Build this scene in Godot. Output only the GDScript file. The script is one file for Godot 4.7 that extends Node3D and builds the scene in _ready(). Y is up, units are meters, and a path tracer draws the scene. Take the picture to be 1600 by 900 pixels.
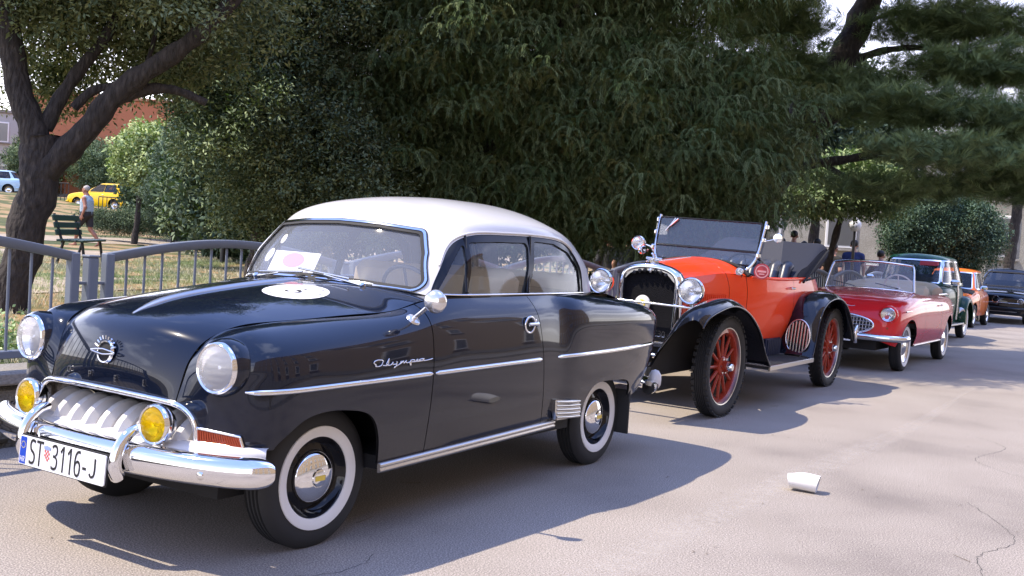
extends Node3D

# ---------------------------------------------------------------- mesh tools
class Mb:
	var p := PackedVector3Array()
	var n := PackedVector3Array()
	var uv := PackedVector2Array()
	var c := PackedColorArray()
	var t := PackedInt32Array()

	func add(o: Mb, x := Transform3D.IDENTITY) -> Mb:
		var b := p.size()
		var nb := x.basis.inverse().transposed()
		for i in o.p.size():
			p.append(x * o.p[i])
			n.append((nb * o.n[i]).normalized())
		uv.append_array(o.uv)
		c.append_array(o.c)
		for i in o.t:
			t.append(b + i)
		return self

	func quad(a: int, b: int, cc: int, d: int) -> void:
		t.append_array(PackedInt32Array([a, b, cc, a, cc, d]))

	func vert(a: Vector3, nn: Vector3, u := Vector2.ZERO) -> int:
		p.append(a)
		n.append(nn)
		uv.append(u)
		return p.size() - 1

	# a flat polygon (convex, any winding) facing nn
	func face(pts: Array, nn := Vector3.ZERO) -> void:
		var m := nn
		if m == Vector3.ZERO:
			m = (pts[1] - pts[0]).cross(pts[2] - pts[0]).normalized()
		var b := p.size()
		for q in pts:
			vert(q, m)
		for i in range(1, pts.size() - 1):
			t.append_array(PackedInt32Array([b, b + i, b + i + 1]))

	func mesh() -> ArrayMesh:
		var am := ArrayMesh.new()
		if t.is_empty():
			return am
		var k := t.size()
		for i in range(0, k, 3):
			var a := t[i]
			var b := t[i + 1]
			var d := t[i + 2]
			if (p[b] - p[a]).cross(p[d] - p[a]).dot(n[a] + n[b] + n[d]) > 0.0:
				t[i + 1] = d
				t[i + 2] = b
		var s := []
		s.resize(Mesh.ARRAY_MAX)
		s[Mesh.ARRAY_VERTEX] = p
		s[Mesh.ARRAY_NORMAL] = n
		if uv.size() == p.size():
			s[Mesh.ARRAY_TEX_UV] = uv
		if c.size() == p.size():
			s[Mesh.ARRAY_COLOR] = c
		s[Mesh.ARRAY_INDEX] = t
		am.add_surface_from_arrays(Mesh.PRIMITIVE_TRIANGLES, s)
		return am


# car axes: x forward, y left, z up -> node axes
func V(x: float, y: float, z: float) -> Vector3:
	return Vector3(x, z, -y)


func spl(ts: PackedFloat32Array, q: PackedVector3Array, us: PackedFloat32Array) -> PackedVector3Array:
	var k := q.size()
	var m := PackedVector3Array()
	m.resize(k)
	var c := PackedFloat32Array()
	c.resize(k)
	for i in range(1, k - 1):
		var h0 := ts[i] - ts[i - 1]
		var h1 := ts[i + 1] - ts[i]
		var rhs := ((q[i + 1] - q[i]) / h1 - (q[i] - q[i - 1]) / h0) * 6.0
		var b := 2.0 * (h0 + h1) - h0 * c[i - 1]
		c[i] = h1 / b
		m[i] = (rhs - m[i - 1] * h0) / b
	for i in range(k - 2, 0, -1):
		m[i] -= m[i + 1] * c[i]
	var out := PackedVector3Array()
	var s := 0
	for u in us:
		while s < k - 2 and u > ts[s + 1]:
			s += 1
		var h := ts[s + 1] - ts[s]
		var a := (ts[s + 1] - u) / h
		var b := 1.0 - a
		out.append(q[s] * a + q[s + 1] * b + (m[s] * (a * a * a - a) + m[s + 1] * (b * b * b - b)) * (h * h / 6.0))
	return out


func chord(rows: Array) -> PackedFloat32Array:
	var k: int = rows.size()
	var ts := PackedFloat32Array([0.0])
	for i in range(1, k):
		var d := 0.0
		for j in rows[i].size():
			d += sqrt(maxf(rows[i][j].distance_to(rows[i - 1][j]), 1e-4))
		ts.append(ts[-1] + d / rows[i].size())
	return ts


func ramp(a: float, b: float, k: int) -> PackedFloat32Array:
	var us := PackedFloat32Array()
	for i in k:
		us.append(lerpf(a, b, float(i) / (k - 1)))
	return us


func curve(pts: Array, k: int) -> PackedVector3Array:
	var q := PackedVector3Array(pts)
	var ts := PackedFloat32Array([0.0])
	for i in range(1, q.size()):
		ts.append(ts[-1] + sqrt(q[i].distance_to(q[i - 1])))
	return spl(ts, q, ramp(0, ts[-1], k))


func curve2(pts: Array, k: int) -> PackedVector2Array:
	var a := []
	for q in pts:
		a.append(Vector3(q.x, q.y, 0))
	var out := PackedVector2Array()
	for q in curve(a, k):
		out.append(Vector2(q.x, q.y))
	return out


# smooth surface through a grid of points; ghost rows / columns at the ends only steer the slope
func surf(rows: Array, nu: int, nv: int, gu0 := 0, gu1 := 0, gv0 := 0, gv1 := 0, flip := false) -> Mb:
	var ku: int = rows.size()
	var kv: int = rows[0].size()
	var cols := []
	for j in kv:
		var col := PackedVector3Array()
		for i in ku:
			col.append(rows[i][j])
		cols.append(col)
	var tu := chord(rows)
	var tv := chord(cols)
	var us := ramp(tu[gu0], tu[ku - 1 - gu1], nu)
	var vs := ramp(tv[gv0], tv[kv - 1 - gv1], nv)
	var mid := []
	for j in kv:
		mid.append(spl(tu, cols[j], us))
	var m := Mb.new()
	for i in nu:
		var r := PackedVector3Array()
		for j in kv:
			r.append(mid[j][i])
		m.p.append_array(spl(tv, r, vs))
	var sgn := -1.0 if flip else 1.0
	for i in nu:
		for j in nv:
			var a := m.p[mini(i + 1, nu - 1) * nv + j] - m.p[maxi(i - 1, 0) * nv + j]
			var b := m.p[i * nv + mini(j + 1, nv - 1)] - m.p[i * nv + maxi(j - 1, 0)]
			m.n.append(a.cross(b).normalized() * sgn)
			m.uv.append(Vector2(float(i) / (nu - 1), float(j) / (nv - 1)))
	for i in nu - 1:
		for j in nv - 1:
			m.quad(i * nv + j, i * nv + j + 1, (i + 1) * nv + j + 1, (i + 1) * nv + j)
	return m


func clip(m: Mb, d: PackedFloat32Array) -> Mb:   # keeps d >= 0
	var o := Mb.new()
	var at := {}
	var has_c := m.c.size() == m.p.size()
	var get_v := func(a: int, b: int) -> int:
		var key := mini(a, b) * 4000000 + maxi(a, b)
		if at.has(key):
			return at[key]
		var w := 0.0 if a == b else d[a] / (d[a] - d[b])
		o.p.append(m.p[a].lerp(m.p[b], w))
		o.n.append(m.n[a].lerp(m.n[b], w).normalized())
		o.uv.append(m.uv[a].lerp(m.uv[b], w))
		if has_c:
			o.c.append(m.c[a].lerp(m.c[b], w))
		at[key] = o.p.size() - 1
		return o.p.size() - 1
	for k in range(0, m.t.size(), 3):
		var ids := [m.t[k], m.t[k + 1], m.t[k + 2]]
		var ring := []
		for e in 3:
			var a: int = ids[e]
			var b: int = ids[(e + 1) % 3]
			if d[a] >= 0.0:
				ring.append(get_v.call(a, a))
			if (d[a] >= 0.0) != (d[b] >= 0.0):
				ring.append(get_v.call(a, b))
		for e in range(1, ring.size() - 1):
			o.t.append_array(PackedInt32Array([ring[0], ring[e], ring[e + 1]]))
	return o


func cut(m: Mb, f: Callable) -> Mb:
	var d := PackedFloat32Array()
	for q in m.p:
		d.append(f.call(q))
	return clip(m, d)


func inset(m: Mb, by: float) -> Mb:
	var o := Mb.new()
	o.add(m)
	for i in o.p.size():
		o.p[i] += o.n[i] * by
	return o


func mirror(m: Mb) -> Mb:
	var o := Mb.new()
	o.add(m)
	for i in o.p.size():
		o.p[i].z = -o.p[i].z
		o.n[i].z = -o.n[i].z
	return o


func both(m: Mb) -> Mb:
	return Mb.new().add(m).add(mirror(m))


# signed distance to a polygon, negative inside
func sdp(g: PackedVector2Array, q: Vector2) -> float:
	var k := g.size()
	var d := 1e9
	var s := 1.0
	for i in k:
		var a := g[i]
		var b := g[(i + k - 1) % k]
		var e := b - a
		var w := q - a
		var h := w - e * clampf(w.dot(e) / e.length_squared(), 0.0, 1.0)
		d = minf(d, h.length_squared())
		var c1 := q.y >= a.y
		var c2 := q.y < b.y
		var c3 := e.x * w.y > e.y * w.x
		if (c1 and c2 and c3) or (not c1 and not c2 and not c3):
			s = -s
	return s * sqrt(d)


func frame_at(path: PackedVector3Array, i: int, closed: bool) -> Vector3:
	var k := path.size()
	var a := path[(i - 1 + k) % k] if closed or i > 0 else path[i]
	var b := path[(i + 1) % k] if closed or i < k - 1 else path[i]
	return (b - a).normalized()


func tube(path: PackedVector3Array, r: Variant, seg := 8, closed := false, flat := 1.0, up := Vector3.ZERO) -> Mb:
	var m := Mb.new()
	var k := path.size()
	var side := Vector3.ZERO
	var len := 0.0
	for i in k:
		var t := frame_at(path, i, closed)
		if up != Vector3.ZERO:
			side = t.cross(up).normalized()
		elif side == Vector3.ZERO:
			side = t.cross(Vector3(0.13, 1, 0.21)).normalized()
		else:
			side = (side - t * side.dot(t)).normalized()
		var other := side.cross(t).normalized()
		var rr: float = r if r is float else r[i]
		if i > 0:
			len += path[i].distance_to(path[i - 1])
		for j in seg + 1:
			var a := TAU * j / seg
			m.vert(path[i] + (side * cos(a) + other * sin(a) * flat) * rr, (side * cos(a) * flat + other * sin(a)).normalized(), Vector2(float(j) / seg * 0.6, len))
	var w := seg + 1
	for i in (k if closed else k - 1):
		var i2 := (i + 1) % k
		for j in seg:
			m.quad(i * w + j, i * w + j + 1, i2 * w + j + 1, i2 * w + j)
	if not closed:
		for e in [0, k - 1]:
			var t := frame_at(path, e, false) * (-1.0 if e == 0 else 1.0)
			var c := m.vert(path[e], t)
			for j in seg:
				var a := m.vert(m.p[e * w + j], t)
				var b := m.vert(m.p[e * w + j + 1], t)
				m.t.append_array(PackedInt32Array([c, a, b]))
	return m


func bar(a: Vector3, b: Vector3, r0: float, r1 := -1.0, seg := 8) -> Mb:
	return tube(PackedVector3Array([a, b]), PackedFloat32Array([r0, r1 if r1 >= 0.0 else r0]), seg)


# sweep an open profile (x sideways, y along the given normal) along a path
func sweep(path: PackedVector3Array, nor: Variant, prof: Array, sc: Variant = null, closed := false) -> Mb:
	var m := Mb.new()
	var k := path.size()
	var w := prof.size()
	for i in k:
		var t := frame_at(path, i, closed)
		var nn: Vector3 = nor if nor is Vector3 else nor[i]
		nn = (nn - t * nn.dot(t)).normalized()
		var side := t.cross(nn)
		var s: float = 1.0 if sc == null else sc[i]
		for j in w:
			var q: Vector2 = prof[j]
			var d: Vector2 = prof[mini(j + 1, w - 1)] - prof[maxi(j - 1, 0)]
			var nv := Vector2(-d.y, d.x).normalized()
			m.vert(path[i] + (side * q.x + nn * q.y) * s, (side * nv.x + nn * nv.y).normalized(), Vector2(float(j) / (w - 1), float(i) / (k - 1)))
	for i in (k if closed else k - 1):
		var i2 := (i + 1) % k
		for j in w - 1:
			m.quad(i * w + j, i * w + j + 1, i2 * w + j + 1, i2 * w + j)
	if not closed:
		for e in [0, k - 1]:
			var pts := []
			for j in w:
				pts.append(m.p[e * w + j])
			m.face(pts, frame_at(path, e, false) * (-1.0 if e == 0 else 1.0))
	return m


func hump(w: float, h: float, k := 7) -> Array:   # half-ellipse profile
	var a := []
	for i in k:
		var t := PI * (1.0 - float(i) / (k - 1))
		a.append(Vector2(cos(t) * w * 0.5, sin(t) * h))
	return a


# turned shape about +y: profile of (radius, height)
func lathe(prof: Array, seg := 32, arc := TAU) -> Mb:
	var m := Mb.new()
	for i in prof.size() - 1:
		var a: Vector2 = prof[i]
		var b: Vector2 = prof[i + 1]
		if a.distance_to(b) < 1e-6:
			continue
		var d := (b - a).normalized()
		var na := d
		var nb := d
		if i > 0:
			var e: Vector2 = (a - prof[i - 1]).normalized()
			if e.dot(d) > 0.75:
				na = (e + d).normalized()
		if i < prof.size() - 2:
			var e: Vector2 = (prof[i + 2] - b).normalized()
			if e.dot(d) > 0.75:
				nb = (e + d).normalized()
		var base := m.p.size()
		for j in seg + 1:
			var t := arc * j / seg
			var c := Vector3(cos(t), 0, sin(t))
			m.vert(c * a.x + Vector3(0, a.y, 0), c * na.y + Vector3(0, -na.x, 0), Vector2(float(j) / seg, float(i) / prof.size()))
			m.vert(c * b.x + Vector3(0, b.y, 0), c * nb.y + Vector3(0, -nb.x, 0), Vector2(float(j) / seg, float(i + 1) / prof.size()))
		for j in seg:
			m.quad(base + j * 2, base + j * 2 + 1, base + j * 2 + 3, base + j * 2 + 2)
	return m


# turned shape whose +y axis points along dir, at c
func turned(prof: Array, c: Vector3, dir: Vector3, seg := 32) -> Mb:
	return Mb.new().add(lathe(prof, seg), Transform3D(axis_basis(dir), c))


func axis_basis(dir: Vector3) -> Basis:
	var y := dir.normalized()
	var h := Vector3(0, 1, 0) if absf(y.y) < 0.9 else Vector3(1, 0, 0)
	var x := h.cross(y).normalized()
	return Basis(x, y, x.cross(y))


func box(c: Vector3, s: Vector3, bevel := 0.0, basis := Basis.IDENTITY) -> Mb:
	var m := Mb.new()
	var h := s * 0.5
	var bv := minf(bevel, minf(h.x, minf(h.y, h.z)) * 0.9)
	var at := func(sx: float, sy: float, sz: float, ax: int) -> Vector3:
		var q := Vector3(sx * (h.x - (0.0 if ax == 0 else bv)), sy * (h.y - (0.0 if ax == 1 else bv)), sz * (h.z - (0.0 if ax == 2 else bv)))
		return c + basis * q
	var sg := [-1.0, 1.0]
	for s0 in sg:
		m.face([at.call(s0, -1, -1, 0), at.call(s0, 1, -1, 0), at.call(s0, 1, 1, 0), at.call(s0, -1, 1, 0)], basis * Vector3(s0, 0, 0))
		m.face([at.call(-1, s0, -1, 1), at.call(1, s0, -1, 1), at.call(1, s0, 1, 1), at.call(-1, s0, 1, 1)], basis * Vector3(0, s0, 0))
		m.face([at.call(-1, -1, s0, 2), at.call(1, -1, s0, 2), at.call(1, 1, s0, 2), at.call(-1, 1, s0, 2)], basis * Vector3(0, 0, s0))
	if bv > 0.0:
		for a in sg:
			for b in sg:
				m.face([at.call(a, b, -1, 0), at.call(a, b, 1, 0), at.call(a, b, 1, 1), at.call(a, b, -1, 1)], basis * Vector3(a, b, 0).normalized())
				m.face([at.call(a, -1, b, 0), at.call(a, 1, b, 0), at.call(a, 1, b, 2), at.call(a, -1, b, 2)], basis * Vector3(a, 0, b).normalized())
				m.face([at.call(-1, a, b, 1), at.call(1, a, b, 1), at.call(1, a, b, 2), at.call(-1, a, b, 2)], basis * Vector3(0, a, b).normalized())
				for d in sg:
					m.face([at.call(a, b, d, 0), at.call(a, b, d, 1), at.call(a, b, d, 2)], basis * Vector3(a, b, d).normalized())
	return m


func bx(x0: float, x1: float, y0: float, y1: float, z0: float, z1: float, bevel := 0.0) -> Mb:   # box in car axes
	return box(V((x0 + x1) / 2, (y0 + y1) / 2, (z0 + z1) / 2), Vector3(absf(x1 - x0), absf(z1 - z0), absf(y1 - y0)), bevel)


# plate cut to an outline: from depth 0 to d along local z
func prism(g: PackedVector2Array, d: float, x := Transform3D.IDENTITY) -> Mb:
	var m := Mb.new()
	var ids := Geometry2D.triangulate_polygon(g)
	for s in 2:
		var b := m.p.size()
		for q in g:
			m.vert(Vector3(q.x, q.y, d * s), Vector3(0, 0, -1 if s == 0 else 1), q)
		for i in ids:
			m.t.append(b + i)
	for i in g.size():
		var a := g[i]
		var b := g[(i + 1) % g.size()]
		var mid := (a + b) * 0.5
		var nn := Vector2(b.y - a.y, a.x - b.x).normalized()
		if Geometry2D.is_point_in_polygon(mid + nn * 0.0005, g):
			nn = -nn
		m.face([Vector3(a.x, a.y, 0), Vector3(b.x, b.y, 0), Vector3(b.x, b.y, d), Vector3(a.x, a.y, d)], Vector3(nn.x, nn.y, 0))
	return Mb.new().add(m, x)


# prism standing in the car's x-z plane, between y0 and y1
func side_plate(g: PackedVector2Array, y0: float, y1: float) -> Mb:
	return prism(g, y1 - y0, Transform3D(Basis(Vector3(1, 0, 0), Vector3(0, 1, 0), Vector3(0, 0, -1)), Vector3(0, 0, -y0)))


func round_rect(w: float, h: float, r: float, k := 5) -> PackedVector2Array:
	var g := PackedVector2Array()
	for c in [[1, 1, 0.0], [-1, 1, 0.5], [-1, -1, 1.0], [1, -1, 1.5]]:
		for i in k:
			var a: float = PI * (c[2] + 0.5 * i / (k - 1))
			g.append(Vector2(c[0] * (w / 2 - r) + cos(a) * r, c[1] * (h / 2 - r) + sin(a) * r))
	return g


func ellipse(w: float, h: float, k := 24) -> PackedVector2Array:
	var g := PackedVector2Array()
	for i in k:
		g.append(Vector2(cos(TAU * i / k) * w / 2, sin(TAU * i / k) * h / 2))
	return g


func lettering(s: String, size: float, depth: float, wide := 1.0, face := "Droid Sans") -> Mb:
	var tm := TextMesh.new()
	var f := SystemFont.new()
	f.font_names = PackedStringArray([face])
	tm.font = f
	tm.text = s
	tm.font_size = 64
	tm.pixel_size = size / 64.0 * 1.4
	tm.depth = depth
	var a := tm.get_mesh_arrays()
	var m := Mb.new()
	m.p = a[Mesh.ARRAY_VERTEX]
	m.n = a[Mesh.ARRAY_NORMAL]
	m.t = a[Mesh.ARRAY_INDEX]
	for i in m.p.size():
		m.p[i].x *= wide
		m.uv.append(Vector2.ZERO)
	return m


# ---------------------------------------------------------------- things and parts
var taken := {}


func numbered(called: String) -> String:
	var k: int = taken.get(called, 0)
	taken[called] = k + 1
	return called if k == 0 else "%s_%03d" % [called, k]


func tag(o: Node, label: String, category: String, group := "", kind := "") -> Node:
	if label:
		o.set_meta("label", label)
	if category:
		o.set_meta("category", category)
	if group:
		o.set_meta("group", group)
	if kind:
		o.set_meta("kind", kind)
	return o


func thing(called: String, label: String, category: String, at := Transform3D.IDENTITY, group := "") -> Node3D:
	var o := Node3D.new()
	o.name = numbered(called)
	add_child(o)
	o.transform = at
	tag(o, label, category, group)
	return o


func part(called: String, m: Variant, mt: Material, parent: Node = null, label := "") -> MeshInstance3D:
	var o := MeshInstance3D.new()
	o.mesh = m.mesh() if m is Mb else m
	o.material_override = mt
	if parent == null:
		o.name = numbered(called)
		add_child(o)
	else:
		var k := 0
		var nm := called
		while parent.has_node(NodePath(nm)):
			k += 1
			nm = "%s_%03d" % [called, k]
		o.name = nm
		parent.add_child(o)
	if label:
		o.set_meta("label", label)
	return o


func structure(called: String, m: Variant, mt: Material, label := "") -> MeshInstance3D:
	var o := part(called, m, mt)
	o.set_meta("kind", "structure")
	if label:
		o.set_meta("label", label)
	return o


# ---------------------------------------------------------------- materials
func lin(r: float, g: float, b: float, a := 1.0) -> Color:
	var c := Color(r, g, b).linear_to_srgb()
	c.a = a
	return c


func mat(c: Color, rough := 0.6, metal := 0.0, coat := 0.0) -> StandardMaterial3D:
	var m := StandardMaterial3D.new()
	m.albedo_color = c
	m.roughness = rough
	m.metallic = metal
	m.cull_mode = BaseMaterial3D.CULL_DISABLED
	if coat > 0.0:
		m.clearcoat_enabled = true
		m.clearcoat = coat
		m.clearcoat_roughness = 0.03
		m.metallic_specular = 0.12
	return m


func pane(c: Color, alpha: float) -> StandardMaterial3D:
	var m := mat(Color(c.r, c.g, c.b, alpha), 0.02)
	m.transparency = BaseMaterial3D.TRANSPARENCY_ALPHA
	return m


func noise_tex(freq: float, ramp_c: Array, size := 512, sd := 1, oct := 4, type := FastNoiseLite.TYPE_SIMPLEX_SMOOTH, as_normal := 0.0) -> NoiseTexture2D:
	var f := FastNoiseLite.new()
	f.seed = sd
	f.frequency = freq
	f.noise_type = type
	f.fractal_octaves = oct
	var t := NoiseTexture2D.new()
	t.width = size
	t.height = size
	t.seamless = true
	t.noise = f
	if as_normal > 0.0:
		t.as_normal_map = true
		t.bump_strength = as_normal
	elif ramp_c.size():
		var g := Gradient.new()
		g.offsets = PackedFloat32Array()
		var off := PackedFloat32Array()
		var cols := PackedColorArray()
		for s in ramp_c:
			off.append(s[0])
			cols.append(s[1])
		g.offsets = off
		g.colors = cols
		t.color_ramp = g
	return t


# world-mapped grainy surface: fine colour noise, a coarse noise over it, and relief
func ground_mat(fine: Array, coarse: Array, metres: float, coarse_m: float, rough: float, relief: float, sd := 3, freq := 0.06) -> StandardMaterial3D:
	var m := mat(Color.WHITE, rough)
	m.albedo_texture = noise_tex(freq, fine, 1024, sd, 3)
	m.uv1_triplanar = true
	m.uv1_world_triplanar = true
	m.uv1_scale = Vector3.ONE / metres
	if coarse.size():
		m.detail_enabled = true
		m.detail_albedo = noise_tex(0.008, coarse, 512, sd + 7, 5)
		m.detail_blend_mode = BaseMaterial3D.BLEND_MODE_MUL
		m.detail_uv_layer = BaseMaterial3D.DETAIL_UV_2
		m.uv2_triplanar = true
		m.uv2_world_triplanar = true
		m.uv2_scale = Vector3.ONE / coarse_m
	if relief > 0.0:
		m.heightmap_enabled = true
		m.heightmap_texture = noise_tex(freq, [], 1024, sd, 3)
		m.heightmap_scale = relief
	return m


# ---------------------------------------------------------------- the place
var M := {}
const YAW := 0.5662                      # the kerb line runs this far off the view axis
const ORIGIN := Vector3(-1.324, 0.0, -4.769)


# road axes (x along the kerb towards the viewer, y towards the roadway, z up), origin under the saloon's front axle
func road_frame(x := 0.0, y := 0.0, z := 0.0, turn := 0.0) -> Transform3D:
	var b := Basis(Vector3.UP, -(PI / 2.0 + YAW))
	return Transform3D(b * Basis(Vector3.UP, turn), ORIGIN + b * V(x, y, z))


func _ready() -> void:
	var t0 := Time.get_ticks_msec()
	var cam := Camera3D.new()
	cam.name = "camera"
	cam.fov = rad_to_deg(2.0 * atan(450.0 / 1651.5))
	cam.near = 0.05
	cam.far = 1500.0
	cam.position = Vector3(0, 1.338, 0)
	cam.rotation = Vector3(-0.0429, 0, 0.0649)
	add_child(cam)
	cam.current = true

	var env := Environment.new()
	env.background_mode = Environment.BG_SKY
	var sky := Sky.new()
	var sm := ProceduralSkyMaterial.new()
	sm.sky_top_color = Color(0.42, 0.51, 0.74)
	sm.sky_horizon_color = Color(0.92, 0.90, 0.89)
	sm.sky_curve = 0.18
	sm.ground_bottom_color = Color(0.25, 0.24, 0.23)
	sm.ground_horizon_color = Color(0.55, 0.56, 0.58)
	sm.sun_angle_max = 6.0
	sm.sky_cover = sky_clouds()
	sm.sky_energy_multiplier = 1.5
	sky.sky_material = sm
	env.sky = sky
	env.tonemap_mode = Environment.TONE_MAPPER_LINEAR
	env.tonemap_exposure = 1.5
	env.sdfgi_enabled = true
	env.ssao_enabled = true
	env.ssil_enabled = true
	var we := WorldEnvironment.new()
	we.name = "world_environment"
	we.environment = env
	add_child(we)

	var sun := DirectionalLight3D.new()
	sun.name = "sun"
	sun.light_energy = 1.6
	sun.light_color = Color(1.0, 0.945, 0.86)
	sun.light_angular_distance = 0.53
	sun.shadow_enabled = true
	add_child(sun)
	sun.look_at_from_position(Vector3.ZERO, Vector3(0.642, -1.0, -0.078), Vector3.UP)

	make_materials()
	build_ground()
	print("ground ", Time.get_ticks_msec() - t0)
	build_trees()
	print("trees ", Time.get_ticks_msec() - t0)
	bench(Transform3D(Basis(Vector3.UP, -1.42), Vector3(-7.72, 0.43, -18.9)))
	build_saloon(road_frame())
	print("saloon ", Time.get_ticks_msec() - t0)
	build_roadster(Transform3D(Basis(Vector3.UP, -(PI / 2.0 + 0.56)) * Basis(Vector3(1, 0, 0), -0.024), Vector3(1.143, 0.018, -9.195)))
	build_convertible(Transform3D(Basis(Vector3.UP, -(PI / 2.0 + YAW)), Vector3(4.50, 0, -14.118)))
	build_far_cars()
	build_litter()
	print("cars ", Time.get_ticks_msec() - t0)
	build_buildings()
	build_people()
	print("people ", Time.get_ticks_msec() - t0)


func worn_paint() -> Texture2D:   # what is left of an old painted line: specks that thin out to its edges
	var f := FastNoiseLite.new()
	f.seed = 4
	f.frequency = 0.22
	f.fractal_octaves = 3
	var im := Image.create(1024, 64, false, Image.FORMAT_RGBA8)
	for x in 1024:
		for y in 64:
			var e := 1.0 - absf(y - 31.5) / 32.0
			var a := smoothstep(-0.25, 0.5, f.get_noise_2d(x * 1.3, y * 1.3) + 0.5 * f.get_noise_2d(x * 0.12, y * 0.2 + 300.0)) * smoothstep(0.0, 0.75, e)
			im.set_pixel(x, y, Color(1, 1, 1, a * 0.55))
	return ImageTexture.create_from_image(im)


func sky_clouds() -> Texture2D:
	var f := FastNoiseLite.new()
	f.seed = 11
	f.noise_type = FastNoiseLite.TYPE_SIMPLEX_SMOOTH
	f.fractal_octaves = 5
	f.frequency = 1.0
	var im := Image.create(1024, 512, false, Image.FORMAT_RGBA8)
	for y in 256:
		var el := PI * (0.5 - (y + 0.5) / 512.0)
		for x in 1024:
			var az := TAU * (x + 0.5) / 1024.0
			var d := Vector3(cos(el) * cos(az), sin(el), cos(el) * sin(az))
			var k := 1.0 / (0.16 + d.y)
			var v := f.get_noise_3d(d.x * k * 0.8, 3.0, d.z * k * 0.8) + 0.25 * f.get_noise_3d(d.x * k * 3.1, 9.0, d.z * k * 3.1)
			var a := smoothstep(0.02, 0.42, v) * smoothstep(0.0, 0.1, d.y)
			im.set_pixel(x, y, Color(0.80, 0.81, 0.83, a * 0.9))
	return ImageTexture.create_from_image(im)


func make_materials() -> void:
	M.navy = mat(lin(0.0030, 0.0060, 0.0160), 0.22, 0.0, 1.0)
	M.black = mat(lin(0.008, 0.008, 0.009), 0.8)
	M.black_gloss = mat(lin(0.008, 0.008, 0.010), 0.15, 0.0, 0.6)
	M.rubber = mat(lin(0.018, 0.018, 0.019), 0.75)
	M.white_rubber = mat(lin(0.72, 0.70, 0.67), 0.55)
	M.chrome = mat(lin(0.80, 0.80, 0.81), 0.06, 1.0)
	M.chrome_dull = mat(lin(0.62, 0.62, 0.62), 0.22, 1.0)
	M.mirror = mat(lin(0.86, 0.86, 0.87), 0.2, 1.0)
	M.white_chrome = mat(lin(0.70, 0.68, 0.67), 0.18, 0.85)
	M.steel = mat(lin(0.55, 0.53, 0.50), 0.28, 1.0)
	M.lens = pane(Color(0.95, 0.95, 0.96), 0.30)
	M.yellow_glass = mat(lin(0.95, 0.62, 0.005, 0.25), 0.06)
	M.yellow_glass.refraction_enabled = true
	M.yellow_glass.refraction_scale = 0.03
	M.amber = mat(lin(0.34, 0.06, 0.025), 0.2, 0.0, 0.6)
	M.white_enamel = mat(lin(0.60, 0.585, 0.575), 0.25, 0.0, 0.5)
	M.cream = mat(lin(0.62, 0.605, 0.58), 0.28, 0.0, 0.8)
	M.lining = mat(lin(0.14, 0.13, 0.115), 0.9)
	M.glass = pane(Color(0.86, 0.88, 0.92), 0.14)
	M.side_glass = pane(Color(0.78, 0.84, 0.86), 0.05)
	M.tan_cloth = mat(lin(0.36, 0.29, 0.19), 0.85)
	M.dash = mat(lin(0.02, 0.028, 0.045), 0.4)
	M.white_paper = mat(lin(0.70, 0.69, 0.68), 0.7)
	M.pink_print = mat(lin(0.62, 0.20, 0.27), 0.6)
	M.grey_print = mat(lin(0.30, 0.30, 0.32), 0.6)
	M.yellow_paint = mat(lin(0.75, 0.55, 0.08), 0.4)
	M.plate_white = mat(lin(0.78, 0.78, 0.78), 0.35)
	M.plate_blue = mat(lin(0.015, 0.06, 0.42), 0.35)
	M.plate_blue_pale = mat(lin(0.25, 0.32, 0.55), 0.35)
	M.plate_yellow = mat(lin(0.75, 0.6, 0.05), 0.35)
	M.plate_red = mat(lin(0.62, 0.12, 0.10), 0.35)
	M.faded_paint = mat(lin(0.37, 0.33, 0.305), 0.9)
	M.worn_line = mat(lin(0.52, 0.47, 0.42), 0.9)
	M.worn_line.transparency = BaseMaterial3D.TRANSPARENCY_ALPHA
	M.worn_line.albedo_texture = worn_paint()
	M.concrete = ground_mat([[0.0, lin(0.20, 0.19, 0.18)], [0.5, lin(0.36, 0.34, 0.32)], [1.0, lin(0.48, 0.46, 0.43)]], [[0.0, Color(0.75, 0.74, 0.72)], [1.0, Color(1, 1, 1)]], 1.1, 3.0, 0.9, 0.3, 21)
	M.rough_stone = ground_mat([[0.0, lin(0.10, 0.09, 0.08)], [0.5, lin(0.22, 0.195, 0.17)], [1.0, lin(0.36, 0.33, 0.29)]], [[0.0, Color(0.7, 0.7, 0.66)], [1.0, Color(1, 1, 1)]], 0.7, 1.6, 0.95, 1.2, 31, 0.03)
	M.soil = ground_mat([[0.0, lin(0.12, 0.10, 0.07)], [1.0, lin(0.24, 0.20, 0.14)]], [], 6.0, 20.0, 0.95, 0.0, 41)
	M.gravel = ground_mat([[0.0, lin(0.28, 0.225, 0.165)], [0.5, lin(0.40, 0.335, 0.25)], [1.0, lin(0.50, 0.43, 0.33)]], [[0.0, Color(0.8, 0.78, 0.75)], [1.0, Color(1, 1, 1)]], 1.3, 6.0, 0.95, 0.3, 51)
	M.lawn = ground_mat([[0.0, lin(0.17, 0.115, 0.06)], [0.4, lin(0.28, 0.195, 0.11)], [0.62, lin(0.36, 0.26, 0.155)], [1.0, lin(0.42, 0.32, 0.20)]], [[0.0, Color(0.30, 0.46, 0.19)], [0.47, Color(0.46, 0.60, 0.28)], [0.60, Color(0.95, 0.90, 0.78)], [1.0, Color(1, 1, 1)]], 1.6, 11.0, 0.95, 0.5, 61)
	M.fence_paint = mat(lin(0.145, 0.165, 0.20), 0.5)
	M.bench_green = mat(lin(0.02, 0.055, 0.04), 0.45)
	M.black_iron = mat(lin(0.012, 0.012, 0.013), 0.5)
	M.clear_lens = pane(Color(0.95, 0.96, 0.98), 0.10)
	M.orange = mat(lin(0.80, 0.062, 0.014), 0.30, 0.0, 0.45)
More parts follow.
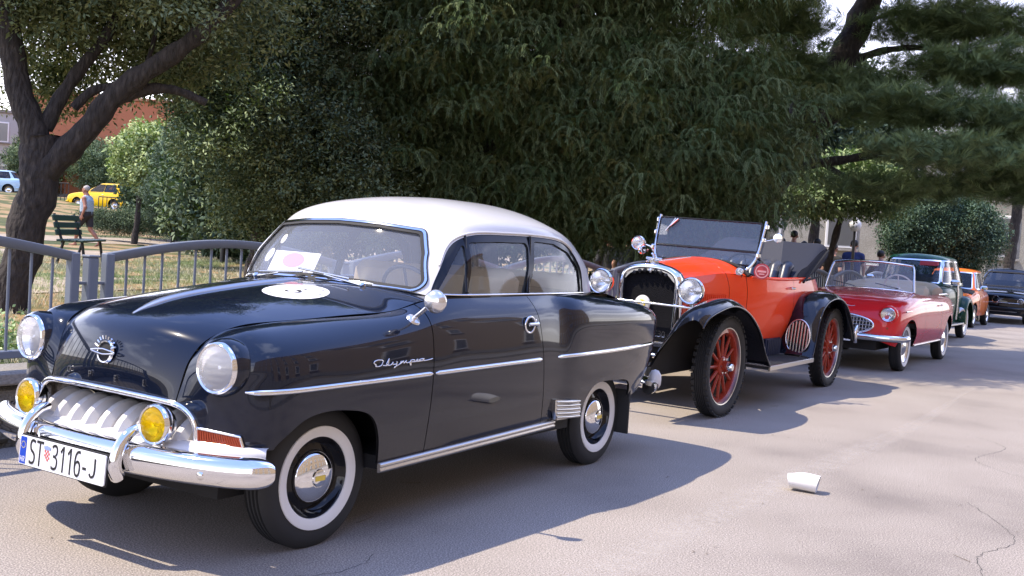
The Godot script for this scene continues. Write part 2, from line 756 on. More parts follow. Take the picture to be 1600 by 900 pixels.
	M.orange_pale = mat(lin(0.70, 0.17, 0.03), 0.3, 0.0, 0.8)
	M.red = mat(lin(0.64, 0.018, 0.022), 0.26, 0.0, 0.8)
	M.green = mat(lin(0.008, 0.048, 0.028), 0.28, 0.0, 0.4)
	M.black_paint = mat(lin(0.006, 0.006, 0.008), 0.2, 0.0, 1.0)
	M.white_paint = mat(lin(0.70, 0.70, 0.70), 0.35, 0.0, 0.5)
	M.yellow_car = mat(lin(0.72, 0.46, 0.012), 0.3, 0.0, 0.8)
	M.pale_blue = mat(lin(0.35, 0.50, 0.62), 0.3, 0.0, 0.8)
	M.red_wheel = mat(lin(0.30, 0.036, 0.018), 0.35, 0.0, 0.5)
	M.wing_black = mat(lin(0.006, 0.007, 0.012), 0.18, 0.0, 1.0)
	M.blue_leather = mat(lin(0.012, 0.018, 0.04), 0.35)
	M.blue_box = mat(lin(0.008, 0.014, 0.040), 0.4)
	M.canvas = mat(lin(0.011, 0.014, 0.028), 0.9)
	M.cream_leather = mat(lin(0.55, 0.50, 0.40), 0.5)
	M.red_print = mat(lin(0.45, 0.04, 0.05), 0.5)
	M.pale_red_print = mat(lin(0.65, 0.30, 0.30), 0.5)
	M.smoke_glass = pane(Color(0.25, 0.30, 0.38), 0.30)
	M.dark_glass = pane(Color(0.05, 0.06, 0.08), 0.55)
	M.core_mesh = mat(lin(0.010, 0.010, 0.013), 0.7)
	M.core_mesh.metallic_specular = 0.2
	M.core_mesh.heightmap_enabled = true
	M.core_mesh.heightmap_texture = noise_tex(0.12, [], 256, 91, 1, FastNoiseLite.TYPE_CELLULAR)
	M.core_mesh.uv1_triplanar = true
	M.core_mesh.uv1_scale = Vector3.ONE * 6.0
	M.core_mesh.heightmap_scale = 1.0
	M.debris = mat(lin(0.13, 0.10, 0.07), 0.9)
	M.brick = ground_mat([[0.0, lin(0.30, 0.10, 0.05)], [1.0, lin(0.52, 0.19, 0.09)]], [], 3.0, 9.0, 0.9, 0.0, 131)
	M.roof_tile = ground_mat([[0.0, lin(0.28, 0.11, 0.06)], [1.0, lin(0.45, 0.2, 0.11)]], [], 3.0, 9.0, 0.9, 0.0, 132)
	M.render_grey = ground_mat([[0.0, lin(0.32, 0.32, 0.32)], [1.0, lin(0.45, 0.45, 0.44)]], [], 4.0, 9.0, 0.9, 0.0, 133)
	M.render_white = ground_mat([[0.0, lin(0.55, 0.54, 0.52)], [1.0, lin(0.70, 0.69, 0.66)]], [], 4.0, 9.0, 0.9, 0.0, 134)
	M.stone_wall = ground_mat([[0.0, lin(0.30, 0.28, 0.25)], [1.0, lin(0.52, 0.50, 0.46)]], [[0.0, Color(0.8, 0.8, 0.78)], [1.0, Color(1, 1, 1)]], 2.0, 7.0, 0.95, 0.5, 135, 0.03)
	M.ochre_render = ground_mat([[0.0, lin(0.26, 0.19, 0.12)], [1.0, lin(0.38, 0.29, 0.19)]], [], 4.0, 9.0, 0.9, 0.0, 136)
	M.leaf = mat(Color.WHITE, 0.7)
	M.leaf.metallic_specular = 0.12
	M.leaf.vertex_color_use_as_albedo = true
	M.leaf.backlight_enabled = true
	M.leaf.backlight = Color(0.30, 0.42, 0.12)
	M.bark = mat(Color.WHITE, 0.95)
	M.bark.albedo_texture = noise_tex(0.02, [[0.0, lin(0.012, 0.010, 0.009)], [0.5, lin(0.034, 0.028, 0.025)], [1.0, lin(0.08, 0.067, 0.058)]], 512, 77, 5)
	M.bark.uv1_triplanar = true
	M.bark.uv1_scale = Vector3(1.6, 0.5, 1.6)
	M.bark.heightmap_enabled = true
	M.bark.heightmap_texture = noise_tex(0.03, [], 512, 78, 5)
	M.bark.heightmap_scale = 2.5
	M.tank_blue = mat(Color.WHITE, 0.85)
	M.tank_blue.albedo_texture = noise_tex(0.05, [[0.0, lin(0.18, 0.26, 0.34)], [0.5, lin(0.34, 0.42, 0.48)], [1.0, lin(0.6, 0.64, 0.66)]], 256, 79, 3)
	M.tank_blue.uv1_triplanar = true
	M.tank_blue.uv1_scale = Vector3.ONE * 2.0
	M.tar = mat(lin(0.06, 0.055, 0.05), 0.9)
	M.asphalt = ground_mat([[0.22, lin(0.13, 0.112, 0.098)], [0.40, lin(0.255, 0.222, 0.192)], [0.52, lin(0.305, 0.268, 0.230)], [0.64, lin(0.36, 0.318, 0.276)], [0.80, lin(0.56, 0.50, 0.45)]], [[0.0, Color(0.78, 0.77, 0.77)], [0.45, Color(0.93, 0.925, 0.92)], [1.0, Color(1, 1, 1)]], 2.4, 8.0, 0.9, 0.07, 3, 0.26)


func sheet(x0: float, x1: float, y0: float, y1: float, nx: int, ny: int, f: Callable) -> Mb:
	var m := Mb.new()
	for i in nx + 1:
		for j in ny + 1:
			var x := lerpf(x0, x1, float(i) / nx)
			var y := lerpf(y0, y1, float(j) / ny)
			var h: float = f.call(x, y)
			var n := Vector3(-(f.call(x + 0.05, y) - h) / 0.05, 1.0, (f.call(x, y + 0.05) - h) / 0.05).normalized()
			m.vert(V(x, y, h), n, Vector2(x, y))
	for i in nx:
		for j in ny:
			var a := i * (ny + 1) + j
			m.quad(a, a + 1, a + ny + 2, a + ny + 1)
	return m

# ---------------------------------------------------------------- wheels
func wheel_at(root: Node3D, x: float, y: float, z: float, parts: Array, steer := 0.0) -> Node3D:
	# parts: [name, Mb built about +y = outwards, material, parent name]
	var side := 1.0 if y > 0 else -1.0
	var w := Node3D.new()
	var k := 0
	while root.has_node(NodePath("wheel" if k == 0 else "wheel_%03d" % k)):
		k += 1
	w.name = "wheel" if k == 0 else "wheel_%03d" % k
	root.add_child(w)
	# +y of the lathe points outwards (car left = -z)
	var b := Basis(Vector3(1, 0, 0), Vector3(0, 0, -side), Vector3(0, side, 0))
	w.transform = Transform3D(Basis(Vector3.UP, steer) * b, V(x, y, z))
	for q in parts:
		part(q[0], q[1], q[2], w)
	return w


func tyre_profile(r: float, w: float, rin: float, grooves := 4) -> Array:
	var h := w / 2.0
	var a := [Vector2(rin, h * 0.72), Vector2(rin + 0.012, h * 0.86), Vector2(lerpf(rin, r, 0.25), h * 0.95), Vector2(lerpf(rin, r, 0.5), h), Vector2(lerpf(rin, r, 0.72), h * 0.97), Vector2(lerpf(rin, r, 0.88), h * 0.84), Vector2(r - 0.006, h * 0.70), Vector2(r - 0.001, h * 0.60)]
	var gw := h * 1.2 / (grooves * 3.0)
	for i in grooves:
		var c := lerpf(h * 0.48, -h * 0.48, float(i) / (grooves - 1))
		a.append_array([Vector2(r, c + gw), Vector2(r - 0.008, c + gw * 0.7), Vector2(r - 0.008, c - gw * 0.7), Vector2(r, c - gw)])
	var k := 8
	for i in range(k - 1, -1, -1):
		a.append(Vector2(a[i].x, -a[i].y))
	return a


func tread_blocks(r: float, w: float, n: int, len: float) -> Mb:
	var m := Mb.new()
	for i in n:
		for s in [-1.0, 1.0]:
			var a := TAU * (i + (0.5 if s > 0 else 0.0)) / n
			var b := Basis(Vector3.UP, -a)
			m.add(box(Vector3.ZERO, Vector3(0.014, len, TAU * r / n * 0.62), 0.003), Transform3D(b, b * Vector3(r - 0.008, s * w * 0.40, 0)))
	return m


func fluted_lens(r: float, bulge: float) -> Mb:   # domed glass with upright flutes
	var m := Mb.new()
	var k := 34
	for i in k + 1:
		for j in k + 1:
			var u := Vector2(2.0 * i / k - 1.0, 2.0 * j / k - 1.0)
			var q := Vector2(u.x * sqrt(1.0 - u.y * u.y * 0.5), u.y * sqrt(1.0 - u.x * u.x * 0.5))
			var h := bulge * sqrt(maxf(0.0, 1.0 - q.length_squared() * 0.96))
			var w := 22.0
			var slope := 0.16 * cos(q.y * w) * (1.0 - q.length_squared() * 0.6)
			var nn := Vector3(q.x * bulge / r * 1.2 + slope * (1.0 if absf(q.x) < 0.8 else 0.3), 1.0, q.y * bulge / r * 1.2)
			m.vert(Vector3(q.x * r, 0.008 + h, q.y * r), nn.normalized())
	for i in k:
		for j in k:
			m.quad(i * (k + 1) + j, i * (k + 1) + j + 1, (i + 1) * (k + 1) + j + 1, (i + 1) * (k + 1) + j)
	return m


func lamp(root: Node3D, called: String, c: Vector3, dir: Vector3, r: float, depth: float, shell: Material, lens_m: Material, bowl_m: Material, bulge := 0.25) -> Node3D:
	var o := Node3D.new()
	var k := 0
	while root.has_node(NodePath(called if k == 0 else "%s_%03d" % [called, k])):
		k += 1
	o.name = called if k == 0 else "%s_%03d" % [called, k]
	root.add_child(o)
	o.transform = Transform3D(axis_basis(dir), c)
	part("lamp_shell", lathe([Vector2(0.0, -depth), Vector2(r * 0.35, -depth * 0.97), Vector2(r * 0.7, -depth * 0.75), Vector2(r * 0.92, -depth * 0.35), Vector2(r, -0.012), Vector2(r, 0.0)], 36), shell, o)
	part("lamp_rim", lathe([Vector2(r, -0.016), Vector2(r * 1.045, -0.01), Vector2(r * 1.05, 0.002), Vector2(r * 1.02, 0.014), Vector2(r * 0.95, 0.02), Vector2(r * 0.88, 0.016), Vector2(r * 0.86, 0.006)], 40), shell if shell.metallic > 0.5 else M.chrome, o)
	var bowl := []
	for i in 9:
		var a := float(i) / 8.0
		bowl.append(Vector2(r * 0.86 * a, -depth * 0.55 * (1.0 - a * a)))
	part("reflector", lathe(bowl, 32), bowl_m, o)
	part("bulb", lathe([Vector2(0, 0.0), Vector2(r * 0.1, -0.006), Vector2(r * 0.13, -0.02), Vector2(r * 0.1, -0.035), Vector2(r * 0.12, -depth * 0.54)], 12), M.chrome_dull, o)
	part("lens", fluted_lens(r * 0.88, r * bulge), lens_m, o)
	return o


# ---------------------------------------------------------------- the dark two-door saloon
func opel_seam() -> Array:
	return [[0.543, 0.398, 0.635], [0.525, 0.405, 0.71], [0.503, 0.411, 0.782], [0.478, 0.424, 0.83], [0.446, 0.437, 0.868], [0.33, 0.47, 0.924], [0.183, 0.51, 0.945], [0.0, 0.555, 0.957], [-0.27, 0.60, 0.975], [-0.50, 0.64, 0.995], [-0.61, 0.668, 1.03], [-0.78, 0.70, 1.047]]


func opel_side() -> Mb:
	var t := [
		[[0.448, 0.44, 0.868], [0.476, 0.428, 0.83], [0.501, 0.415, 0.782], [0.523, 0.408, 0.71], [0.543, 0.402, 0.64], [0.545, 0.40, 0.56], [0.545, 0.40, 0.44]],
		[[0.42, 0.45, 0.89], [0.468, 0.49, 0.872], [0.508, 0.50, 0.80], [0.524, 0.50, 0.72], [0.528, 0.50, 0.64], [0.525, 0.50, 0.55], [0.52, 0.50, 0.44]],
		[[0.38, 0.46, 0.910], [0.43, 0.575, 0.908], [0.495, 0.60, 0.83], [0.512, 0.60, 0.73], [0.512, 0.60, 0.64], [0.508, 0.60, 0.55], [0.50, 0.60, 0.44]],
		[[0.33, 0.474, 0.924], [0.36, 0.605, 0.928], [0.43, 0.70, 0.85], [0.46, 0.70, 0.75], [0.465, 0.70, 0.65], [0.465, 0.70, 0.54], [0.455, 0.695, 0.44]],
		[[0.26, 0.495, 0.936], [0.27, 0.62, 0.938], [0.33, 0.738, 0.868], [0.36, 0.765, 0.78], [0.365, 0.770, 0.68], [0.365, 0.770, 0.54], [0.35, 0.758, 0.42]],
		[[0.15, 0.522, 0.948], [0.15, 0.635, 0.948], [0.15, 0.748, 0.885], [0.15, 0.783, 0.80], [0.15, 0.790, 0.70], [0.15, 0.790, 0.53], [0.15, 0.775, 0.36]],
		[[-0.1, 0.577, 0.963], [-0.1, 0.662, 0.96], [-0.1, 0.757, 0.895], [-0.1, 0.787, 0.81], [-0.1, 0.795, 0.71], [-0.1, 0.790, 0.53], [-0.1, 0.770, 0.34]],
		[[-0.48, 0.640, 0.993], [-0.5, 0.703, 0.982], [-0.5, 0.767, 0.925], [-0.5, 0.791, 0.83], [-0.5, 0.798, 0.715], [-0.5, 0.790, 0.53], [-0.5, 0.765, 0.325]],
		[[-0.63, 0.672, 1.032], [-0.63, 0.722, 1.002], [-0.63, 0.771, 0.935], [-0.63, 0.792, 0.835], [-0.63, 0.80, 0.718], [-0.63, 0.79, 0.53], [-0.63, 0.765, 0.328]],
		[[-0.80, 0.700, 1.048], [-0.80, 0.735, 1.010], [-0.80, 0.773, 0.94], [-0.80, 0.793, 0.84], [-0.80, 0.80, 0.72], [-0.80, 0.79, 0.53], [-0.80, 0.765, 0.33]],
		[[-1.15, 0.703, 1.052], [-1.15, 0.738, 1.012], [-1.15, 0.774, 0.945], [-1.15, 0.793, 0.84], [-1.15, 0.80, 0.724], [-1.15, 0.79, 0.53], [-1.15, 0.765, 0.338]],
		[[-1.6, 0.703, 1.057], [-1.6, 0.738, 1.017], [-1.6, 0.774, 0.95], [-1.6, 0.793, 0.845], [-1.6, 0.80, 0.728], [-1.6, 0.79, 0.53], [-1.6, 0.765, 0.35]],
		[[-1.80, 0.70, 1.06], [-1.80, 0.736, 1.022], [-1.81, 0.773, 0.955], [-1.81, 0.793, 0.85], [-1.80, 0.80, 0.73], [-1.80, 0.79, 0.53], [-1.80, 0.765, 0.355]],
		[[-1.93, 0.69, 1.065], [-1.92, 0.748, 1.042], [-1.90, 0.803, 0.967], [-1.90, 0.815, 0.85], [-1.92, 0.81, 0.73], [-1.93, 0.80, 0.53], [-1.93, 0.775, 0.36]],
		[[-2.2, 0.66, 1.06], [-2.2, 0.745, 1.047], [-2.2, 0.812, 0.965], [-2.2, 0.822, 0.85], [-2.2, 0.813, 0.73], [-2.2, 0.80, 0.55], [-2.2, 0.78, 0.38]],
		[[-2.6, 0.62, 1.03], [-2.6, 0.735, 1.02], [-2.6, 0.803, 0.95], [-2.6, 0.812, 0.85], [-2.6, 0.802, 0.735], [-2.6, 0.785, 0.56], [-2.6, 0.76, 0.40]],
		[[-2.93, 0.60, 1.00], [-2.94, 0.71, 0.988], [-2.95, 0.768, 0.93], [-2.95, 0.777, 0.84], [-2.95, 0.770, 0.735], [-2.95, 0.75, 0.56], [-2.93, 0.72, 0.44]],
		[[-3.08, 0.57, 0.98], [-3.11, 0.66, 0.962], [-3.15, 0.712, 0.915], [-3.165, 0.718, 0.83], [-3.16, 0.712, 0.735], [-3.13, 0.69, 0.58], [-3.07, 0.66, 0.48]],
		[[-3.16, 0.49, 0.965], [-3.21, 0.56, 0.945], [-3.26, 0.60, 0.89], [-3.28, 0.60, 0.81], [-3.275, 0.595, 0.72], [-3.24, 0.58, 0.58], [-3.16, 0.56, 0.48]],
		[[-3.2, 0.28, 0.96], [-3.26, 0.30, 0.93], [-3.32, 0.30, 0.87], [-3.34, 0.30, 0.80], [-3.335, 0.30, 0.72], [-3.30, 0.30, 0.58], [-3.22, 0.30, 0.48]],
		[[-3.21, 0.0, 0.96], [-3.27, 0.0, 0.93], [-3.33, 0.0, 0.87], [-3.35, 0.0, 0.80], [-3.345, 0.0, 0.72], [-3.31, 0.0, 0.58], [-3.23, 0.0, 0.48]],
		[[-3.2, -0.28, 0.96], [-3.26, -0.30, 0.93], [-3.32, -0.30, 0.87], [-3.34, -0.30, 0.80], [-3.335, -0.30, 0.72], [-3.30, -0.30, 0.58], [-3.22, -0.30, 0.48]]]
	return surf(grid(t), 330, 72, 0, 1, 0, 0, true)


func grid(t: Array) -> Array:
	var rows := []
	for r in t:
		var a := PackedVector3Array()
		for q in r:
			a.append(V(q[0], q[1], q[2]))
		rows.append(a)
	return rows


func mirrored_row(r: Array) -> Array:
	var o := []
	for q in r:
		o.append([q[0], -q[1], q[2]])
	return o


func opel_top() -> Mb:
	var t := [
		[[-0.60, 0, 1.085], [-0.715, 0, 1.24], [-0.825, 0, 1.392], [-0.89, 0, 1.442], [-1.0, 0, 1.482], [-1.15, 0, 1.512]],
		[[-0.635, 0.32, 1.083], [-0.745, 0.30, 1.235], [-0.852, 0.28, 1.385], [-0.912, 0.26, 1.436], [-1.02, 0.18, 1.482], [-1.18, 0, 1.515]],
		[[-0.70, 0.545, 1.072], [-0.80, 0.51, 1.222], [-0.905, 0.455, 1.368], [-0.96, 0.42, 1.42], [-1.06, 0.26, 1.480], [-1.22, 0, 1.519]],
		[[-0.765, 0.645, 1.052], [-0.865, 0.605, 1.205], [-0.975, 0.54, 1.35], [-1.02, 0.50, 1.404], [-1.12, 0.31, 1.479], [-1.28, 0, 1.524]],
		[[-0.90, 0.693, 1.042], [-0.98, 0.648, 1.205], [-1.06, 0.583, 1.36], [-1.10, 0.535, 1.412], [-1.2, 0.33, 1.486], [-1.36, 0, 1.529]],
		[[-1.25, 0.698, 1.044], [-1.28, 0.654, 1.215], [-1.3, 0.592, 1.378], [-1.32, 0.546, 1.428], [-1.38, 0.34, 1.497], [-1.5, 0, 1.535]],
		[[-1.65, 0.697, 1.05], [-1.65, 0.655, 1.22], [-1.65, 0.594, 1.384], [-1.65, 0.548, 1.433], [-1.65, 0.34, 1.499], [-1.68, 0, 1.536]],
		[[-2.0, 0.692, 1.054], [-1.98, 0.648, 1.22], [-1.96, 0.59, 1.37], [-1.93, 0.545, 1.418], [-1.9, 0.34, 1.491], [-1.86, 0, 1.534]],
		[[-2.33, 0.64, 1.056], [-2.27, 0.60, 1.21], [-2.17, 0.55, 1.35], [-2.11, 0.505, 1.398], [-2.03, 0.32, 1.479], [-1.97, 0, 1.527]],
		[[-2.58, 0.50, 1.054], [-2.50, 0.47, 1.195], [-2.36, 0.43, 1.338], [-2.27, 0.39, 1.393], [-2.14, 0.25, 1.471], [-2.05, 0, 1.52]],
		[[-2.70, 0.27, 1.054], [-2.61, 0.26, 1.195], [-2.45, 0.24, 1.338], [-2.35, 0.22, 1.393], [-2.2, 0.14, 1.469], [-2.1, 0, 1.515]],
		[[-2.73, 0, 1.054], [-2.64, 0, 1.195], [-2.475, 0, 1.34], [-2.37, 0, 1.393], [-2.23, 0, 1.469], [-2.13, 0, 1.51]]]
	var rows := []
	rows.append(mirrored_row(t[1]))
	rows.append_array(t)
	rows.append(mirrored_row(t[-2]))
	for r in rows:
		r.append([r[4][0], -r[4][1], r[4][2]])
	var m := surf(grid(rows), 300, 90, 1, 1, 0, 1, false)
	for i in m.p.size():
		m.p[i] += m.n[i] * 0.026 * smoothstep(1.06, 1.22, m.p[i].y)
	return m


func opel_hood() -> Mb:
	var c := [[0.568, 0.64], [0.578, 0.72], [0.566, 0.79], [0.538, 0.865], [0.485, 0.925], [0.33, 0.988], [0.15, 1.024], [-0.05, 1.050], [-0.3, 1.075], [-0.56, 1.092], [-0.66, 1.098], [-0.82, 1.09]]
	var s := opel_seam()
	var t := []
	for i in s.size():
		var r := []
		for w in [-0.99, -0.93, -0.78, -0.55, -0.28, 0.0, 0.28, 0.55, 0.78, 0.93, 0.99]:
			var a := absf(w)
			var e := 2.6 if i < 5 else 2.3
			r.append([lerpf(c[i][0], s[i][0], pow(a, 2.2 if i < 5 else 1.6)), s[i][1] * w, s[i][2] + (c[i][1] - s[i][2]) * (1.0 - pow(a, e))])
		t.append(r)
	return surf(grid(t), 150, 120, 0, 0, 0, 0, true)


func ring_poly(pts: Array, r: float) -> Array:   # polygon shrunk by r, to be rounded by r
	return [PackedVector2Array(pts), r]


func car_seat(root: Node3D, x: float, z: float, w: float, top: float, mt: Material, called := "seat", yc := 0.0) -> void:
	part(called + "_cushion", box(V(x, yc, z), Vector3(0.5, 0.16, w), 0.05), mt, root)
	part(called + "_back", box(V(x - 0.27, yc, (z + top) / 2), Vector3(0.13, top - z + 0.1, w), 0.05, Basis(Vector3(0, 0, 1), 0.16)), mt, root)


func steering_wheel(root: Node3D, c: Vector3, dir: Vector3, r: float, mt: Material) -> void:
	var ring := PackedVector3Array()
	var b := axis_basis(dir)
	for i in 36:
		ring.append(c + b * Vector3(cos(TAU * i / 36.0) * r, 0, sin(TAU * i / 36.0) * r))
	var m := tube(ring, 0.011, 8, true)
	for a in [0.0, 2.1, 4.2]:
		m.add(bar(c - dir * 0.03, c + b * Vector3(cos(a + 0.5) * r, 0, sin(a + 0.5) * r), 0.008))
	m.add(bar(c - dir * 0.35, c - dir * 0.02, 0.02, 0.028))
	part("steering_wheel", m, mt, root)


func build_saloon(at: Transform3D) -> void:
	var root := thing("vintage_saloon", "dark navy two-door vintage saloon with white roof and whitewall tyres", "car", at, "classic cars parked in a line")
	var navy: Material = M.navy
	# --- front wings, doors, rear quarters, from one skin
	var side := opel_side()
	var arch_f := curve2([Vector2(0.385, 0.30), Vector2(0.378, 0.42), Vector2(0.368, 0.483), Vector2(0.313, 0.535), Vector2(0.222, 0.588), Vector2(0.079, 0.607), Vector2(-0.035, 0.598), Vector2(-0.161, 0.566), Vector2(-0.223, 0.497), Vector2(-0.25, 0.411), Vector2(-0.262, 0.30)], 60)
	arch_f.append_array(PackedVector2Array([Vector2(-0.262, 0.1), Vector2(0.385, 0.1)]))
	var arch_r := curve2([Vector2(-2.015, 0.28), Vector2(-2.033, 0.363), Vector2(-2.075, 0.43), Vector2(-2.17, 0.525), Vector2(-2.347, 0.548), Vector2(-2.519, 0.540), Vector2(-2.68, 0.515), Vector2(-2.735, 0.44), Vector2(-2.745, 0.30)], 60)
	arch_r.append_array(PackedVector2Array([Vector2(-2.745, 0.1), Vector2(-2.015, 0.1)]))
	var mouth := curve2([Vector2(0.0, 0.645), Vector2(0.22, 0.642), Vector2(0.36, 0.634), Vector2(0.43, 0.617), Vector2(0.475, 0.585), Vector2(0.497, 0.545), Vector2(0.502, 0.49)], 40)
	mouth.append_array(PackedVector2Array([Vector2(0.5, 0.2), Vector2(0, 0.2)]))
	side = cut(side, func(q): return 1.0 if q.y > 0.68 or absf(q.x + 1.0) < 0.6 or q.x < -2.9 else sdp(arch_f if q.x > -1.0 else arch_r, Vector2(q.x, q.y)))
	side = cut(side, func(q): return 1.0 if q.x < 0.3 else sdp(mouth, Vector2(-q.z, q.y)))
	# the front foot of the wing ends at the white apron
	side = cut(side, func(q): return 1.0 if q.x < 0.3 else q.y - 0.478)
	var inner := cut(inset(side, -0.014), func(q): return q.x - -3.4)
	var gap := 0.0028
	var back_line := func(q): return q.x + 1.516 + (1.04 - q.y) * 0.185
	var wing := cut(side, func(q): return q.x + 0.588 - gap)
	var door_skin := cut(cut(side, func(q): return -0.588 - gap - q.x), func(q): return back_line.call(q) - gap)
	var quarter_skin := cut(side, func(q): return -back_line.call(q) - gap)
	for s in [1, -1]:
		var mir := func(m): return m if s == 1 else mirror(m)
		part("front_wing", mir.call(wing), navy, root)
		var door := part("door", mir.call(door_skin), navy, root)
		part("rear_quarter", mir.call(quarter_skin), navy, root)
		part("inner_panel", mir.call(inner), M.black, root)
		# chrome strips along the flank
		for span in [["trim_strip", 0.36, -0.580], ["door_trim_strip", -0.600, -1.553], ["rear_trim_strip", -1.725, -3.06]]:
			var path := PackedVector3Array()
			var nor := PackedVector3Array()
			var sc := PackedFloat32Array()
			if span[0] == "trim_strip":
				var nose := curve([V(0.468, 0.697, 0.7035), V(0.452, 0.725, 0.7035), V(0.415, 0.752, 0.704), V(0.375, 0.7685, 0.7045)], 14)
				for i in 13:
					path.append(nose[i])
					nor.append(V(lerpf(0.95, 0.25, i / 12.0), lerpf(0.5, 1.0, i / 12.0), 0.05).normalized())
					sc.append(clampf(0.4 + i * 0.1, 0.4, 1.0))
			for i in 41:
				var x := lerpf(span[1], span[2], i / 40.0)
				var z := 0.703 + (0.53 - x) * 0.0098
				var hit := skin_at(side, x, z)
				path.append(hit[0] + hit[1] * 0.001)
				nor.append(hit[1])
				var e := minf(i, 40 - i) / 40.0 * absf(span[2] - span[1])
				sc.append(1.0 if span[0] == "trim_strip" and i < 20 else clampf(0.35 + e * 40.0, 0.35, 1.0))
			part(span[0], mir.call(sweep(path, nor, hump(0.024, 0.011), sc)), M.chrome, root)
		# sill strip
		var sp := PackedVector3Array([V(-0.262, 0.776, 0.318), V(-0.8, 0.776, 0.328), V(-1.3, 0.776, 0.338), V(-1.77, 0.776, 0.348)])
		part("sill_strip", mir.call(sweep(sp, V(0, 1, 0), [Vector2(-0.022, -0.01), Vector2(-0.02, 0.008), Vector2(-0.006, 0.01), Vector2(-0.004, 0.004), Vector2(0.006, 0.004), Vector2(0.008, 0.01), Vector2(0.020, 0.008), Vector2(0.022, -0.01)])), M.steel, root)
		# ribbed guard ahead of the rear wheel
		var guard := Mb.new()
		var pan := PackedVector2Array([Vector2(-1.735, 0.487), Vector2(-2.005, 0.462), Vector2(-2.035, 0.40), Vector2(-2.02, 0.362), Vector2(-1.765, 0.372), Vector2(-1.738, 0.42)])
		guard.add(side_plate(pan, 0.775, 0.798))
		for i in 5:
			var z := 0.470 - i * 0.0215
			guard.add(tube(PackedVector3Array([V(-1.745 - i * 0.002, 0.801, z + 0.004), V(-1.9, 0.804, z - 0.008), V(-2.012 - i * 0.002, 0.802, z - 0.014)]), PackedFloat32Array([0.006, 0.0085 if i else 0.012, 0.006]), 8))
		part("stone_guard", mir.call(guard), M.steel, root)
		# door handle: ring and grip
		var hc: Array = skin_at(side, -1.425, 0.912)
		var ring := PackedVector3Array()
		for i in 28:
			ring.append(hc[0] + hc[1] * 0.006 + V(cos(TAU * i / 28.0) * 0.047, 0, sin(TAU * i / 28.0) * 0.042))
		var hd := Node3D.new()
		hd.name = "handle"
		door.add_child(hd)
		part("handle_ring", mir.call(tube(ring, 0.0065, 8, true)), M.chrome, hd)
		part("handle_grip", mir.call(box(hc[0] + hc[1] * 0.022 + V(-0.015, 0, 0), Vector3(0.10, 0.018, 0.016), 0.006).add(box(hc[0] + hc[1] * 0.01 + V(-0.06, 0, 0), Vector3(0.02, 0.028, 0.03), 0.006))), M.chrome, hd)
		part("handle_dish", mir.call(turned([Vector2(0, 0.002), Vector2(0.042, 0.003)], hc[0], hc[1], 24)), M.black, hd)
		part("lock", mir.call(turned([Vector2(0, 0.008), Vector2(0.008, 0.006), Vector2(0.009, 0)], skin_at(side, -1.49, 0.932)[0], hc[1], 12)), M.chrome, hd)
		# headlamp
		var hl := lamp(root, "headlamp", V(0.515, 0.592 * s, 0.786), V(1, 0.05 * s, 0.03), 0.099, 0.09, M.chrome, M.lens, M.mirror, 0.34)
		part("lamp_collar", lathe([Vector2(0.100, 0.008), Vector2(0.111, -0.006), Vector2(0.116, -0.03), Vector2(0.115, -0.075), Vector2(0.10, -0.13)], 40), navy, hl)
		# yellow fog lamp on its stem
		var fl := lamp(root, "fog_lamp", V(0.640, 0.404 * s, 0.556), V(1, 0.04 * s, 0.04), 0.076, 0.075, M.chrome, M.yellow_glass, M.mirror, 0.30)
		part("stem", bar(Vector3(0, -0.04, 0), Vector3(0.0, -0.045, 0), 0.01).add(bar(Vector3(0, -0.04, 0), axis_basis(V(1, 0.04 * s, 0.04)).inverse() * V(0, 0, -0.12) + Vector3(0, -0.04, 0), 0.012)), M.chrome, fl)
		# marker lamp in its frame
		var g4 := [V(0.522, 0.508, 0.545), V(0.474, 0.690, 0.533), V(0.466, 0.705, 0.487), V(0.519, 0.508, 0.492)]
		var ml := Mb.new()
		var fr := PackedVector3Array()
		for i in 4:
			for k in 8:
				fr.append(g4[i].lerp(g4[(i + 1) % 4], k / 8.0) + V(0.006, 0.003, 0))
		var mk := part("marker_lamp", mir.call(tube(fr, 0.0065, 6, true)), M.chrome, root)
		ml.face([g4[0] + V(0.004, 0, -0.004), g4[1] + V(0.008, 0.002, -0.004), g4[2] + V(0.006, 0.002, 0.004), g4[3] + V(0.004, 0, 0.004)])
		for k in 18:
			var w := (k + 0.5) / 18.0
			ml.add(bar(g4[0].lerp(g4[1], w) + V(0.008, 0.003, -0.006), g4[3].lerp(g4[2], w) + V(0.008, 0.003, 0.006), 0.0045, -1, 6))
		part("lamp_glass", mir.call(ml), M.amber, mk)
		# overrider horn
		var horn := curve([V(0.712, 0.296, 0.338), V(0.732, 0.296, 0.38), V(0.728, 0.296, 0.43), V(0.700, 0.297, 0.485), V(0.655, 0.30, 0.520), V(0.61, 0.305, 0.528)], 24)
		var hr := PackedFloat32Array()
		for i in 24:
			hr.append(lerpf(0.029, 0.019, i / 23.0) * (0.8 if i == 0 else 1.0) * (0.6 if i == 23 else 1.0))
		part("overrider", mir.call(tube(horn, hr, 14, false, 1.0)), M.chrome, root)
		# wheel well and mud flap
		part("wheel_well", mir.call(bx(-0.30, 0.36, 0.30, 0.46, 0.26, 0.70).add(bx(-0.28, 0.40, 0.32, 0.76, 0.64, 0.70))), M.black, root)
		part("wheel_well", mir.call(bx(-2.78, -2.0, 0.30, 0.46, 0.26, 0.70).add(bx(-2.76, -2.0, 0.32, 0.77, 0.575, 0.62))), M.black, root)
		part("mud_flap", mir.call(bx(-2.77, -2.755, 0.50, 0.755, 0.17, 0.45, 0.003)), M.rubber, root)
	# bonnet
	var hood := opel_hood()
	var bonnet := part("bonnet", hood, navy, root)
	var rib := PackedVector3Array()
	var rn := PackedVector3Array()
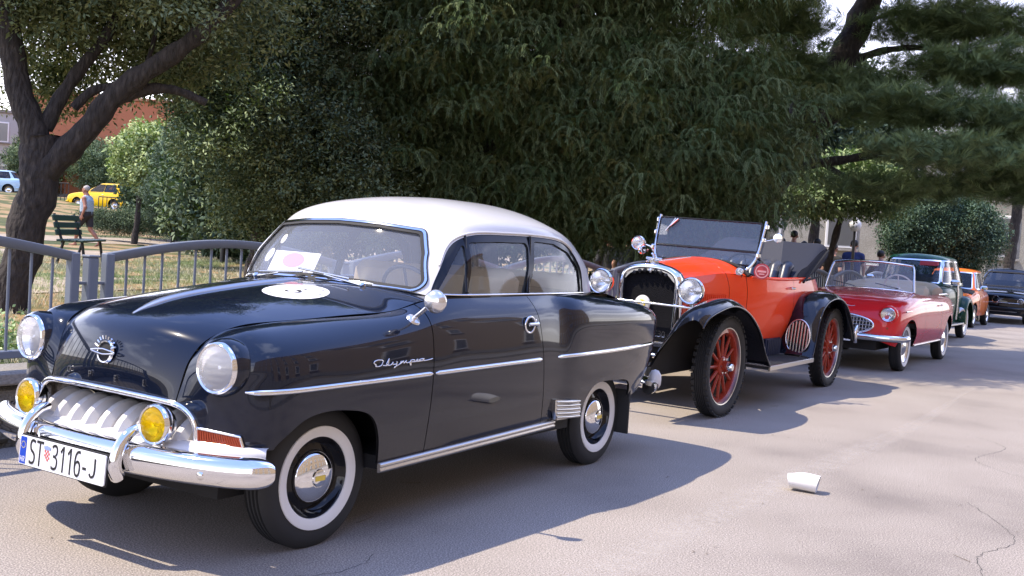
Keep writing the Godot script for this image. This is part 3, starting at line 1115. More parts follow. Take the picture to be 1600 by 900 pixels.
	for i in 30:
		var x := lerpf(0.455, -0.50, i / 29.0)
		var hit := top_at(hood, x, 0.0)
		rib.append(hit[0] - hit[1] * 0.001)
		rn.append(hit[1])
	var rs := PackedFloat32Array()
	for i in 30:
		rs.append(clampf(0.25 + i * 0.22, 0.3, 1.0) * clampf(0.3 + (29 - i) * 0.2, 0.3, 1.0))
	part("bonnet_rib", sweep(rib, rn, hump(0.040, 0.015, 9), rs), M.steel, bonnet)
	# oval sticker on the bonnet
	var st := Mb.new()
	for i in 25:
		for j in 13:
			var a := TAU * i / 24.0
			var r := 0.155 * j / 12.0
			var hit := top_at(hood, -0.225 + cos(a) * r * 1.10, 0.262 + sin(a) * r * 0.86)
			st.vert(hit[0] + hit[1] * 0.002, hit[1])
	for i in 24:
		for j in 12:
			st.quad(i * 13 + j, i * 13 + j + 1, (i + 1) * 13 + j + 1, (i + 1) * 13 + j)
	var sticker := part("rally_sticker", st, M.white_paper, bonnet)
	var sm := Mb.new()
	for i in 26:
		var a := TAU * i / 26.0
		var hit := top_at(hood, -0.225 + cos(a) * 0.138, 0.262 + sin(a) * 0.106)
		sm.add(box(Vector3.ZERO, Vector3(0.016, 0.001, 0.006 + 0.004 * (i % 3)), 0.0), Transform3D(Basis(Vector3.UP, a), hit[0] + hit[1] * 0.003))
	part("sticker_rim_print", sm, M.grey_print, sticker)
	var tw := lettering("5", 0.11, 0.001, 1.1, "Droid Serif")
	var thit := top_at(hood, -0.225, 0.262)
	var tb := Basis(V(-0.25, 0.97, 0.0).normalized(), V(-0.97, -0.25, 0.05).normalized(), Vector3.UP).orthonormalized()
	part("sticker_number", Mb.new().add(tw, Transform3D(tb, thit[0] + thit[1] * 0.004)), M.black, sticker)
	# emblem: dark disc in a bright ring, spear across it, crest of teeth above
	var ec := V(0.575, 0, 0.788)
	var en := V(1, 0, 0.12).normalized()
	var eb := axis_basis(en)
	var emb := Node3D.new()
	emb.name = "bonnet_emblem"
	bonnet.add_child(emb)
	emb.transform = Transform3D(eb.scaled_local(Vector3.ONE * 0.9), ec)
	part("disc", lathe([Vector2(0, 0.006), Vector2(0.04, 0.004), Vector2(0.046, 0.0)], 28), M.black, emb)
	part("ring", lathe([Vector2(0.042, 0.0), Vector2(0.044, 0.010), Vector2(0.05, 0.011), Vector2(0.054, 0.0)], 32), M.chrome, emb)
	var spear := PackedVector3Array()
	var upv := eb.inverse() * V(0, 0, 1)
	var rt := eb.inverse() * V(0, 1, 0)
	for i in 40:
		var a := TAU * i / 40.0
		spear.append(rt * cos(a) * 0.082 + upv * (sin(a) * 0.012 * (1.0 - 0.5 * absf(cos(a)))) + Vector3(0, 0.02, 0))
	part("spear", tube(spear, 0.0042, 6, true), M.chrome, emb)
	var crest := Mb.new()
	for i in 9:
		var a := PI * (0.12 + 0.76 * i / 8.0)
		var d := rt * cos(a) + upv * sin(a)
		crest.add(bar(d * 0.058 + Vector3(0, 0.004, 0), d * 0.074 + Vector3(0, 0.004, 0), 0.0035, 0.0045, 6))
	part("crest", crest, M.chrome, emb)
	# letters along the bonnet lip
	var li := 0
	for ch in ["O", "P", "E", "L"]:
		var y: float = [-0.245, -0.09, 0.075, 0.235][li]
		li += 1
		var lm := lettering(ch, 0.026, 0.005)
		var zf := V(1, 0.12 * y, 0.02).normalized()
		var xb := V(0, 1, 0)
		part("letter", Mb.new().add(lm, Transform3D(Basis(xb, V(0, 0, 1), zf).orthonormalized(), V(0.583 - y * y * 0.26, y, 0.688))), M.chrome_dull, bonnet)
	# mouth: lip, teeth, pan, dark back
	var lip := []
	for q in [[0.572, 0.0, 0.640], [0.566, 0.2, 0.637], [0.551, 0.35, 0.631], [0.538, 0.42, 0.620], [0.528, 0.47, 0.592], [0.522, 0.497, 0.55], [0.518, 0.502, 0.49]]:
		lip.append(q)
	var lp := []
	for i in range(lip.size() - 1, 0, -1):
		lp.append(V(lip[i][0] + 0.006, -lip[i][1], lip[i][2]))
	for q in lip:
		lp.append(V(q[0] + 0.006, q[1], q[2]))
	part("mouth_lip", tube(curve(lp, 90), 0.0125, 10), M.chrome, root)
	for i in 9:
		var y := -0.42 + i * 0.105
		var b := 0.18 * y * y
		var tp := curve([V(0.395, y * 0.95, 0.552), V(0.45 - b * 0.5, y * 0.97, 0.566), V(0.510 - b, y * 0.99, 0.550), V(0.560 - b, y, 0.510), V(0.592 - b, y, 0.452)], 20)
		var tn := PackedVector3Array()
		var tsc := PackedFloat32Array()
		for k in 20:
			tn.append(V(0.70, 0.10, 0.70))
			tsc.append(lerpf(0.90, 1.12, k / 19.0) * (0.55 + 0.45 * minf(1.0, k / 3.0)))
		var pr := []
		for q in [[-0.034, -0.055], [-0.032, -0.012], [-0.012, 0.014], [0.010, 0.017], [0.027, 0.004], [0.031, -0.012], [0.033, -0.055]]:
			pr.append(Vector2(q[0], q[1]))
			pr.append(Vector2(q[0], q[1]))
		part("grille_tooth", sweep(tp, tn, pr, tsc), M.white_enamel, root)
	part("mouth_back", bx(0.30, 0.34, -0.56, 0.56, 0.40, 0.66).add(bx(0.36, 0.50, -0.50, 0.50, 0.40, 0.44)), M.black, root)
	# white apron round the nose, above the bumper
	var ap := [[0.505, 0.0, 0.476, 0.665, 0.445], [0.52, 0.30, 0.476, 0.640, 0.445], [0.52, 0.50, 0.487, 0.605, 0.448], [0.505, 0.62, 0.488, 0.555, 0.450], [0.458, 0.715, 0.488, 0.495, 0.452], [0.43, 0.745, 0.487, 0.465, 0.456], [0.405, 0.765, 0.486, 0.435, 0.460]]
	var ar := []
	for s in [-1, 1]:
		for i in (range(ap.size() - 1, 0, -1) if s == -1 else range(ap.size())):
			var q: Array = ap[i]
			var out: float = 0.0 if q[1] < 0.65 else (q[1] - 0.65) * 0.22
			ar.append([[q[0] - 0.01, q[1] * s, q[2] + 0.004], [lerpf(q[0], q[3], 0.55), (q[1] + out * 0.55) * s, q[2] + 0.002], [q[3], (q[1] + out) * s, lerpf(q[2], q[4], 0.7)], [q[3] + 0.004, (q[1] + out) * s, q[4] - 0.07]])
	part("front_apron", surf(grid(ar), 80, 12), M.white_enamel, root)
	# bumper
	var bp := []
	var half := [[0.672, 0.0], [0.662, 0.25], [0.632, 0.46], [0.586, 0.63], [0.530, 0.755], [0.478, 0.815], [0.440, 0.838]]
	for i in range(half.size() - 1, 0, -1):
		bp.append(V(half[i][0], -half[i][1], 0.411))
	for q in half:
		bp.append(V(q[0], q[1], 0.411))
	var bpath := curve(bp, 90)
	var bn := PackedVector3Array()
	var bs := PackedFloat32Array()
	for i in 90:
		var t := frame_at(bpath, i, false)
		bn.append(t.cross(Vector3.UP) * -1.0)
		bs.append(1.0)
		var e := minf(i, 89 - i)
		if e < 7:
			bs[i] = sqrt(1.0 - pow((7.0 - e) / 7.4, 2.0)) * 0.7 + 0.3
	var fix := bn[45].dot(V(1, 0, 0))
	if fix < 0:
		for i in 90:
			bn[i] = -bn[i]
	part("front_bumper", sweep(bpath, bn, [Vector2(-0.060, -0.022), Vector2(-0.060, 0.010), Vector2(-0.054, 0.028), Vector2(-0.038, 0.042), Vector2(-0.014, 0.049), Vector2(0.012, 0.049), Vector2(0.036, 0.042), Vector2(0.052, 0.028), Vector2(0.060, 0.008), Vector2(0.060, -0.022)], bs), M.chrome, root)
	part("bumper_bolt", turned([Vector2(0, 0.018), Vector2(0.012, 0.015), Vector2(0.019, 0.006), Vector2(0.02, 0)], V(0.618, 0.65, 0.40), V(0.75, 0.66, 0), 18), M.chrome, root)
	part("bumper_bolt", turned([Vector2(0, 0.018), Vector2(0.012, 0.015), Vector2(0.019, 0.006), Vector2(0.02, 0)], V(0.618, -0.65, 0.40), V(0.75, -0.66, 0), 18), M.chrome, root)
	# number plate
	number_plate(root, Transform3D(Basis(V(0, 1, 0), V(-0.06, 0, 1).normalized(), V(1, 0, 0.06).normalized()), V(0.766, 0.010, 0.372)))
	# rear bumper and its white overrider
	var rb := []
	for q in [[-3.06, 0.74], [-3.22, 0.69], [-3.36, 0.5], [-3.41, 0.0], [-3.36, -0.5], [-3.22, -0.69], [-3.06, -0.74]]:
		rb.append(V(q[0], q[1], 0.44))
	part("rear_bumper", tube(curve(rb, 50), 0.045, 10, false, 1.0), M.chrome, root)
	part("rear_overrider", turned([Vector2(0, 0.07), Vector2(0.025, 0.062), Vector2(0.042, 0.035), Vector2(0.045, 0.0), Vector2(0.042, -0.035), Vector2(0.025, -0.062), Vector2(0, -0.07)], V(-3.24, 0.70, 0.475), Vector3.UP, 18), M.white_enamel, root)
	# boot lid
	var bl := []
	for x in [-2.2, -2.45, -2.7, -2.95, -3.12, -3.2]:
		var r := []
		for w in [-1.0, -0.7, -0.35, 0.0, 0.35, 0.7, 1.0]:
			var zz := 1.065 - maxf(0.0, -2.45 - x) * 0.13
			r.append([x, w * (0.68 - maxf(0.0, -2.4 - x) * 0.16), zz + 0.012 * (1 - w * w)])
		bl.append(r)
	part("boot_lid", surf(grid(bl), 40, 40, 0, 0, 0, 0, true), navy, root)
	# --- roof with its glazed openings
	var top := opel_top()
	var ws := PackedVector2Array([Vector2(-0.545, 1.122), Vector2(-0.3, 1.138), Vector2(0, 1.147), Vector2(0.3, 1.138), Vector2(0.545, 1.122), Vector2(0.503, 1.235), Vector2(0.450, 1.322), Vector2(0.25, 1.340), Vector2(0, 1.349), Vector2(-0.25, 1.340), Vector2(-0.450, 1.322), Vector2(-0.503, 1.235)])
	var rw := PackedVector2Array([Vector2(-0.34, 1.16), Vector2(0.34, 1.16), Vector2(0.30, 1.28), Vector2(-0.30, 1.28)])
	var so := curve2([Vector2(-0.745, 1.05), Vector2(-0.83, 1.195), Vector2(-0.94, 1.308), Vector2(-1.07, 1.358), Vector2(-1.3, 1.372), Vector2(-1.6, 1.376), Vector2(-1.90, 1.368), Vector2(-2.08, 1.325), Vector2(-2.18, 1.22), Vector2(-2.215, 1.08)], 60)
	so.append_array(PackedVector2Array([Vector2(-2.205, 1.056), Vector2(-2.18, 1.050), Vector2(-1.5, 1.043), Vector2(-0.80, 1.040)]))
	var d_ws := PackedFloat32Array()
	var d_rw := PackedFloat32Array()
	var d_so := PackedFloat32Array()
	for q in top.p:
		d_ws.append(sdp(ws, Vector2(-q.z, q.y)) - 0.045 if q.x > -1.0 else 1.0)
		d_rw.append(sdp(rw, Vector2(-q.z, q.y)) - 0.05 if q.x < -2.25 else 1.0)
		d_so.append(sdp(so, Vector2(q.x, q.y)) if absf(q.z) > 0.45 and q.y < 1.42 else 1.0)
	var k_n := top.p.size()
	var holes := PackedFloat32Array()
	var holes_in := PackedFloat32Array()
	for i in k_n:
		holes.append(minf(minf(d_ws[i], d_rw[i]), d_so[i]))
		holes_in.append(holes[i] - 0.012)
	# the top is modelled over its left half, the other half is its mirror image
	part("roof", both(clip(top, holes)), M.cream, root)
	part("headlining", both(clip(inset(top, -0.03), holes_in)), M.lining, root)
	var band := func(d: PackedFloat32Array, lo: float, hi: float) -> PackedFloat32Array:
		var o := PackedFloat32Array()
		for v in d:
			o.append(minf(v - lo, hi - v))
		return o
	# windscreen, its rubber and bright strip
	part("windscreen", both(clip(inset(top, -0.008), band.call(d_ws, -9.0, 0.006))), M.glass, root)
	part("windscreen_rubber", both(clip(inset(top, 0.004), band.call(d_ws, -0.016, 0.011))), M.rubber, root)
	part("windscreen_trim", both(clip(inset(top, 0.008), band.call(d_ws, -0.003, 0.006))), M.chrome, root)
	part("rear_window", both(clip(inset(top, -0.006), band.call(d_rw, -9.0, 0.006))), M.glass, root)
	part("rear_window_rubber", both(clip(inset(top, 0.004), band.call(d_rw, -0.014, 0.010))), M.rubber, root)
	# side frames and panes
	var quarter := PackedVector2Array([Vector2(-0.795, 1.068), Vector2(-0.90, 1.21), Vector2(-0.998, 1.300), Vector2(-0.950, 1.068)])
	var drop := PackedVector2Array([Vector2(-1.015, 1.082), Vector2(-1.066, 1.300), Vector2(-1.3, 1.311), Vector2(-1.562, 1.315), Vector2(-1.492, 1.086)])
	var back := PackedVector2Array([Vector2(-1.585, 1.090), Vector2(-1.685, 1.326), Vector2(-1.88, 1.320), Vector2(-2.035, 1.278), Vector2(-2.125, 1.19), Vector2(-2.155, 1.096)])
	var area := clip(top, band.call(d_so, -9.0, 0.004))
	var f_panes := func(q): return minf(sdp(quarter, Vector2(q.x, q.y)) - 0.008, minf(sdp(drop, Vector2(q.x, q.y)) - 0.025, sdp(back, Vector2(q.x, q.y)) - 0.025))
	var frame_skin := cut(inset(area, -0.004), f_panes)
	var frame_in := inset(frame_skin, -0.018)
	var panes := []
	for g in [["quarter_light", quarter, 0.012], ["door_window", drop, 0.03], ["side_window", back, 0.03]]:
		panes.append([g[0], cut(inset(area, -0.012), func(q): return g[2] - sdp(g[1], Vector2(q.x, q.y)))])
	for s in [1, -1]:
		var mir := func(m): return m if s == 1 else mirror(m)
		part("window_frame", mir.call(frame_skin), M.black_gloss, root)
		part("window_frame_lining", mir.call(frame_in), M.black, root)
		for g in panes:
			part(g[0], mir.call(g[1]), M.side_glass, root)
		# uprights between the panes and the bright gutter over them
		for e in [[Vector2(-0.965, 1.075), Vector2(-1.035, 1.355), 0.009], [Vector2(-1.535, 1.075), Vector2(-1.628, 1.375), 0.012]]:
			var a := side_point(top, e[0])
			var b := side_point(top, e[1])
			part("window_upright", mir.call(bar(a, b, e[2], e[2] * 0.8, 8)), M.black_gloss, root)
		var gut := PackedVector3Array()
		for i in range(6, 50):
			gut.append(side_point(top, so[i] + Vector2(0, 0.010)))
		part("rain_gutter", mir.call(tube(gut, 0.0065, 6)), M.cream, root)
		var sill := PackedVector3Array()
		for i in 30:
			sill.append(side_point(top, Vector2(lerpf(-0.80, -2.20, i / 29.0), 1.064 + 0.006 * i / 29.0)) + V(0, 0.004, 0))
		part("window_sill_strip", mir.call(tube(sill, 0.006, 6)), M.chrome if s == 1 else M.chrome, root)
		# wipers
		var piv := V(-0.600, 0.335, 1.084) if s == 1 else V(-0.612, -0.40, 1.080)
		var tip := V(-0.640, -0.11, 1.128) if s == 1 else V(-0.618, -0.06, 1.112)
		var wp := part("wiper", bar(piv, piv.lerp(tip, 0.55) + V(0.03, 0, 0.012), 0.007, 0.005).add(turned([Vector2(0, 0.02), Vector2(0.014, 0.012), Vector2(0.016, -0.02)], piv, V(0.6, 0, 0.8), 12)), M.chrome, root)
		part("wiper_blade", bar(piv.lerp(tip, 0.15) + V(0.028, 0, 0.022), tip + V(0.022, 0, 0.012), 0.006, 0.006), M.chrome_dull, wp)
	# mirror on the driver's side
	var mc := V(-0.478, 0.862, 1.053)
	var mir_root := Node3D.new()
	mir_root.name = "door_mirror"
	root.add_child(mir_root)
	part("mirror_head", turned([Vector2(0, 0.030), Vector2(0.025, 0.027), Vector2(0.042, 0.018), Vector2(0.051, 0.004), Vector2(0.053, -0.006), Vector2(0.053, -0.013), Vector2(0.047, -0.014), Vector2(0.0, -0.010)], mc, V(1, 0.25, 0.05), 30), M.white_chrome, mir_root)
	var stem := curve([V(-0.498, 0.735, 0.965), V(-0.492, 0.765, 0.985), V(-0.485, 0.815, 1.022), mc + V(0.01, -0.01, -0.005)], 14)
	part("mirror_stem", tube(stem, 0.010, 8).add(turned([Vector2(0, 0.012), Vector2(0.03, 0.008), Vector2(0.036, 0)], V(-0.498, 0.732, 0.958), V(0, 0.6, 0.8), 20)), M.white_chrome, mir_root)
	# script on the wing, bent from wire
	script_badge(root, side)
	# --- inside
	car_seat(root, -1.30, 0.62, 1.16, 1.13, M.tan_cloth, "front_seat")
	car_seat(root, -2.02, 0.62, 1.16, 1.12, M.tan_cloth, "rear_seat")
	part("floor_pan", bx(-3.1, 0.40, -0.50, 0.50, 0.24, 0.36).add(bx(-1.98, -0.30, -0.745, 0.745, 0.30, 0.36)), M.black, root)
	part("dashboard", box(V(-0.80, 0, 0.985), Vector3(0.22, 0.17, 1.24), 0.06), M.dash, root)
	part("parcel_shelf", bx(-2.72, -2.28, -0.56, 0.56, 1.02, 1.045), M.tan_cloth, root)
	for s in [1, -1]:
		part("door_card", bx(-2.22, -0.78, 0.655 * s, 0.668 * s, 0.40, 1.045, 0.004), M.tan_cloth, root)
	part("firewall", bx(-0.62, -0.60, -0.66, 0.66, 0.30, 0.97), M.black, root)
	steering_wheel(root, V(-1.0, 0.33, 1.02), V(-0.88, 0, 0.47).normalized(), 0.185, M.dash)
	var card := Transform3D(Basis(V(0.12, 1, 0).normalized(), V(-0.45, 0.05, 0.9).normalized(), V(0.9, -0.1, 0.45).normalized()).orthonormalized(), V(-0.705, -0.235, 1.150))
	var rc := part("rally_card", Mb.new().add(box(Vector3.ZERO, Vector3(0.36, 0.15, 0.003), 0.0), card), M.white_paper, root)
	part("card_print", Mb.new().add(prism(ellipse(0.17, 0.085, 28), 0.001), card.translated_local(Vector3(-0.01, 0.025, 0.002))), M.pink_print, rc)
	part("card_mark", Mb.new().add(prism(ellipse(0.035, 0.035, 20), 0.001), card.translated_local(Vector3(0.13, -0.045, 0.002))), M.grey_print, rc)
	for q in [[-0.47, 1.19, 0.07], [-0.435, 1.28, 0.05]]:
		part("windscreen_sticker", turned([Vector2(0, 0), Vector2(q[2] * 0.6, 0.0)], V(-0.62 - (q[1] - 1.08) * 0.72 - 0.07, q[0], q[1]), V(0.8, -0.35, 0.5), 20), M.white_paper, root)
	# wheels
	var tyre := lathe(tyre_profile(0.303, 0.142, 0.165), 64)
	var ww := lathe([Vector2(0.172, 0.055), Vector2(0.174, 0.0655), Vector2(0.188, 0.0715), Vector2(0.205, 0.0745), Vector2(0.219, 0.0748), Vector2(0.221, 0.068)], 64)
	var disc := lathe([Vector2(0.174, 0.060), Vector2(0.170, 0.064), Vector2(0.165, 0.058), Vector2(0.160, 0.040), Vector2(0.142, 0.026), Vector2(0.120, 0.032), Vector2(0.100, 0.036), Vector2(0, 0.036)], 56)
	var cap := lathe([Vector2(0.115, 0.034), Vector2(0.1145, 0.044), Vector2(0.108, 0.053), Vector2(0.09, 0.063), Vector2(0.062, 0.071), Vector2(0.042, 0.074), Vector2(0.040, 0.071), Vector2(0.036, 0.080), Vector2(0.03, 0.082), Vector2(0, 0.083)], 56)
	for q in [[0.0, 0.598, 0.045], [-2.487, 0.606, 0.0], [0.0, -0.598, 0.045], [-2.487, -0.606, 0.0]]:
		var w := wheel_at(root, q[0], q[1], 0.298, [["tyre", tyre, M.rubber], ["whitewall", ww, M.white_rubber], ["wheel_disc", disc, M.black_gloss], ["hub_cap", cap, M.chrome]], -q[2])
		part("cap_badge", box(Vector3(0, 0.0835, 0), Vector3(0.056, 0.003, 0.022), 0.001), M.yellow_paint, w)
	# axles and exhaust underneath
	part("front_axle", bar(V(0, -0.6, 0.29), V(0, 0.6, 0.29), 0.03), M.black, root)
	part("rear_axle", bar(V(-2.487, -0.6, 0.29), V(-2.487, 0.6, 0.29), 0.035), M.black, root)
	part("radiator_grille_back", bx(0.30, 0.36, -0.45, 0.45, 0.30, 0.8), M.black, root)


var buckets := {}


func skin_at(m: Mb, x: float, z: float) -> Array:   # the flank's point in side view at (x, z), and its normal
	var id := m.get_instance_id()
	if not buckets.has(id):
		var made := {}
		for i in m.p.size():
			if m.p[i].z <= 0.0:
				var key := Vector2i(floori(m.p[i].x * 16.0), floori(m.p[i].y * 16.0))
				if not made.has(key):
					made[key] = PackedInt32Array()
				made[key].append(i)
		buckets[id] = made
	var cells: Dictionary = buckets[id]
	var b0 := 1e9
	var b1 := 1e9
	var b2 := 1e9
	var w0 := 0
	var w1 := 0
	var w2 := 0
	var cx := floori(x * 16.0)
	var cz := floori(z * 16.0)
	for i in range(cx - 1, cx + 2):
		for j in range(cz - 1, cz + 2):
			for k in cells.get(Vector2i(i, j), PackedInt32Array()):
				var d := Vector2(m.p[k].x - x, m.p[k].y - z).length_squared()
				if d < b0:
					b2 = b1; w2 = w1
					b1 = b0; w1 = w0
					b0 = d; w0 = k
				elif d < b1:
					b2 = b1; w2 = w1
					b1 = d; w1 = k
				elif d < b2:
					b2 = d; w2 = k
	var w := 0.0
	var zz := 0.0
	var nn := Vector3.ZERO
	for e in [[b0, w0], [b1, w1], [b2, w2]]:
		var g: float = 1.0 / (sqrt(e[0]) + 1e-4)
		var q := m.p[e[1]]
		var no := m.n[e[1]]
		var nz := no.z if absf(no.z) > 0.2 else -0.2
		zz += g * (q.z - (no.x * (x - q.x) + no.y * (z - q.y)) / nz)
		nn += no * g
		w += g
	return [Vector3(x, z, zz / w), nn.normalized()]


func top_at(m: Mb, x: float, y: float) -> Array:   # the same seen from above
	var best := 1e9
	var who := 0
	for i in m.p.size():
		var d := Vector2(m.p[i].x - x, m.p[i].z + y).length_squared()
		if m.n[i].y > 0.15 and d < best:
			best = d
			who = i
	var q := m.p[who]
	var no := m.n[who]
	return [Vector3(x, q.y - (no.x * (x - q.x) + no.z * (-y - q.z)) / no.y, -y), no]


func side_point(m: Mb, q: Vector2) -> Vector3:
	var h := skin_at(m, q.x, q.y)
	return h[0] + h[1] * 0.002


func script_badge(root: Node3D, side: Mb) -> void:
	var strokes := [
		[[0.05, 0.32], [0.0, 0.55], [0.02, 0.9], [0.1, 1.0], [0.2, 0.9], [0.2, 0.5], [0.13, 0.12], [0.05, 0.12], [0.04, 0.3]],
		[[0.2, 0.2], [0.3, 0.1], [0.36, 0.6], [0.37, 1.0], [0.33, 0.6], [0.33, 0.12], [0.40, 0.1], [0.47, 0.45], [0.47, 0.15], [0.55, 0.15], [0.57, 0.45], [0.56, -0.05], [0.5, -0.35], [0.53, -0.2], [0.66, 0.15], [0.68, 0.45], [0.68, 0.15], [0.74, 0.45], [0.76, 0.15], [0.82, 0.45], [0.83, 0.15], [0.92, 0.2], [0.95, 0.45], [0.94, -0.3], [0.95, 0.4], [1.02, 0.45], [1.02, 0.18], [0.96, 0.18], [1.08, 0.15], [1.12, 0.45], [1.12, 0.15], [1.24, 0.18], [1.28, 0.45], [1.20, 0.4], [1.18, 0.2], [1.26, 0.15], [1.30, 0.45], [1.31, 0.15], [1.55, 0.28]]]
	var m := Mb.new()
	for s in strokes:
		var pts := []
		for q in s:
			pts.append(Vector3(q[0], q[1], 0))
		var c := curve(pts, s.size() * 6)
		var path := PackedVector3Array()
		for q in c:
			var h := skin_at(side, -0.165 - q.x * 0.262, 0.768 + q.y * 0.030 + q.x * 0.005)
			path.append(h[0] + h[1] * 0.005)
		m.add(tube(path, 0.0028, 6))
	part("wing_script", m, M.chrome, root)


func number_plate(root: Node3D, x: Transform3D) -> void:
	var pl := part("number_plate", Mb.new().add(prism(round_rect(0.545, 0.116, 0.008), 0.006), x.translated_local(Vector3(0, 0, -0.006))), M.plate_white, root)
	part("plate_holder", Mb.new().add(prism(round_rect(0.555, 0.126, 0.008), 0.006), x.translated_local(Vector3(0, 0, -0.013))), M.black, pl)
	part("plate_band", Mb.new().add(prism(round_rect(0.040, 0.108, 0.003), 0.0008), x.translated_local(Vector3(-0.248, 0, 0.0004))), M.plate_blue, pl)
	var stars := Mb.new()
	for i in 12:
		stars.add(prism(ellipse(0.0042, 0.0042, 6), 0.0006), Transform3D(Basis.IDENTITY, Vector3(-0.248 + cos(TAU * i / 12.0) * 0.013, 0.022 + sin(TAU * i / 12.0) * 0.013, 0.0012)))
	part("plate_stars", Mb.new().add(stars, x), M.plate_yellow, pl)
	part("plate_country", Mb.new().add(lettering("HR", 0.022, 0.0008, 0.85), x.translated_local(Vector3(-0.248, -0.036, 0.0014))), M.plate_white, pl)
	for q in [["S", -0.186], ["T", -0.138], ["3", -0.038], ["1", 0.012], ["1", 0.058], ["6", 0.104], ["-", 0.149]]:
		part("plate_character", Mb.new().add(lettering(q[0], 0.101, 0.001, 0.62), x.translated_local(Vector3(q[1], 0.0, 0.0012))), M.black, pl)
	var jay := []
	for q in [[0.012, 0.037], [0.012, -0.018], [0.004, -0.033], [-0.009, -0.034], [-0.017, -0.024]]:
		jay.append(Vector3(q[0], q[1], 0))
	var stroke := sweep(curve(jay, 24), Vector3(0, 0, 1), [Vector2(-0.0045, -0.0005), Vector2(-0.0045, 0.0006), Vector2(0.0045, 0.0006), Vector2(0.0045, -0.0005)])
	part("plate_character", Mb.new().add(stroke, x.translated_local(Vector3(0.200, 0.0, 0.0012))), M.black, pl)
	var chk := Mb.new()
	for i in 4:
		for j in 5:
			if (i + j) % 2 == 0 and not (j == 4 and (i == 0 or i == 3)):
				chk.add(box(Vector3(-0.102 + i * 0.0085, 0.018 - j * 0.0085, 0.0012), Vector3(0.0085, 0.0085, 0.0008), 0))
	part("plate_shield", Mb.new().add(chk, x), M.plate_red, pl)
	part("plate_crown", Mb.new().add(prism(PackedVector2Array([Vector2(-0.019, 0), Vector2(0.019, 0), Vector2(0.023, 0.012), Vector2(0, 0.016), Vector2(-0.023, 0.012)]), 0.0008), x.translated_local(Vector3(-0.089, 0.024, 0.001))), M.plate_blue_pale, pl)


# ---------------------------------------------------------------- ground, wall, fence, bench
func park_h(x: float, y: float) -> float:   # height of the park in road axes (y < -1.9)
	var d := -1.9 - y
	return 0.41 + 0.03 * smoothstep(0.0, 6.0, d) + 1.95 * smoothstep(22.0, 56.0, d) + 0.02 * sin(x * 0.7) * smoothstep(0, 3, d)


func blob_sheet(outline: Array, lift: float, k := 60) -> Mb:   # flat patch laid on the park
	var g := curve2(outline, k)
	var m := Mb.new()
	var ids := Geometry2D.triangulate_polygon(g)
	for q in g:
		m.vert(V(q.x, q.y, park_h(q.x, q.y) + lift), Vector3.UP, q)
	m.t.append_array(ids)
	return m


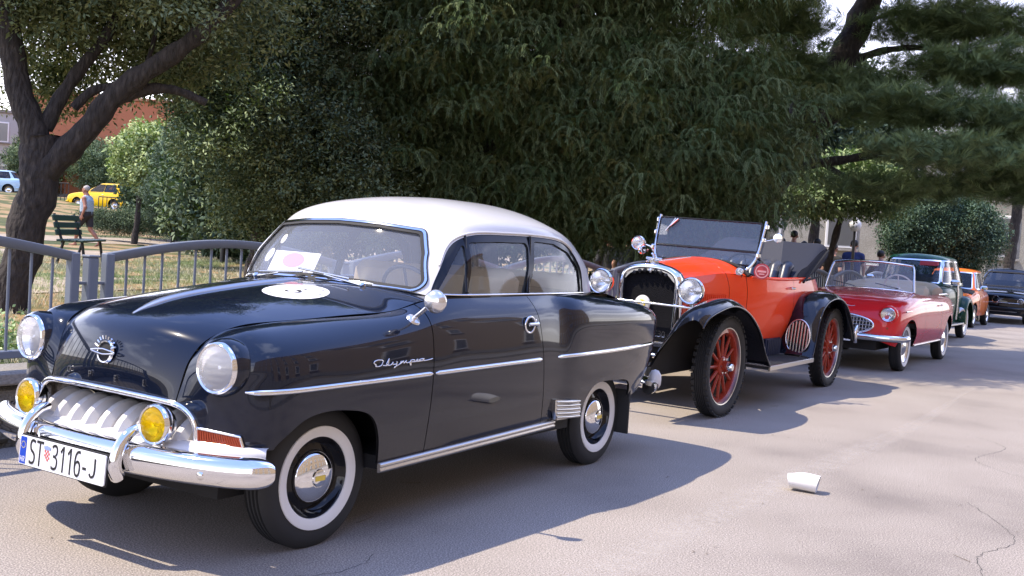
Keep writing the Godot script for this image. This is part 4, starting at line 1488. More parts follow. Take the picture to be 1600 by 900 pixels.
func build_ground() -> void:
	var f := road_frame()
	var road := structure("road", sheet(-260, 60, -1.84, 6.2, 2, 2, func(_x, _y): return 0.0), M.asphalt, "worn pale grey asphalt roadway")
	road.transform = f
	# faded white line: broken flakes of paint along the lane edge
	var rng := RandomNumberGenerator.new()
	rng.seed = 5
	var ln := Mb.new()
	for i in 121:
		var x := lerpf(-10.0, 3.0, i / 120.0)
		var c := 1.76 + 0.05 * sin(x * 0.8)
		var w := 0.17 * clampf((x + 10.0) / 6.0, 0.05, 1.0)
		ln.vert(V(x, c - w, 0.0012), Vector3.UP, Vector2(x * 0.34, 0.0))
		ln.vert(V(x, c + w, 0.0012), Vector3.UP, Vector2(x * 0.34, 1.0))
		if i > 0:
			ln.quad(i * 2 - 2, i * 2 - 1, i * 2 + 1, i * 2)
	var line := structure("road_marking", ln, M.worn_line, "faded worn white lane line on the asphalt")
	line.transform = f
	# hairline cracks in the surface
	for q in [[Vector2(1.6, 0.55), Vector2(1.1, 0.75), Vector2(0.75, 0.62), Vector2(0.2, 0.95), Vector2(-0.1, 0.90)], [Vector2(-4.4, 2.9), Vector2(-4.9, 2.5), Vector2(-5.6, 2.6), Vector2(-6.1, 2.2)], [Vector2(-1.4, 3.2), Vector2(-2.1, 2.95), Vector2(-2.5, 3.05), Vector2(-3.3, 2.7)]]:
		var cr := Mb.new()
		var pts := curve2(q, 60)
		for k in 60:
			var w := 0.0012 + 0.0016 * rng.randf()
			var o2 := Vector2(rng.randfn(), rng.randfn()) * 0.006
			cr.vert(V(pts[k].x + o2.x, pts[k].y + o2.y - w, 0.001), Vector3.UP)
			cr.vert(V(pts[k].x + o2.x, pts[k].y + o2.y + w, 0.001), Vector3.UP)
			if k > 0:
				cr.quad(k * 2 - 2, k * 2 - 1, k * 2 + 1, k * 2)
		var crack := structure("road_crack", cr, M.tar, "hairline crack in the asphalt")
		crack.transform = f
	var far := structure("pavement", sheet(-260, 60, 6.2, 9.0, 2, 1, func(_x, _y): return 0.12), M.concrete, "raised pavement on the far side of the road")
	far.transform = f
	var kerb := structure("kerb", bx(-260, 60, 6.2, 6.32, -0.1, 0.125, 0.01), M.concrete, "kerb of the far pavement")
	kerb.transform = f
	var land := structure("ground", sheet(-700, 500, -700, 500, 1, 1, func(_x, _y): return -0.04), M.soil, "bare ground to the horizon")
	land.transform = f
	# park ground: fine near the wall, coarse beyond
	var pk := Mb.new()
	pk.add(sheet(-60, 20, -32, -1.98, 80, 60, park_h))
	pk.add(sheet(-60, 20, -110, -32, 40, 40, park_h))
	pk.add(sheet(-200, -60, -110, -1.98, 30, 30, park_h))
	pk.add(sheet(20, 120, -110, -1.98, 30, 30, park_h))
	var park := structure("park_ground", pk, M.lawn, "dry patchy lawn of the park behind the fence")
	park.transform = f
	for q in [
		[[Vector2(3, -6.2), Vector2(-1.5, -6.6), Vector2(-5, -7.2), Vector2(-10, -7.0), Vector2(-16, -8.2), Vector2(-16, -10.2), Vector2(-10, -9.0), Vector2(-5, -9.4), Vector2(0, -9.0), Vector2(5, -8.6)], 0.012],
		[[Vector2(14, -15), Vector2(6, -14.2), Vector2(0, -14.5), Vector2(-8, -16.5), Vector2(-22, -17), Vector2(-22, -19), Vector2(-8, -18.8), Vector2(0, -17.0), Vector2(6, -16.6), Vector2(14, -17.5)], 0.012],
		[[Vector2(-6, -24), Vector2(-20, -25.5), Vector2(-44, -24), Vector2(-44, -27.5), Vector2(-20, -29), Vector2(-6, -27)], 0.012],
		[[Vector2(-14, -4), Vector2(-24, -5), Vector2(-40, -4.5), Vector2(-40, -9), Vector2(-24, -9.5), Vector2(-14, -7.5)], 0.010]]:
		var p := structure("path", blob_sheet(q[0], q[1]), M.gravel, "pale beige gravel path across the park")
		p.transform = f
	# retaining wall of rough stone with a pale coping in slabs
	var wall := thing("retaining_wall", "low rough stone retaining wall under the grey fence", "wall", f)
	part("wall_core", bx(-60, 30, -2.10, -1.90, -0.1, 0.355), M.rough_stone, wall)
	var stones := []
	for k in 5:
		var w: float = 0.26 + 0.07 * k
		var sm := Mb.new()
		var hull := box(Vector3.ZERO, Vector3(w, 0.155, 0.12), 0.022)
		for i in hull.p.size():
			hull.p[i] += Vector3(sin(hull.p[i].x * 31.0 + k), sin(hull.p[i].y * 27.0 + 2.0 * k), sin(hull.p[i].x * 19.0 + hull.p[i].y * 40.0)) * 0.008
		sm.add(hull)
		stones.append(sm.mesh())
	for row in 2:
		var x := 3.0 - row * 0.17
		var k := row
		while x > -16.0:
			var w: float = 0.26 + 0.07 * (k % 5) + 0.022
			var o := part("stone", stones[k % 5], M.rough_stone, wall)
			o.position = V(x - w / 2, -1.905 + 0.008 * sin(k * 2.3), 0.10 + row * 0.17)
			x -= w
			k += 3 + row
	var slab := box(Vector3.ZERO, Vector3(0.985, 0.075, 0.34), 0.012).mesh()
	for i in 40:
		var o := part("coping_slab", slab, M.concrete, wall)
		o.position = V(3.5 - i * 1.0, -1.965, 0.395 + 0.002 * (i % 3))
	# fence panels with arched top rails, and a separate stub post between them
	for i in range(-2, 11):
		fence_panel(f, -0.81 - 2.26 * i, i)


func fence_panel(f: Transform3D, x_end: float, i: int) -> void:
	var y := -1.88
	var n := -i
	var where := "far down the street"
	var names := {-2: "beyond the left edge, in front of all others", -1: "by the left headlamp of the navy saloon", 0: "just behind the bonnet of the navy saloon", 1: "behind the windscreen of the navy saloon", 2: "behind the side windows of the navy saloon", 3: "between the navy saloon and the orange roadster", 4: "first behind the orange roadster", 5: "second behind the orange roadster", 6: "third behind the orange roadster", 7: "first behind the red convertible", 8: "second behind the red convertible", 9: "third behind the red convertible", 10: "last of the row, behind the green saloon"}
	where = names.get(i, "")
	var p := thing("park_fence", "grey steel fence panel with arched rail " + where, "fence", f, "arched fence panels on the wall")
	var L := 2.02
	var x0 := x_end + (0.0 if true else 0.0)
	var top := func(t: float) -> float: return 1.085 + 0.115 * sin(PI * t)
	# rails
	var path := PackedVector3Array()
	for k in 25:
		path.append(V(x0 - L * k / 24.0, y, top.call(k / 24.0)))
	part("top_rail", sweep(path, Vector3.UP, [Vector2(-0.025, -0.026), Vector2(-0.025, 0.025), Vector2(-0.02, 0.030), Vector2(0.02, 0.030), Vector2(0.025, 0.025), Vector2(0.025, -0.026), Vector2(-0.025, -0.026)]), M.fence_paint, p)
	part("bottom_rail", box(V(x0 - L / 2, y, 0.525), Vector3(L - 0.05, 0.045, 0.05), 0.005), M.fence_paint, p)
	for e in [0.0, 1.0]:
		part("end_post", box(V(x0 - L * e, y, (0.435 + top.call(e)) / 2 + 0.01), Vector3(0.06, top.call(e) - 0.435 + 0.035, 0.06), 0.006), M.fence_paint, p)
	for k in range(1, 15):
		var t := k / 15.0
		part("fence_bar", bar(V(x0 - L * t, y, 0.54), V(x0 - L * t, y, top.call(t) - 0.03), 0.009, 0.009, 8), M.fence_paint, p)
	part("foot_plate", box(V(x0 - L * 0.5, y, 0.46), Vector3(0.05, 0.10, 0.04), 0.004), M.fence_paint, p)
	# stub post standing in the gap before this panel
	var q := thing("fence_post", "square grey stub post beside the panel " + where, "post", f, "stub posts between the fence panels")
	part("shaft", box(V(x0 + 0.12, y, 0.76), Vector3(0.07, 0.65, 0.07), 0.007), M.fence_paint, q)
	part("cap", box(V(x0 + 0.12, y, 1.092), Vector3(0.078, 0.014, 0.078), 0.004), M.fence_paint, q)
	part("link", box(V(x0 + 0.12, y, 0.93), Vector3(0.23, 0.018, 0.03), 0.003), M.fence_paint, q)


func bench(at: Transform3D) -> void:
	var b := thing("park_bench", "dark green slatted park bench on the lawn beside the walking man", "bench", at)
	for k in 4:
		part("seat_slat", box(Vector3(0, 0.45, -0.17 + k * 0.115), Vector3(1.7, 0.035, 0.095), 0.006), M.bench_green, b)
	for k in 3:
		part("back_slat", box(Vector3(0, 0.58 + k * 0.125, 0.235 + k * 0.03), Vector3(1.7, 0.10, 0.03), 0.006, Basis(Vector3(1, 0, 0), 0.22)), M.bench_green, b)
	for s in [-0.65, 0.65]:
		part("leg", bar(Vector3(s, 0.44, -0.15), Vector3(s, 0.0, -0.22), 0.025), M.black_iron, b)
		part("leg", bar(Vector3(s, 0.44, 0.15), Vector3(s, 0.0, 0.26), 0.025), M.black_iron, b)
		part("back_post", bar(Vector3(s, 0.40, 0.17), Vector3(s, 0.9, 0.33), 0.025), M.black_iron, b)


# ---------------------------------------------------------------- trees
func leaf(m: Mb, c: Vector3, dir: Vector3, nor: Vector3, l: float, w: float) -> void:
	var side := dir.cross(nor).normalized() * w * 0.5
	var mid := c + dir * l * 0.45 + nor * w * 0.12
	var n1 := (nor + side.normalized() * 0.35).normalized()
	var n2 := (nor - side.normalized() * 0.35).normalized()
	var a := m.vert(c, nor)
	var b := m.vert(mid + side, n1)
	var d := m.vert(c + dir * l, nor)
	var e := m.vert(mid - side, n2)
	m.t.append_array(PackedInt32Array([a, b, d, a, d, e]))


func pepper_spray(sd: int) -> ArrayMesh:   # drooping twigs with narrow leaflets
	var rng := RandomNumberGenerator.new()
	rng.seed = sd
	var m := Mb.new()
	for s in 4:
		var yaw := rng.randf() * TAU
		var out := Vector3(cos(yaw), 0, sin(yaw))
		var p := out * 0.03
		var d := (out * 0.9 + Vector3(0, 0.25, 0)).normalized()
		for k in 11:
			p += d * 0.034
			d = (d + Vector3(0, -0.19, 0)).normalized()
			for e in [-1.0, 1.0]:
				var sd2: Vector3 = d.cross(Vector3.UP).normalized() * e
				var ld: Vector3 = (sd2 * 0.55 + d * 0.55 + Vector3(0, -0.45, 0) + Vector3(rng.randf() - 0.5, rng.randf() - 0.5, rng.randf() - 0.5) * 0.3).normalized()
				var nn := (Vector3(0, 1, 0) + out * 0.5 + Vector3(rng.randf() - 0.5, 0, rng.randf() - 0.5)).normalized()
				leaf(m, p, ld, nn, rng.randf_range(0.05, 0.075), 0.013)
	return m.mesh()


func broad_spray(sd: int, l := 0.075, w := 0.045, n := 34) -> ArrayMesh:
	var rng := RandomNumberGenerator.new()
	rng.seed = sd
	var m := Mb.new()
	for k in n:
		var d := Vector3(rng.randfn(), rng.randfn() * 0.7, rng.randfn()).normalized()
		var p := d * rng.randf_range(0.03, 0.19)
		var ld := (d + Vector3(rng.randfn(), rng.randfn() - 0.5, rng.randfn()) * 0.5).normalized()
		var nn := (Vector3(0, 1, 0) + Vector3(rng.randfn(), rng.randfn(), rng.randfn()) * 0.5).normalized()
		leaf(m, p, ld, nn, l * rng.randf_range(0.7, 1.2), w * rng.randf_range(0.7, 1.2))
	return m.mesh()


func needle_spray(sd: int) -> ArrayMesh:
	var rng := RandomNumberGenerator.new()
	rng.seed = sd
	var m := Mb.new()
	for k in 70:
		var t := rng.randf()
		var a := rng.randf() * TAU
		var p := Vector3(0, 0.02, 0) + Vector3(1, 0.15, 0) * (t * 0.22 - 0.11)
		var d := Vector3(0.7, sin(a) * 0.7 + 0.35, cos(a)).normalized()
		leaf(m, p, d, d.cross(Vector3(cos(a), 0.3, sin(a))).normalized(), rng.randf_range(0.08, 0.13), 0.006)
	return m.mesh()


func foliage(parent: Node3D, called: String, lobes: Array, count: int, spray: Mesh, lo: Color, hi: Color, sc: float, sd: int, shell := 0.4, flat := 0.25) -> void:
	var rng := RandomNumberGenerator.new()
	rng.seed = sd
	var wsum := 0.0
	for l in lobes:
		wsum += l[1].x * l[1].y * l[1].z
	var mm := MultiMesh.new()
	mm.transform_format = MultiMesh.TRANSFORM_3D
	mm.use_colors = true
	mm.mesh = spray
	mm.instance_count = count
	var base := parent.position
	for i in count:
		var r := rng.randf() * wsum
		var l: Array = lobes[-1]
		for q in lobes:
			r -= q[1].x * q[1].y * q[1].z
			if r <= 0.0:
				l = q
				break
		var d := Vector3(rng.randfn(), rng.randfn(), rng.randfn()).normalized()
		d *= pow(rng.randf(), shell) * (1.0 + 0.22 * sin(d.x * 7.0 + sd) * sin(d.y * 6.0 + d.z * 5.0))
		var p: Vector3 = l[0] + Vector3(d.x * l[1].x, d.y * l[1].y, d.z * l[1].z) - base
		var b := Basis(Vector3.UP, rng.randf() * TAU) * Basis(Vector3(1, 0, 0), rng.randfn() * flat) * Basis(Vector3(0, 0, 1), rng.randfn() * flat)
		mm.set_instance_transform(i, Transform3D(b.scaled(Vector3.ONE * sc * rng.randf_range(0.7, 1.35)), p))
		mm.set_instance_color(i, lo.lerp(hi, pow(rng.randf(), 1.5)))
	var o := MultiMeshInstance3D.new()
	o.multimesh = mm
	o.material_override = M.leaf
	o.name = called
	parent.add_child(o)
	o.set_meta("kind", "stuff")


func limb(parent: Node3D, called: String, pts: Array, r0: float, r1: float, seg := 10, lumps := 0.08) -> void:
	var base := parent.position
	var c := curve(pts, maxi(8, pts.size() * 6))
	var rr := PackedFloat32Array()
	for i in c.size():
		c[i] -= base
		var t := float(i) / (c.size() - 1)
		rr.append(lerpf(r0, r1, pow(t, 0.8)) * (1.0 + lumps * sin(i * 1.7 + r0 * 90.0)))
	var m := tube(c, rr, seg)
	for i in m.p.size():
		m.p[i] += m.n[i] * sin(m.p[i].y * 9.0 + m.p[i].x * 13.0) * r1 * 0.12
	part(called, m, M.bark, parent)


func tree(called: String, label: String, at: Vector3, group := "trees in the park") -> Node3D:
	return thing(called, label, "tree", Transform3D(Basis.IDENTITY, at), group)


func build_trees() -> void:
	var pep := pepper_spray(3)
	var brd := broad_spray(5)
	var small := broad_spray(8, 0.055, 0.024, 44)
	var big := broad_spray(9, 0.10, 0.06, 30)
	var pin := needle_spray(4)
	# leaning old tree at the left, forked
	var t1 := tree("leaning_tree", "old leaning tree with dark forked trunk behind the fence", Vector3(-4.58, 0.42, -9.6))
	limb(t1, "trunk", [Vector3(-4.60, 0.30, -9.6), Vector3(-4.53, 0.6, -9.6), Vector3(-4.44, 1.1, -9.6), Vector3(-4.36, 1.6, -9.62), Vector3(-4.34, 2.02, -9.65)], 0.150, 0.175, 16, 0.04)
	limb(t1, "limb", [Vector3(-4.36, 1.75, -9.62), Vector3(-4.42, 2.1, -9.6), Vector3(-4.56, 2.4, -9.6), Vector3(-4.66, 2.9, -9.6), Vector3(-4.75, 3.4, -9.5), Vector3(-4.9, 4.4, -9.4)], 0.135, 0.08, 14, 0.05)
	limb(t1, "limb", [Vector3(-4.40, 1.55, -9.6), Vector3(-4.2, 1.80, -9.6), Vector3(-3.95, 2.08, -9.6), Vector3(-3.70, 2.42, -9.6), Vector3(-3.46, 2.63, -9.6), Vector3(-3.15, 2.84, -9.55), Vector3(-2.75, 3.2, -9.5), Vector3(-2.3, 3.8, -9.4)], 0.135, 0.06, 14, 0.05)
	limb(t1, "limb", [Vector3(-3.72, 2.38, -9.6), Vector3(-3.5, 2.50, -9.7), Vector3(-3.25, 2.54, -9.8), Vector3(-2.95, 2.45, -9.9)], 0.08, 0.03, 10)
	limb(t1, "limb", [Vector3(-4.34, 2.1, -9.65), Vector3(-4.15, 2.6, -9.8), Vector3(-3.95, 2.95, -9.9), Vector3(-3.7, 3.6, -10.0)], 0.075, 0.04, 10)
	limb(t1, "limb", [Vector3(-4.1, 2.3, -9.7), Vector3(-3.9, 2.5, -9.75), Vector3(-3.6, 2.6, -9.8), Vector3(-3.45, 3.1, -9.9)], 0.05, 0.02, 8)
	foliage(t1, "crown", [[Vector3(-4.6, 3.35, -10.2), Vector3(1.4, 0.55, 1.3)], [Vector3(-3.3, 3.5, -10.0), Vector3(1.2, 0.6, 1.3)], [Vector3(-4.9, 2.75, -11.2), Vector3(0.8, 0.5, 0.6)], [Vector3(-3.6, 2.9, -10.6), Vector3(0.9, 0.35, 0.7)], [Vector3(-4.2, 4.6, -9.8), Vector3(2.0, 0.9, 1.8)]], 4200, small, lin(0.016, 0.024, 0.008), lin(0.07, 0.088, 0.026), 1.0, 21, 0.6)
	# two weeping trees that fill the middle
	var t2 := tree("weeping_tree", "broad weeping tree with narrow drooping leaves above the white roof", Vector3(-0.6, 0.42, -15.2))
	limb(t2, "trunk", [Vector3(-0.6, 0.3, -15.2), Vector3(-0.5, 1.2, -15.2), Vector3(-0.62, 2.4, -15.1), Vector3(-0.5, 3.6, -15.1), Vector3(-0.4, 5.2, -15)], 0.34, 0.14, 14)
	for q in [[Vector3(1.4, 3.6, -14.6)], [Vector3(-2.0, 3.8, -15.0)], [Vector3(0.6, 4.4, -13.6)], [Vector3(2.6, 3.2, -15.4)], [Vector3(-0.4, 4.8, -16.6)]]:
		limb(t2, "limb", [Vector3(-0.56, 2.1, -15.1), (Vector3(-0.56, 2.1, -15.1) + q[0]) * 0.5 + Vector3(0, 0.4, 0), q[0]], 0.15, 0.04)
	var l2 := [[Vector3(-0.4, 4.1, -14.2), Vector3(1.9, 1.3, 1.5)], [Vector3(1.6, 3.4, -14.4), Vector3(1.8, 1.5, 1.5)], [Vector3(2.9, 2.9, -15.0), Vector3(1.3, 1.4, 1.4)], [Vector3(0.4, 2.3, -14.9), Vector3(2.1, 1.0, 1.2)], [Vector3(-1.9, 3.2, -14.8), Vector3(1.5, 1.5, 1.4)], [Vector3(1.9, 2.0, -15.4), Vector3(1.7, 0.8, 1.2)], [Vector3(-1.3, 2.1, -15.5), Vector3(1.4, 0.8, 1.1)]]
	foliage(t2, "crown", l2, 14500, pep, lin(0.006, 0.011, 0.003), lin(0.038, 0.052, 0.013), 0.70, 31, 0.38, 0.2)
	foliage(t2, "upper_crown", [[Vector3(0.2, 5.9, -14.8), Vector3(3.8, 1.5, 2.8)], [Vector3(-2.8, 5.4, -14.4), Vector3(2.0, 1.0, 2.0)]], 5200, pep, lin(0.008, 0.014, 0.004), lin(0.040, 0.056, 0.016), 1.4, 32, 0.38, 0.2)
	var t3 := tree("weeping_tree", "lighter weeping tree left of the cabin with sunlit flecked leaves", Vector3(-3.6, 0.42, -14.6))
	limb(t3, "trunk", [Vector3(-3.6, 0.3, -14.6), Vector3(-3.5, 1.2, -14.6), Vector3(-3.4, 2.2, -14.5), Vector3(-3.5, 3.6, -14.4)], 0.16, 0.08, 12)
	for q in [Vector3(-2.6, 3.0, -14.0), Vector3(-4.3, 3.2, -14.2), Vector3(-3.2, 3.8, -13.6)]:
		limb(t3, "limb", [Vector3(-3.45, 1.9, -14.5), (Vector3(-3.45, 1.9, -14.5) + q) * 0.5 + Vector3(0, 0.25, 0), q], 0.08, 0.03)
	foliage(t3, "crown", [[Vector3(-3.3, 2.9, -13.8), Vector3(1.3, 1.25, 1.1)], [Vector3(-2.5, 2.2, -13.9), Vector3(1.0, 0.9, 0.9)], [Vector3(-4.0, 3.5, -14.0), Vector3(1.3, 0.9, 1.1)], [Vector3(-3.2, 1.65, -14.3), Vector3(0.95, 0.6, 0.8)], [Vector3(-3.2, 4.3, -13.8), Vector3(1.6, 0.9, 1.2)]], 5200, small, lin(0.013, 0.023, 0.009), lin(0.062, 0.090, 0.032), 1.0, 41, 0.38)
	# dark evergreens behind, that close the view
	var n := 0
	for q in [[Vector3(-4.5, 0.5, -22), 2.6, 4.4], [Vector3(-1.0, 0.5, -23), 2.8, 5.2], [Vector3(2.6, 0.5, -23), 2.8, 5.6], [Vector3(5.6, 0.5, -26), 2.6, 6.2], [Vector3(9.2, 0.4, -33), 3.2, 8.0], [Vector3(-7.8, 0.5, -30), 2.0, 6.5], [Vector3(-12.6, 0.6, -40), 2.0, 3.6]]:
		var names := ["left of the white roof", "behind the middle of the white roof", "behind the windscreen of the orange roadster", "behind the folded hood of the roadster", "behind the red convertible", "right of the brick house", "beside the yellow car"]
		var t := tree("evergreen_tree", "dark evergreen tree at the back, " + names[n], q[0], "dark trees at the back of the park")
		limb(t, "trunk", [q[0] + Vector3(0, -0.1, 0), q[0] + Vector3(0.1, q[2] * 0.35, 0), q[0] + Vector3(0, q[2] * 0.8, 0)], 0.2, 0.07)
		var h: float = q[2]
		var r: float = q[1]
		var lob := [[q[0] + Vector3(0, h * 0.68, 0), Vector3(r * 0.8, h * 0.32, r * 0.7)], [q[0] + Vector3(-r * 0.45, h * 0.42, 0.3), Vector3(r * 0.6, h * 0.24, r * 0.6)], [q[0] + Vector3(r * 0.5, h * 0.45, 0.2), Vector3(r * 0.6, h * 0.26, r * 0.6)]]
		if n in [3, 4]:
			for l in lob:
				l[0].y = maxf(l[0].y, q[0].y + h * 0.60)
				l[1].y = h * 0.24
		if n < 3:
			lob.append([q[0] + Vector3(0, h * 0.22, 0.2), Vector3(r * 0.9, h * 0.16, r * 0.6)])
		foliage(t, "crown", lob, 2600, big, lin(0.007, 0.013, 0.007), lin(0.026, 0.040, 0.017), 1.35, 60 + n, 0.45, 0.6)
		n += 1
	# pine at the right, leaning trunk and flat tiers
	var t4 := tree("pine_tree", "tall dark pine with leaning trunk and flat needle tiers over the road", Vector3(4.5, 0.42, -18.2))
	limb(t4, "trunk", [Vector3(3.75, 0.3, -18.2), Vector3(3.9, 1.4, -18.1), Vector3(4.25, 2.6, -18.05), Vector3(4.68, 3.7, -18), Vector3(5.16, 4.53, -18), Vector3(5.57, 5.47, -18), Vector3(5.9, 6.6, -18)], 0.36, 0.20, 14)
	limb(t4, "limb", [Vector3(4.6, 3.3, -18), Vector3(5.1, 3.75, -17.6), Vector3(5.5, 4.0, -17.2), Vector3(6.3, 4.1, -16.8)], 0.16, 0.06)
	limb(t4, "limb", [Vector3(4.4, 2.9, -18), Vector3(5.3, 3.05, -17.5), Vector3(5.9, 3.15, -17), Vector3(6.8, 3.1, -16.4)], 0.10, 0.04)
	limb(t4, "limb", [Vector3(4.15, 2.4, -18), Vector3(4.2, 3.4, -18.4), Vector3(4.25, 4.4, -18.6), Vector3(4.4, 5.6, -18.6)], 0.12, 0.06)
	limb(t4, "limb", [Vector3(5.2, 4.6, -18), Vector3(5.9, 4.9, -17.6), Vector3(6.9, 4.9, -17.2)], 0.09, 0.03)
	limb(t4, "limb", [Vector3(5.3, 4.9, -18), Vector3(5.8, 5.5, -18.3), Vector3(6.6, 5.8, -18.6)], 0.07, 0.03)
	for q in [[Vector3(4.8, 3.2, -18), Vector3(5.5, 2.7, -17.3), Vector3(6.2, 2.6, -16.9)], [Vector3(5.0, 4.3, -18), Vector3(4.3, 4.9, -17.6), Vector3(3.7, 5.1, -17.4)]]:
		limb(t4, "limb", q, 0.06, 0.02)
	var pads := [[Vector3(5.9, 3.75, -16.2), Vector3(1.5, 0.30, 1.1)], [Vector3(6.4, 3.0, -15.4), Vector3(1.5, 0.26, 1.0)], [Vector3(7.2, 4.5, -16.8), Vector3(1.6, 0.34, 1.2)], [Vector3(7.3, 3.6, -15.6), Vector3(1.3, 0.32, 1.0)], [Vector3(6.9, 5.3, -17.4), Vector3(1.5, 0.36, 1.2)], [Vector3(5.2, 4.15, -17.0), Vector3(0.9, 0.28, 0.8)], [Vector3(4.2, 4.4, -17.4), Vector3(0.9, 0.40, 0.8)], [Vector3(3.9, 5.2, -17.5), Vector3(1.2, 0.45, 1.0)], [Vector3(5.9, 2.55, -16.6), Vector3(1.1, 0.22, 0.8)], [Vector3(7.6, 2.7, -16.4), Vector3(1.2, 0.3, 0.9)]]
	foliage(t4, "crown", pads, 5600, pin, lin(0.012, 0.022, 0.007), lin(0.050, 0.085, 0.018), 1.25, 71, 0.55, 0.35)
	foliage(t4, "upper_crown", [[Vector3(6.6, 6.6, -17), Vector3(2.6, 0.6, 2.2)], [Vector3(4.0, 7.0, -15.5), Vector3(2.4, 0.7, 2.4)]], 2600, pin, lin(0.012, 0.022, 0.007), lin(0.050, 0.085, 0.018), 1.6, 72, 0.55, 0.35)
	# small bright broadleaf tree, dense black-green one, far pale one, clipped juniper
	var t6 := tree("broadleaf_tree", "small sunlit broadleaf tree above the red convertible", Vector3(6.1, 0.42, -20.4))
	limb(t6, "trunk", [Vector3(6.1, 0.3, -20.4), Vector3(6.05, 1.2, -20.4), Vector3(6.2, 2.2, -20.3)], 0.10, 0.06)
	foliage(t6, "crown", [[Vector3(6.0, 2.70, -20), Vector3(0.95, 0.45, 0.8)], [Vector3(6.75, 2.72, -19.8), Vector3(0.55, 0.45, 0.6)], [Vector3(5.5, 2.5, -19.9), Vector3(0.7, 0.30, 0.6)], [Vector3(6.3, 3.1, -20), Vector3(0.6, 0.35, 0.6)]], 1500, brd, lin(0.022, 0.042, 0.012), lin(0.10, 0.15, 0.04), 0.9, 81, 0.5, 0.5)
	var t5 := tree("dense_shrub_tree", "dense rounded black green tree above the green car", Vector3(11.3, 0.3, -28.4))
	limb(t5, "trunk", [Vector3(11.3, 0.2, -28.4), Vector3(11.3, 1.2, -28.4), Vector3(11.3, 2.4, -28.3)], 0.12, 0.06)
	foliage(t5, "crown", [[Vector3(11.2, 2.6, -28.2), Vector3(1.35, 1.1, 1.2)], [Vector3(10.5, 2.2, -28), Vector3(0.9, 0.8, 0.9)], [Vector3(12.1, 2.35, -28), Vector3(0.8, 0.9, 0.9)], [Vector3(11.2, 1.4, -28.2), Vector3(1.2, 0.5, 0.9)]], 4200, small, lin(0.006, 0.014, 0.008), lin(0.020, 0.036, 0.018), 1.15, 91, 0.4, 0.5)
	var t7 := tree("pale_tree", "pale yellow green tree in full sun before the brick house", Vector3(-12.6, 0.6, -35))
	limb(t7, "trunk", [Vector3(-12.6, 0.4, -35), Vector3(-12.5, 1.8, -35), Vector3(-12.6, 3.4, -35)], 0.12, 0.05)
	foliage(t7, "crown", [[Vector3(-12.3, 3.7, -35), Vector3(1.0, 0.8, 0.9)], [Vector3(-11.8, 3.0, -34.8), Vector3(1.1, 0.8, 0.9)], [Vector3(-12.9, 3.0, -35), Vector3(0.6, 0.5, 0.6)]], 1000, big, lin(0.06, 0.10, 0.02), lin(0.20, 0.26, 0.06), 1.2, 95, 0.5, 0.6)
	var t8 := tree("juniper_bush", "dark pointed juniper bush beyond the park path", Vector3(-10.35, 0.6, -32), "clipped bushes beyond the path")
	limb(t8, "stem", [Vector3(-10.35, 0.4, -32), Vector3(-10.35, 1.5, -32), Vector3(-10.38, 3.2, -32)], 0.07, 0.03)
	foliage(t8, "crown", [[Vector3(-10.35, 2.0, -32), Vector3(0.9, 0.8, 0.8)], [Vector3(-10.37, 3.0, -32), Vector3(0.65, 0.75, 0.6)], [Vector3(-10.4, 3.6, -32), Vector3(0.35, 0.4, 0.35)]], 2000, small, lin(0.006, 0.012, 0.008), lin(0.018, 0.028, 0.016), 1.0, 97, 0.4, 0.6)
	tag(t8, "dark pointed juniper bush beyond the park path", "bush")
	var bn := 0
	for q in [[Vector3(-28.2, 2.2, -72), 3.4, 4.2], [Vector3(-33.5, 2.2, -73), 2.0, 4.2], [Vector3(-12.8, 0.7, -40), 1.6, 2.6], [Vector3(-7.9, 0.5, -27), 1.2, 2.2], [Vector3(-6.2, 0.45, -25), 1.4, 2.3]]:
		var t9 := tree("dark_bush", ["broad dark bush below the orange brick house", "dark bush left of the walking person", "dark bush above the yellow car's tail", "dark bush behind the lamp post", "dark bush left of the white roof"][bn], q[0], "dark bushes of the park")
		tag(t9, "", "bush")
		limb(t9, "stem", [q[0] + Vector3(0, -0.2, 0), q[0] + Vector3(0.05, q[2] * 0.4, 0), q[0] + Vector3(0, q[2] * 0.8, 0)], 0.1, 0.04)
		foliage(t9, "crown", [[q[0] + Vector3(0, q[2] * 0.62, 0), Vector3(q[1], q[2] * 0.40, q[1] * 0.8)], [q[0] + Vector3(q[1] * 0.4, q[2] * 0.4, 0.2), Vector3(q[1] * 0.7, q[2] * 0.4, q[1] * 0.7)]], 1700, big, lin(0.008, 0.015, 0.007), lin(0.034, 0.052, 0.019), 1.2, 120 + bn, 0.45, 0.6)
		bn += 1
	# clipped hedge in front of the parked cars, dark undergrowth to its right
	var hedge := thing("hedge", "low dark clipped hedge in front of the yellow car", "hedge", Transform3D(Basis.IDENTITY, Vector3(-12, 0.7, -36)))
	foliage(hedge, "leaves", [[Vector3(-13.2, 1.18, -36), Vector3(1.7, 0.42, 0.5)], [Vector3(-11.0, 1.2, -35.6), Vector3(1.7, 0.42, 0.5)], [Vector3(-9.2, 1.2, -35), Vector3(1.6, 0.45, 0.5)], [Vector3(-7.6, 1.3, -34), Vector3(1.5, 0.5, 0.6)]], 3200, small, lin(0.008, 0.014, 0.007), lin(0.024, 0.036, 0.016), 1.0, 99, 0.5, 0.6)
	hedge.get_node("leaves").set_meta("kind", "stuff")
	# leafy plants at the foot of the fence
	var plant := thing("ground_plant", "bright green leafy plants at the foot of the fence", "plant", Transform3D(Basis.IDENTITY, Vector3(-3.1, 0.42, -6.5)))
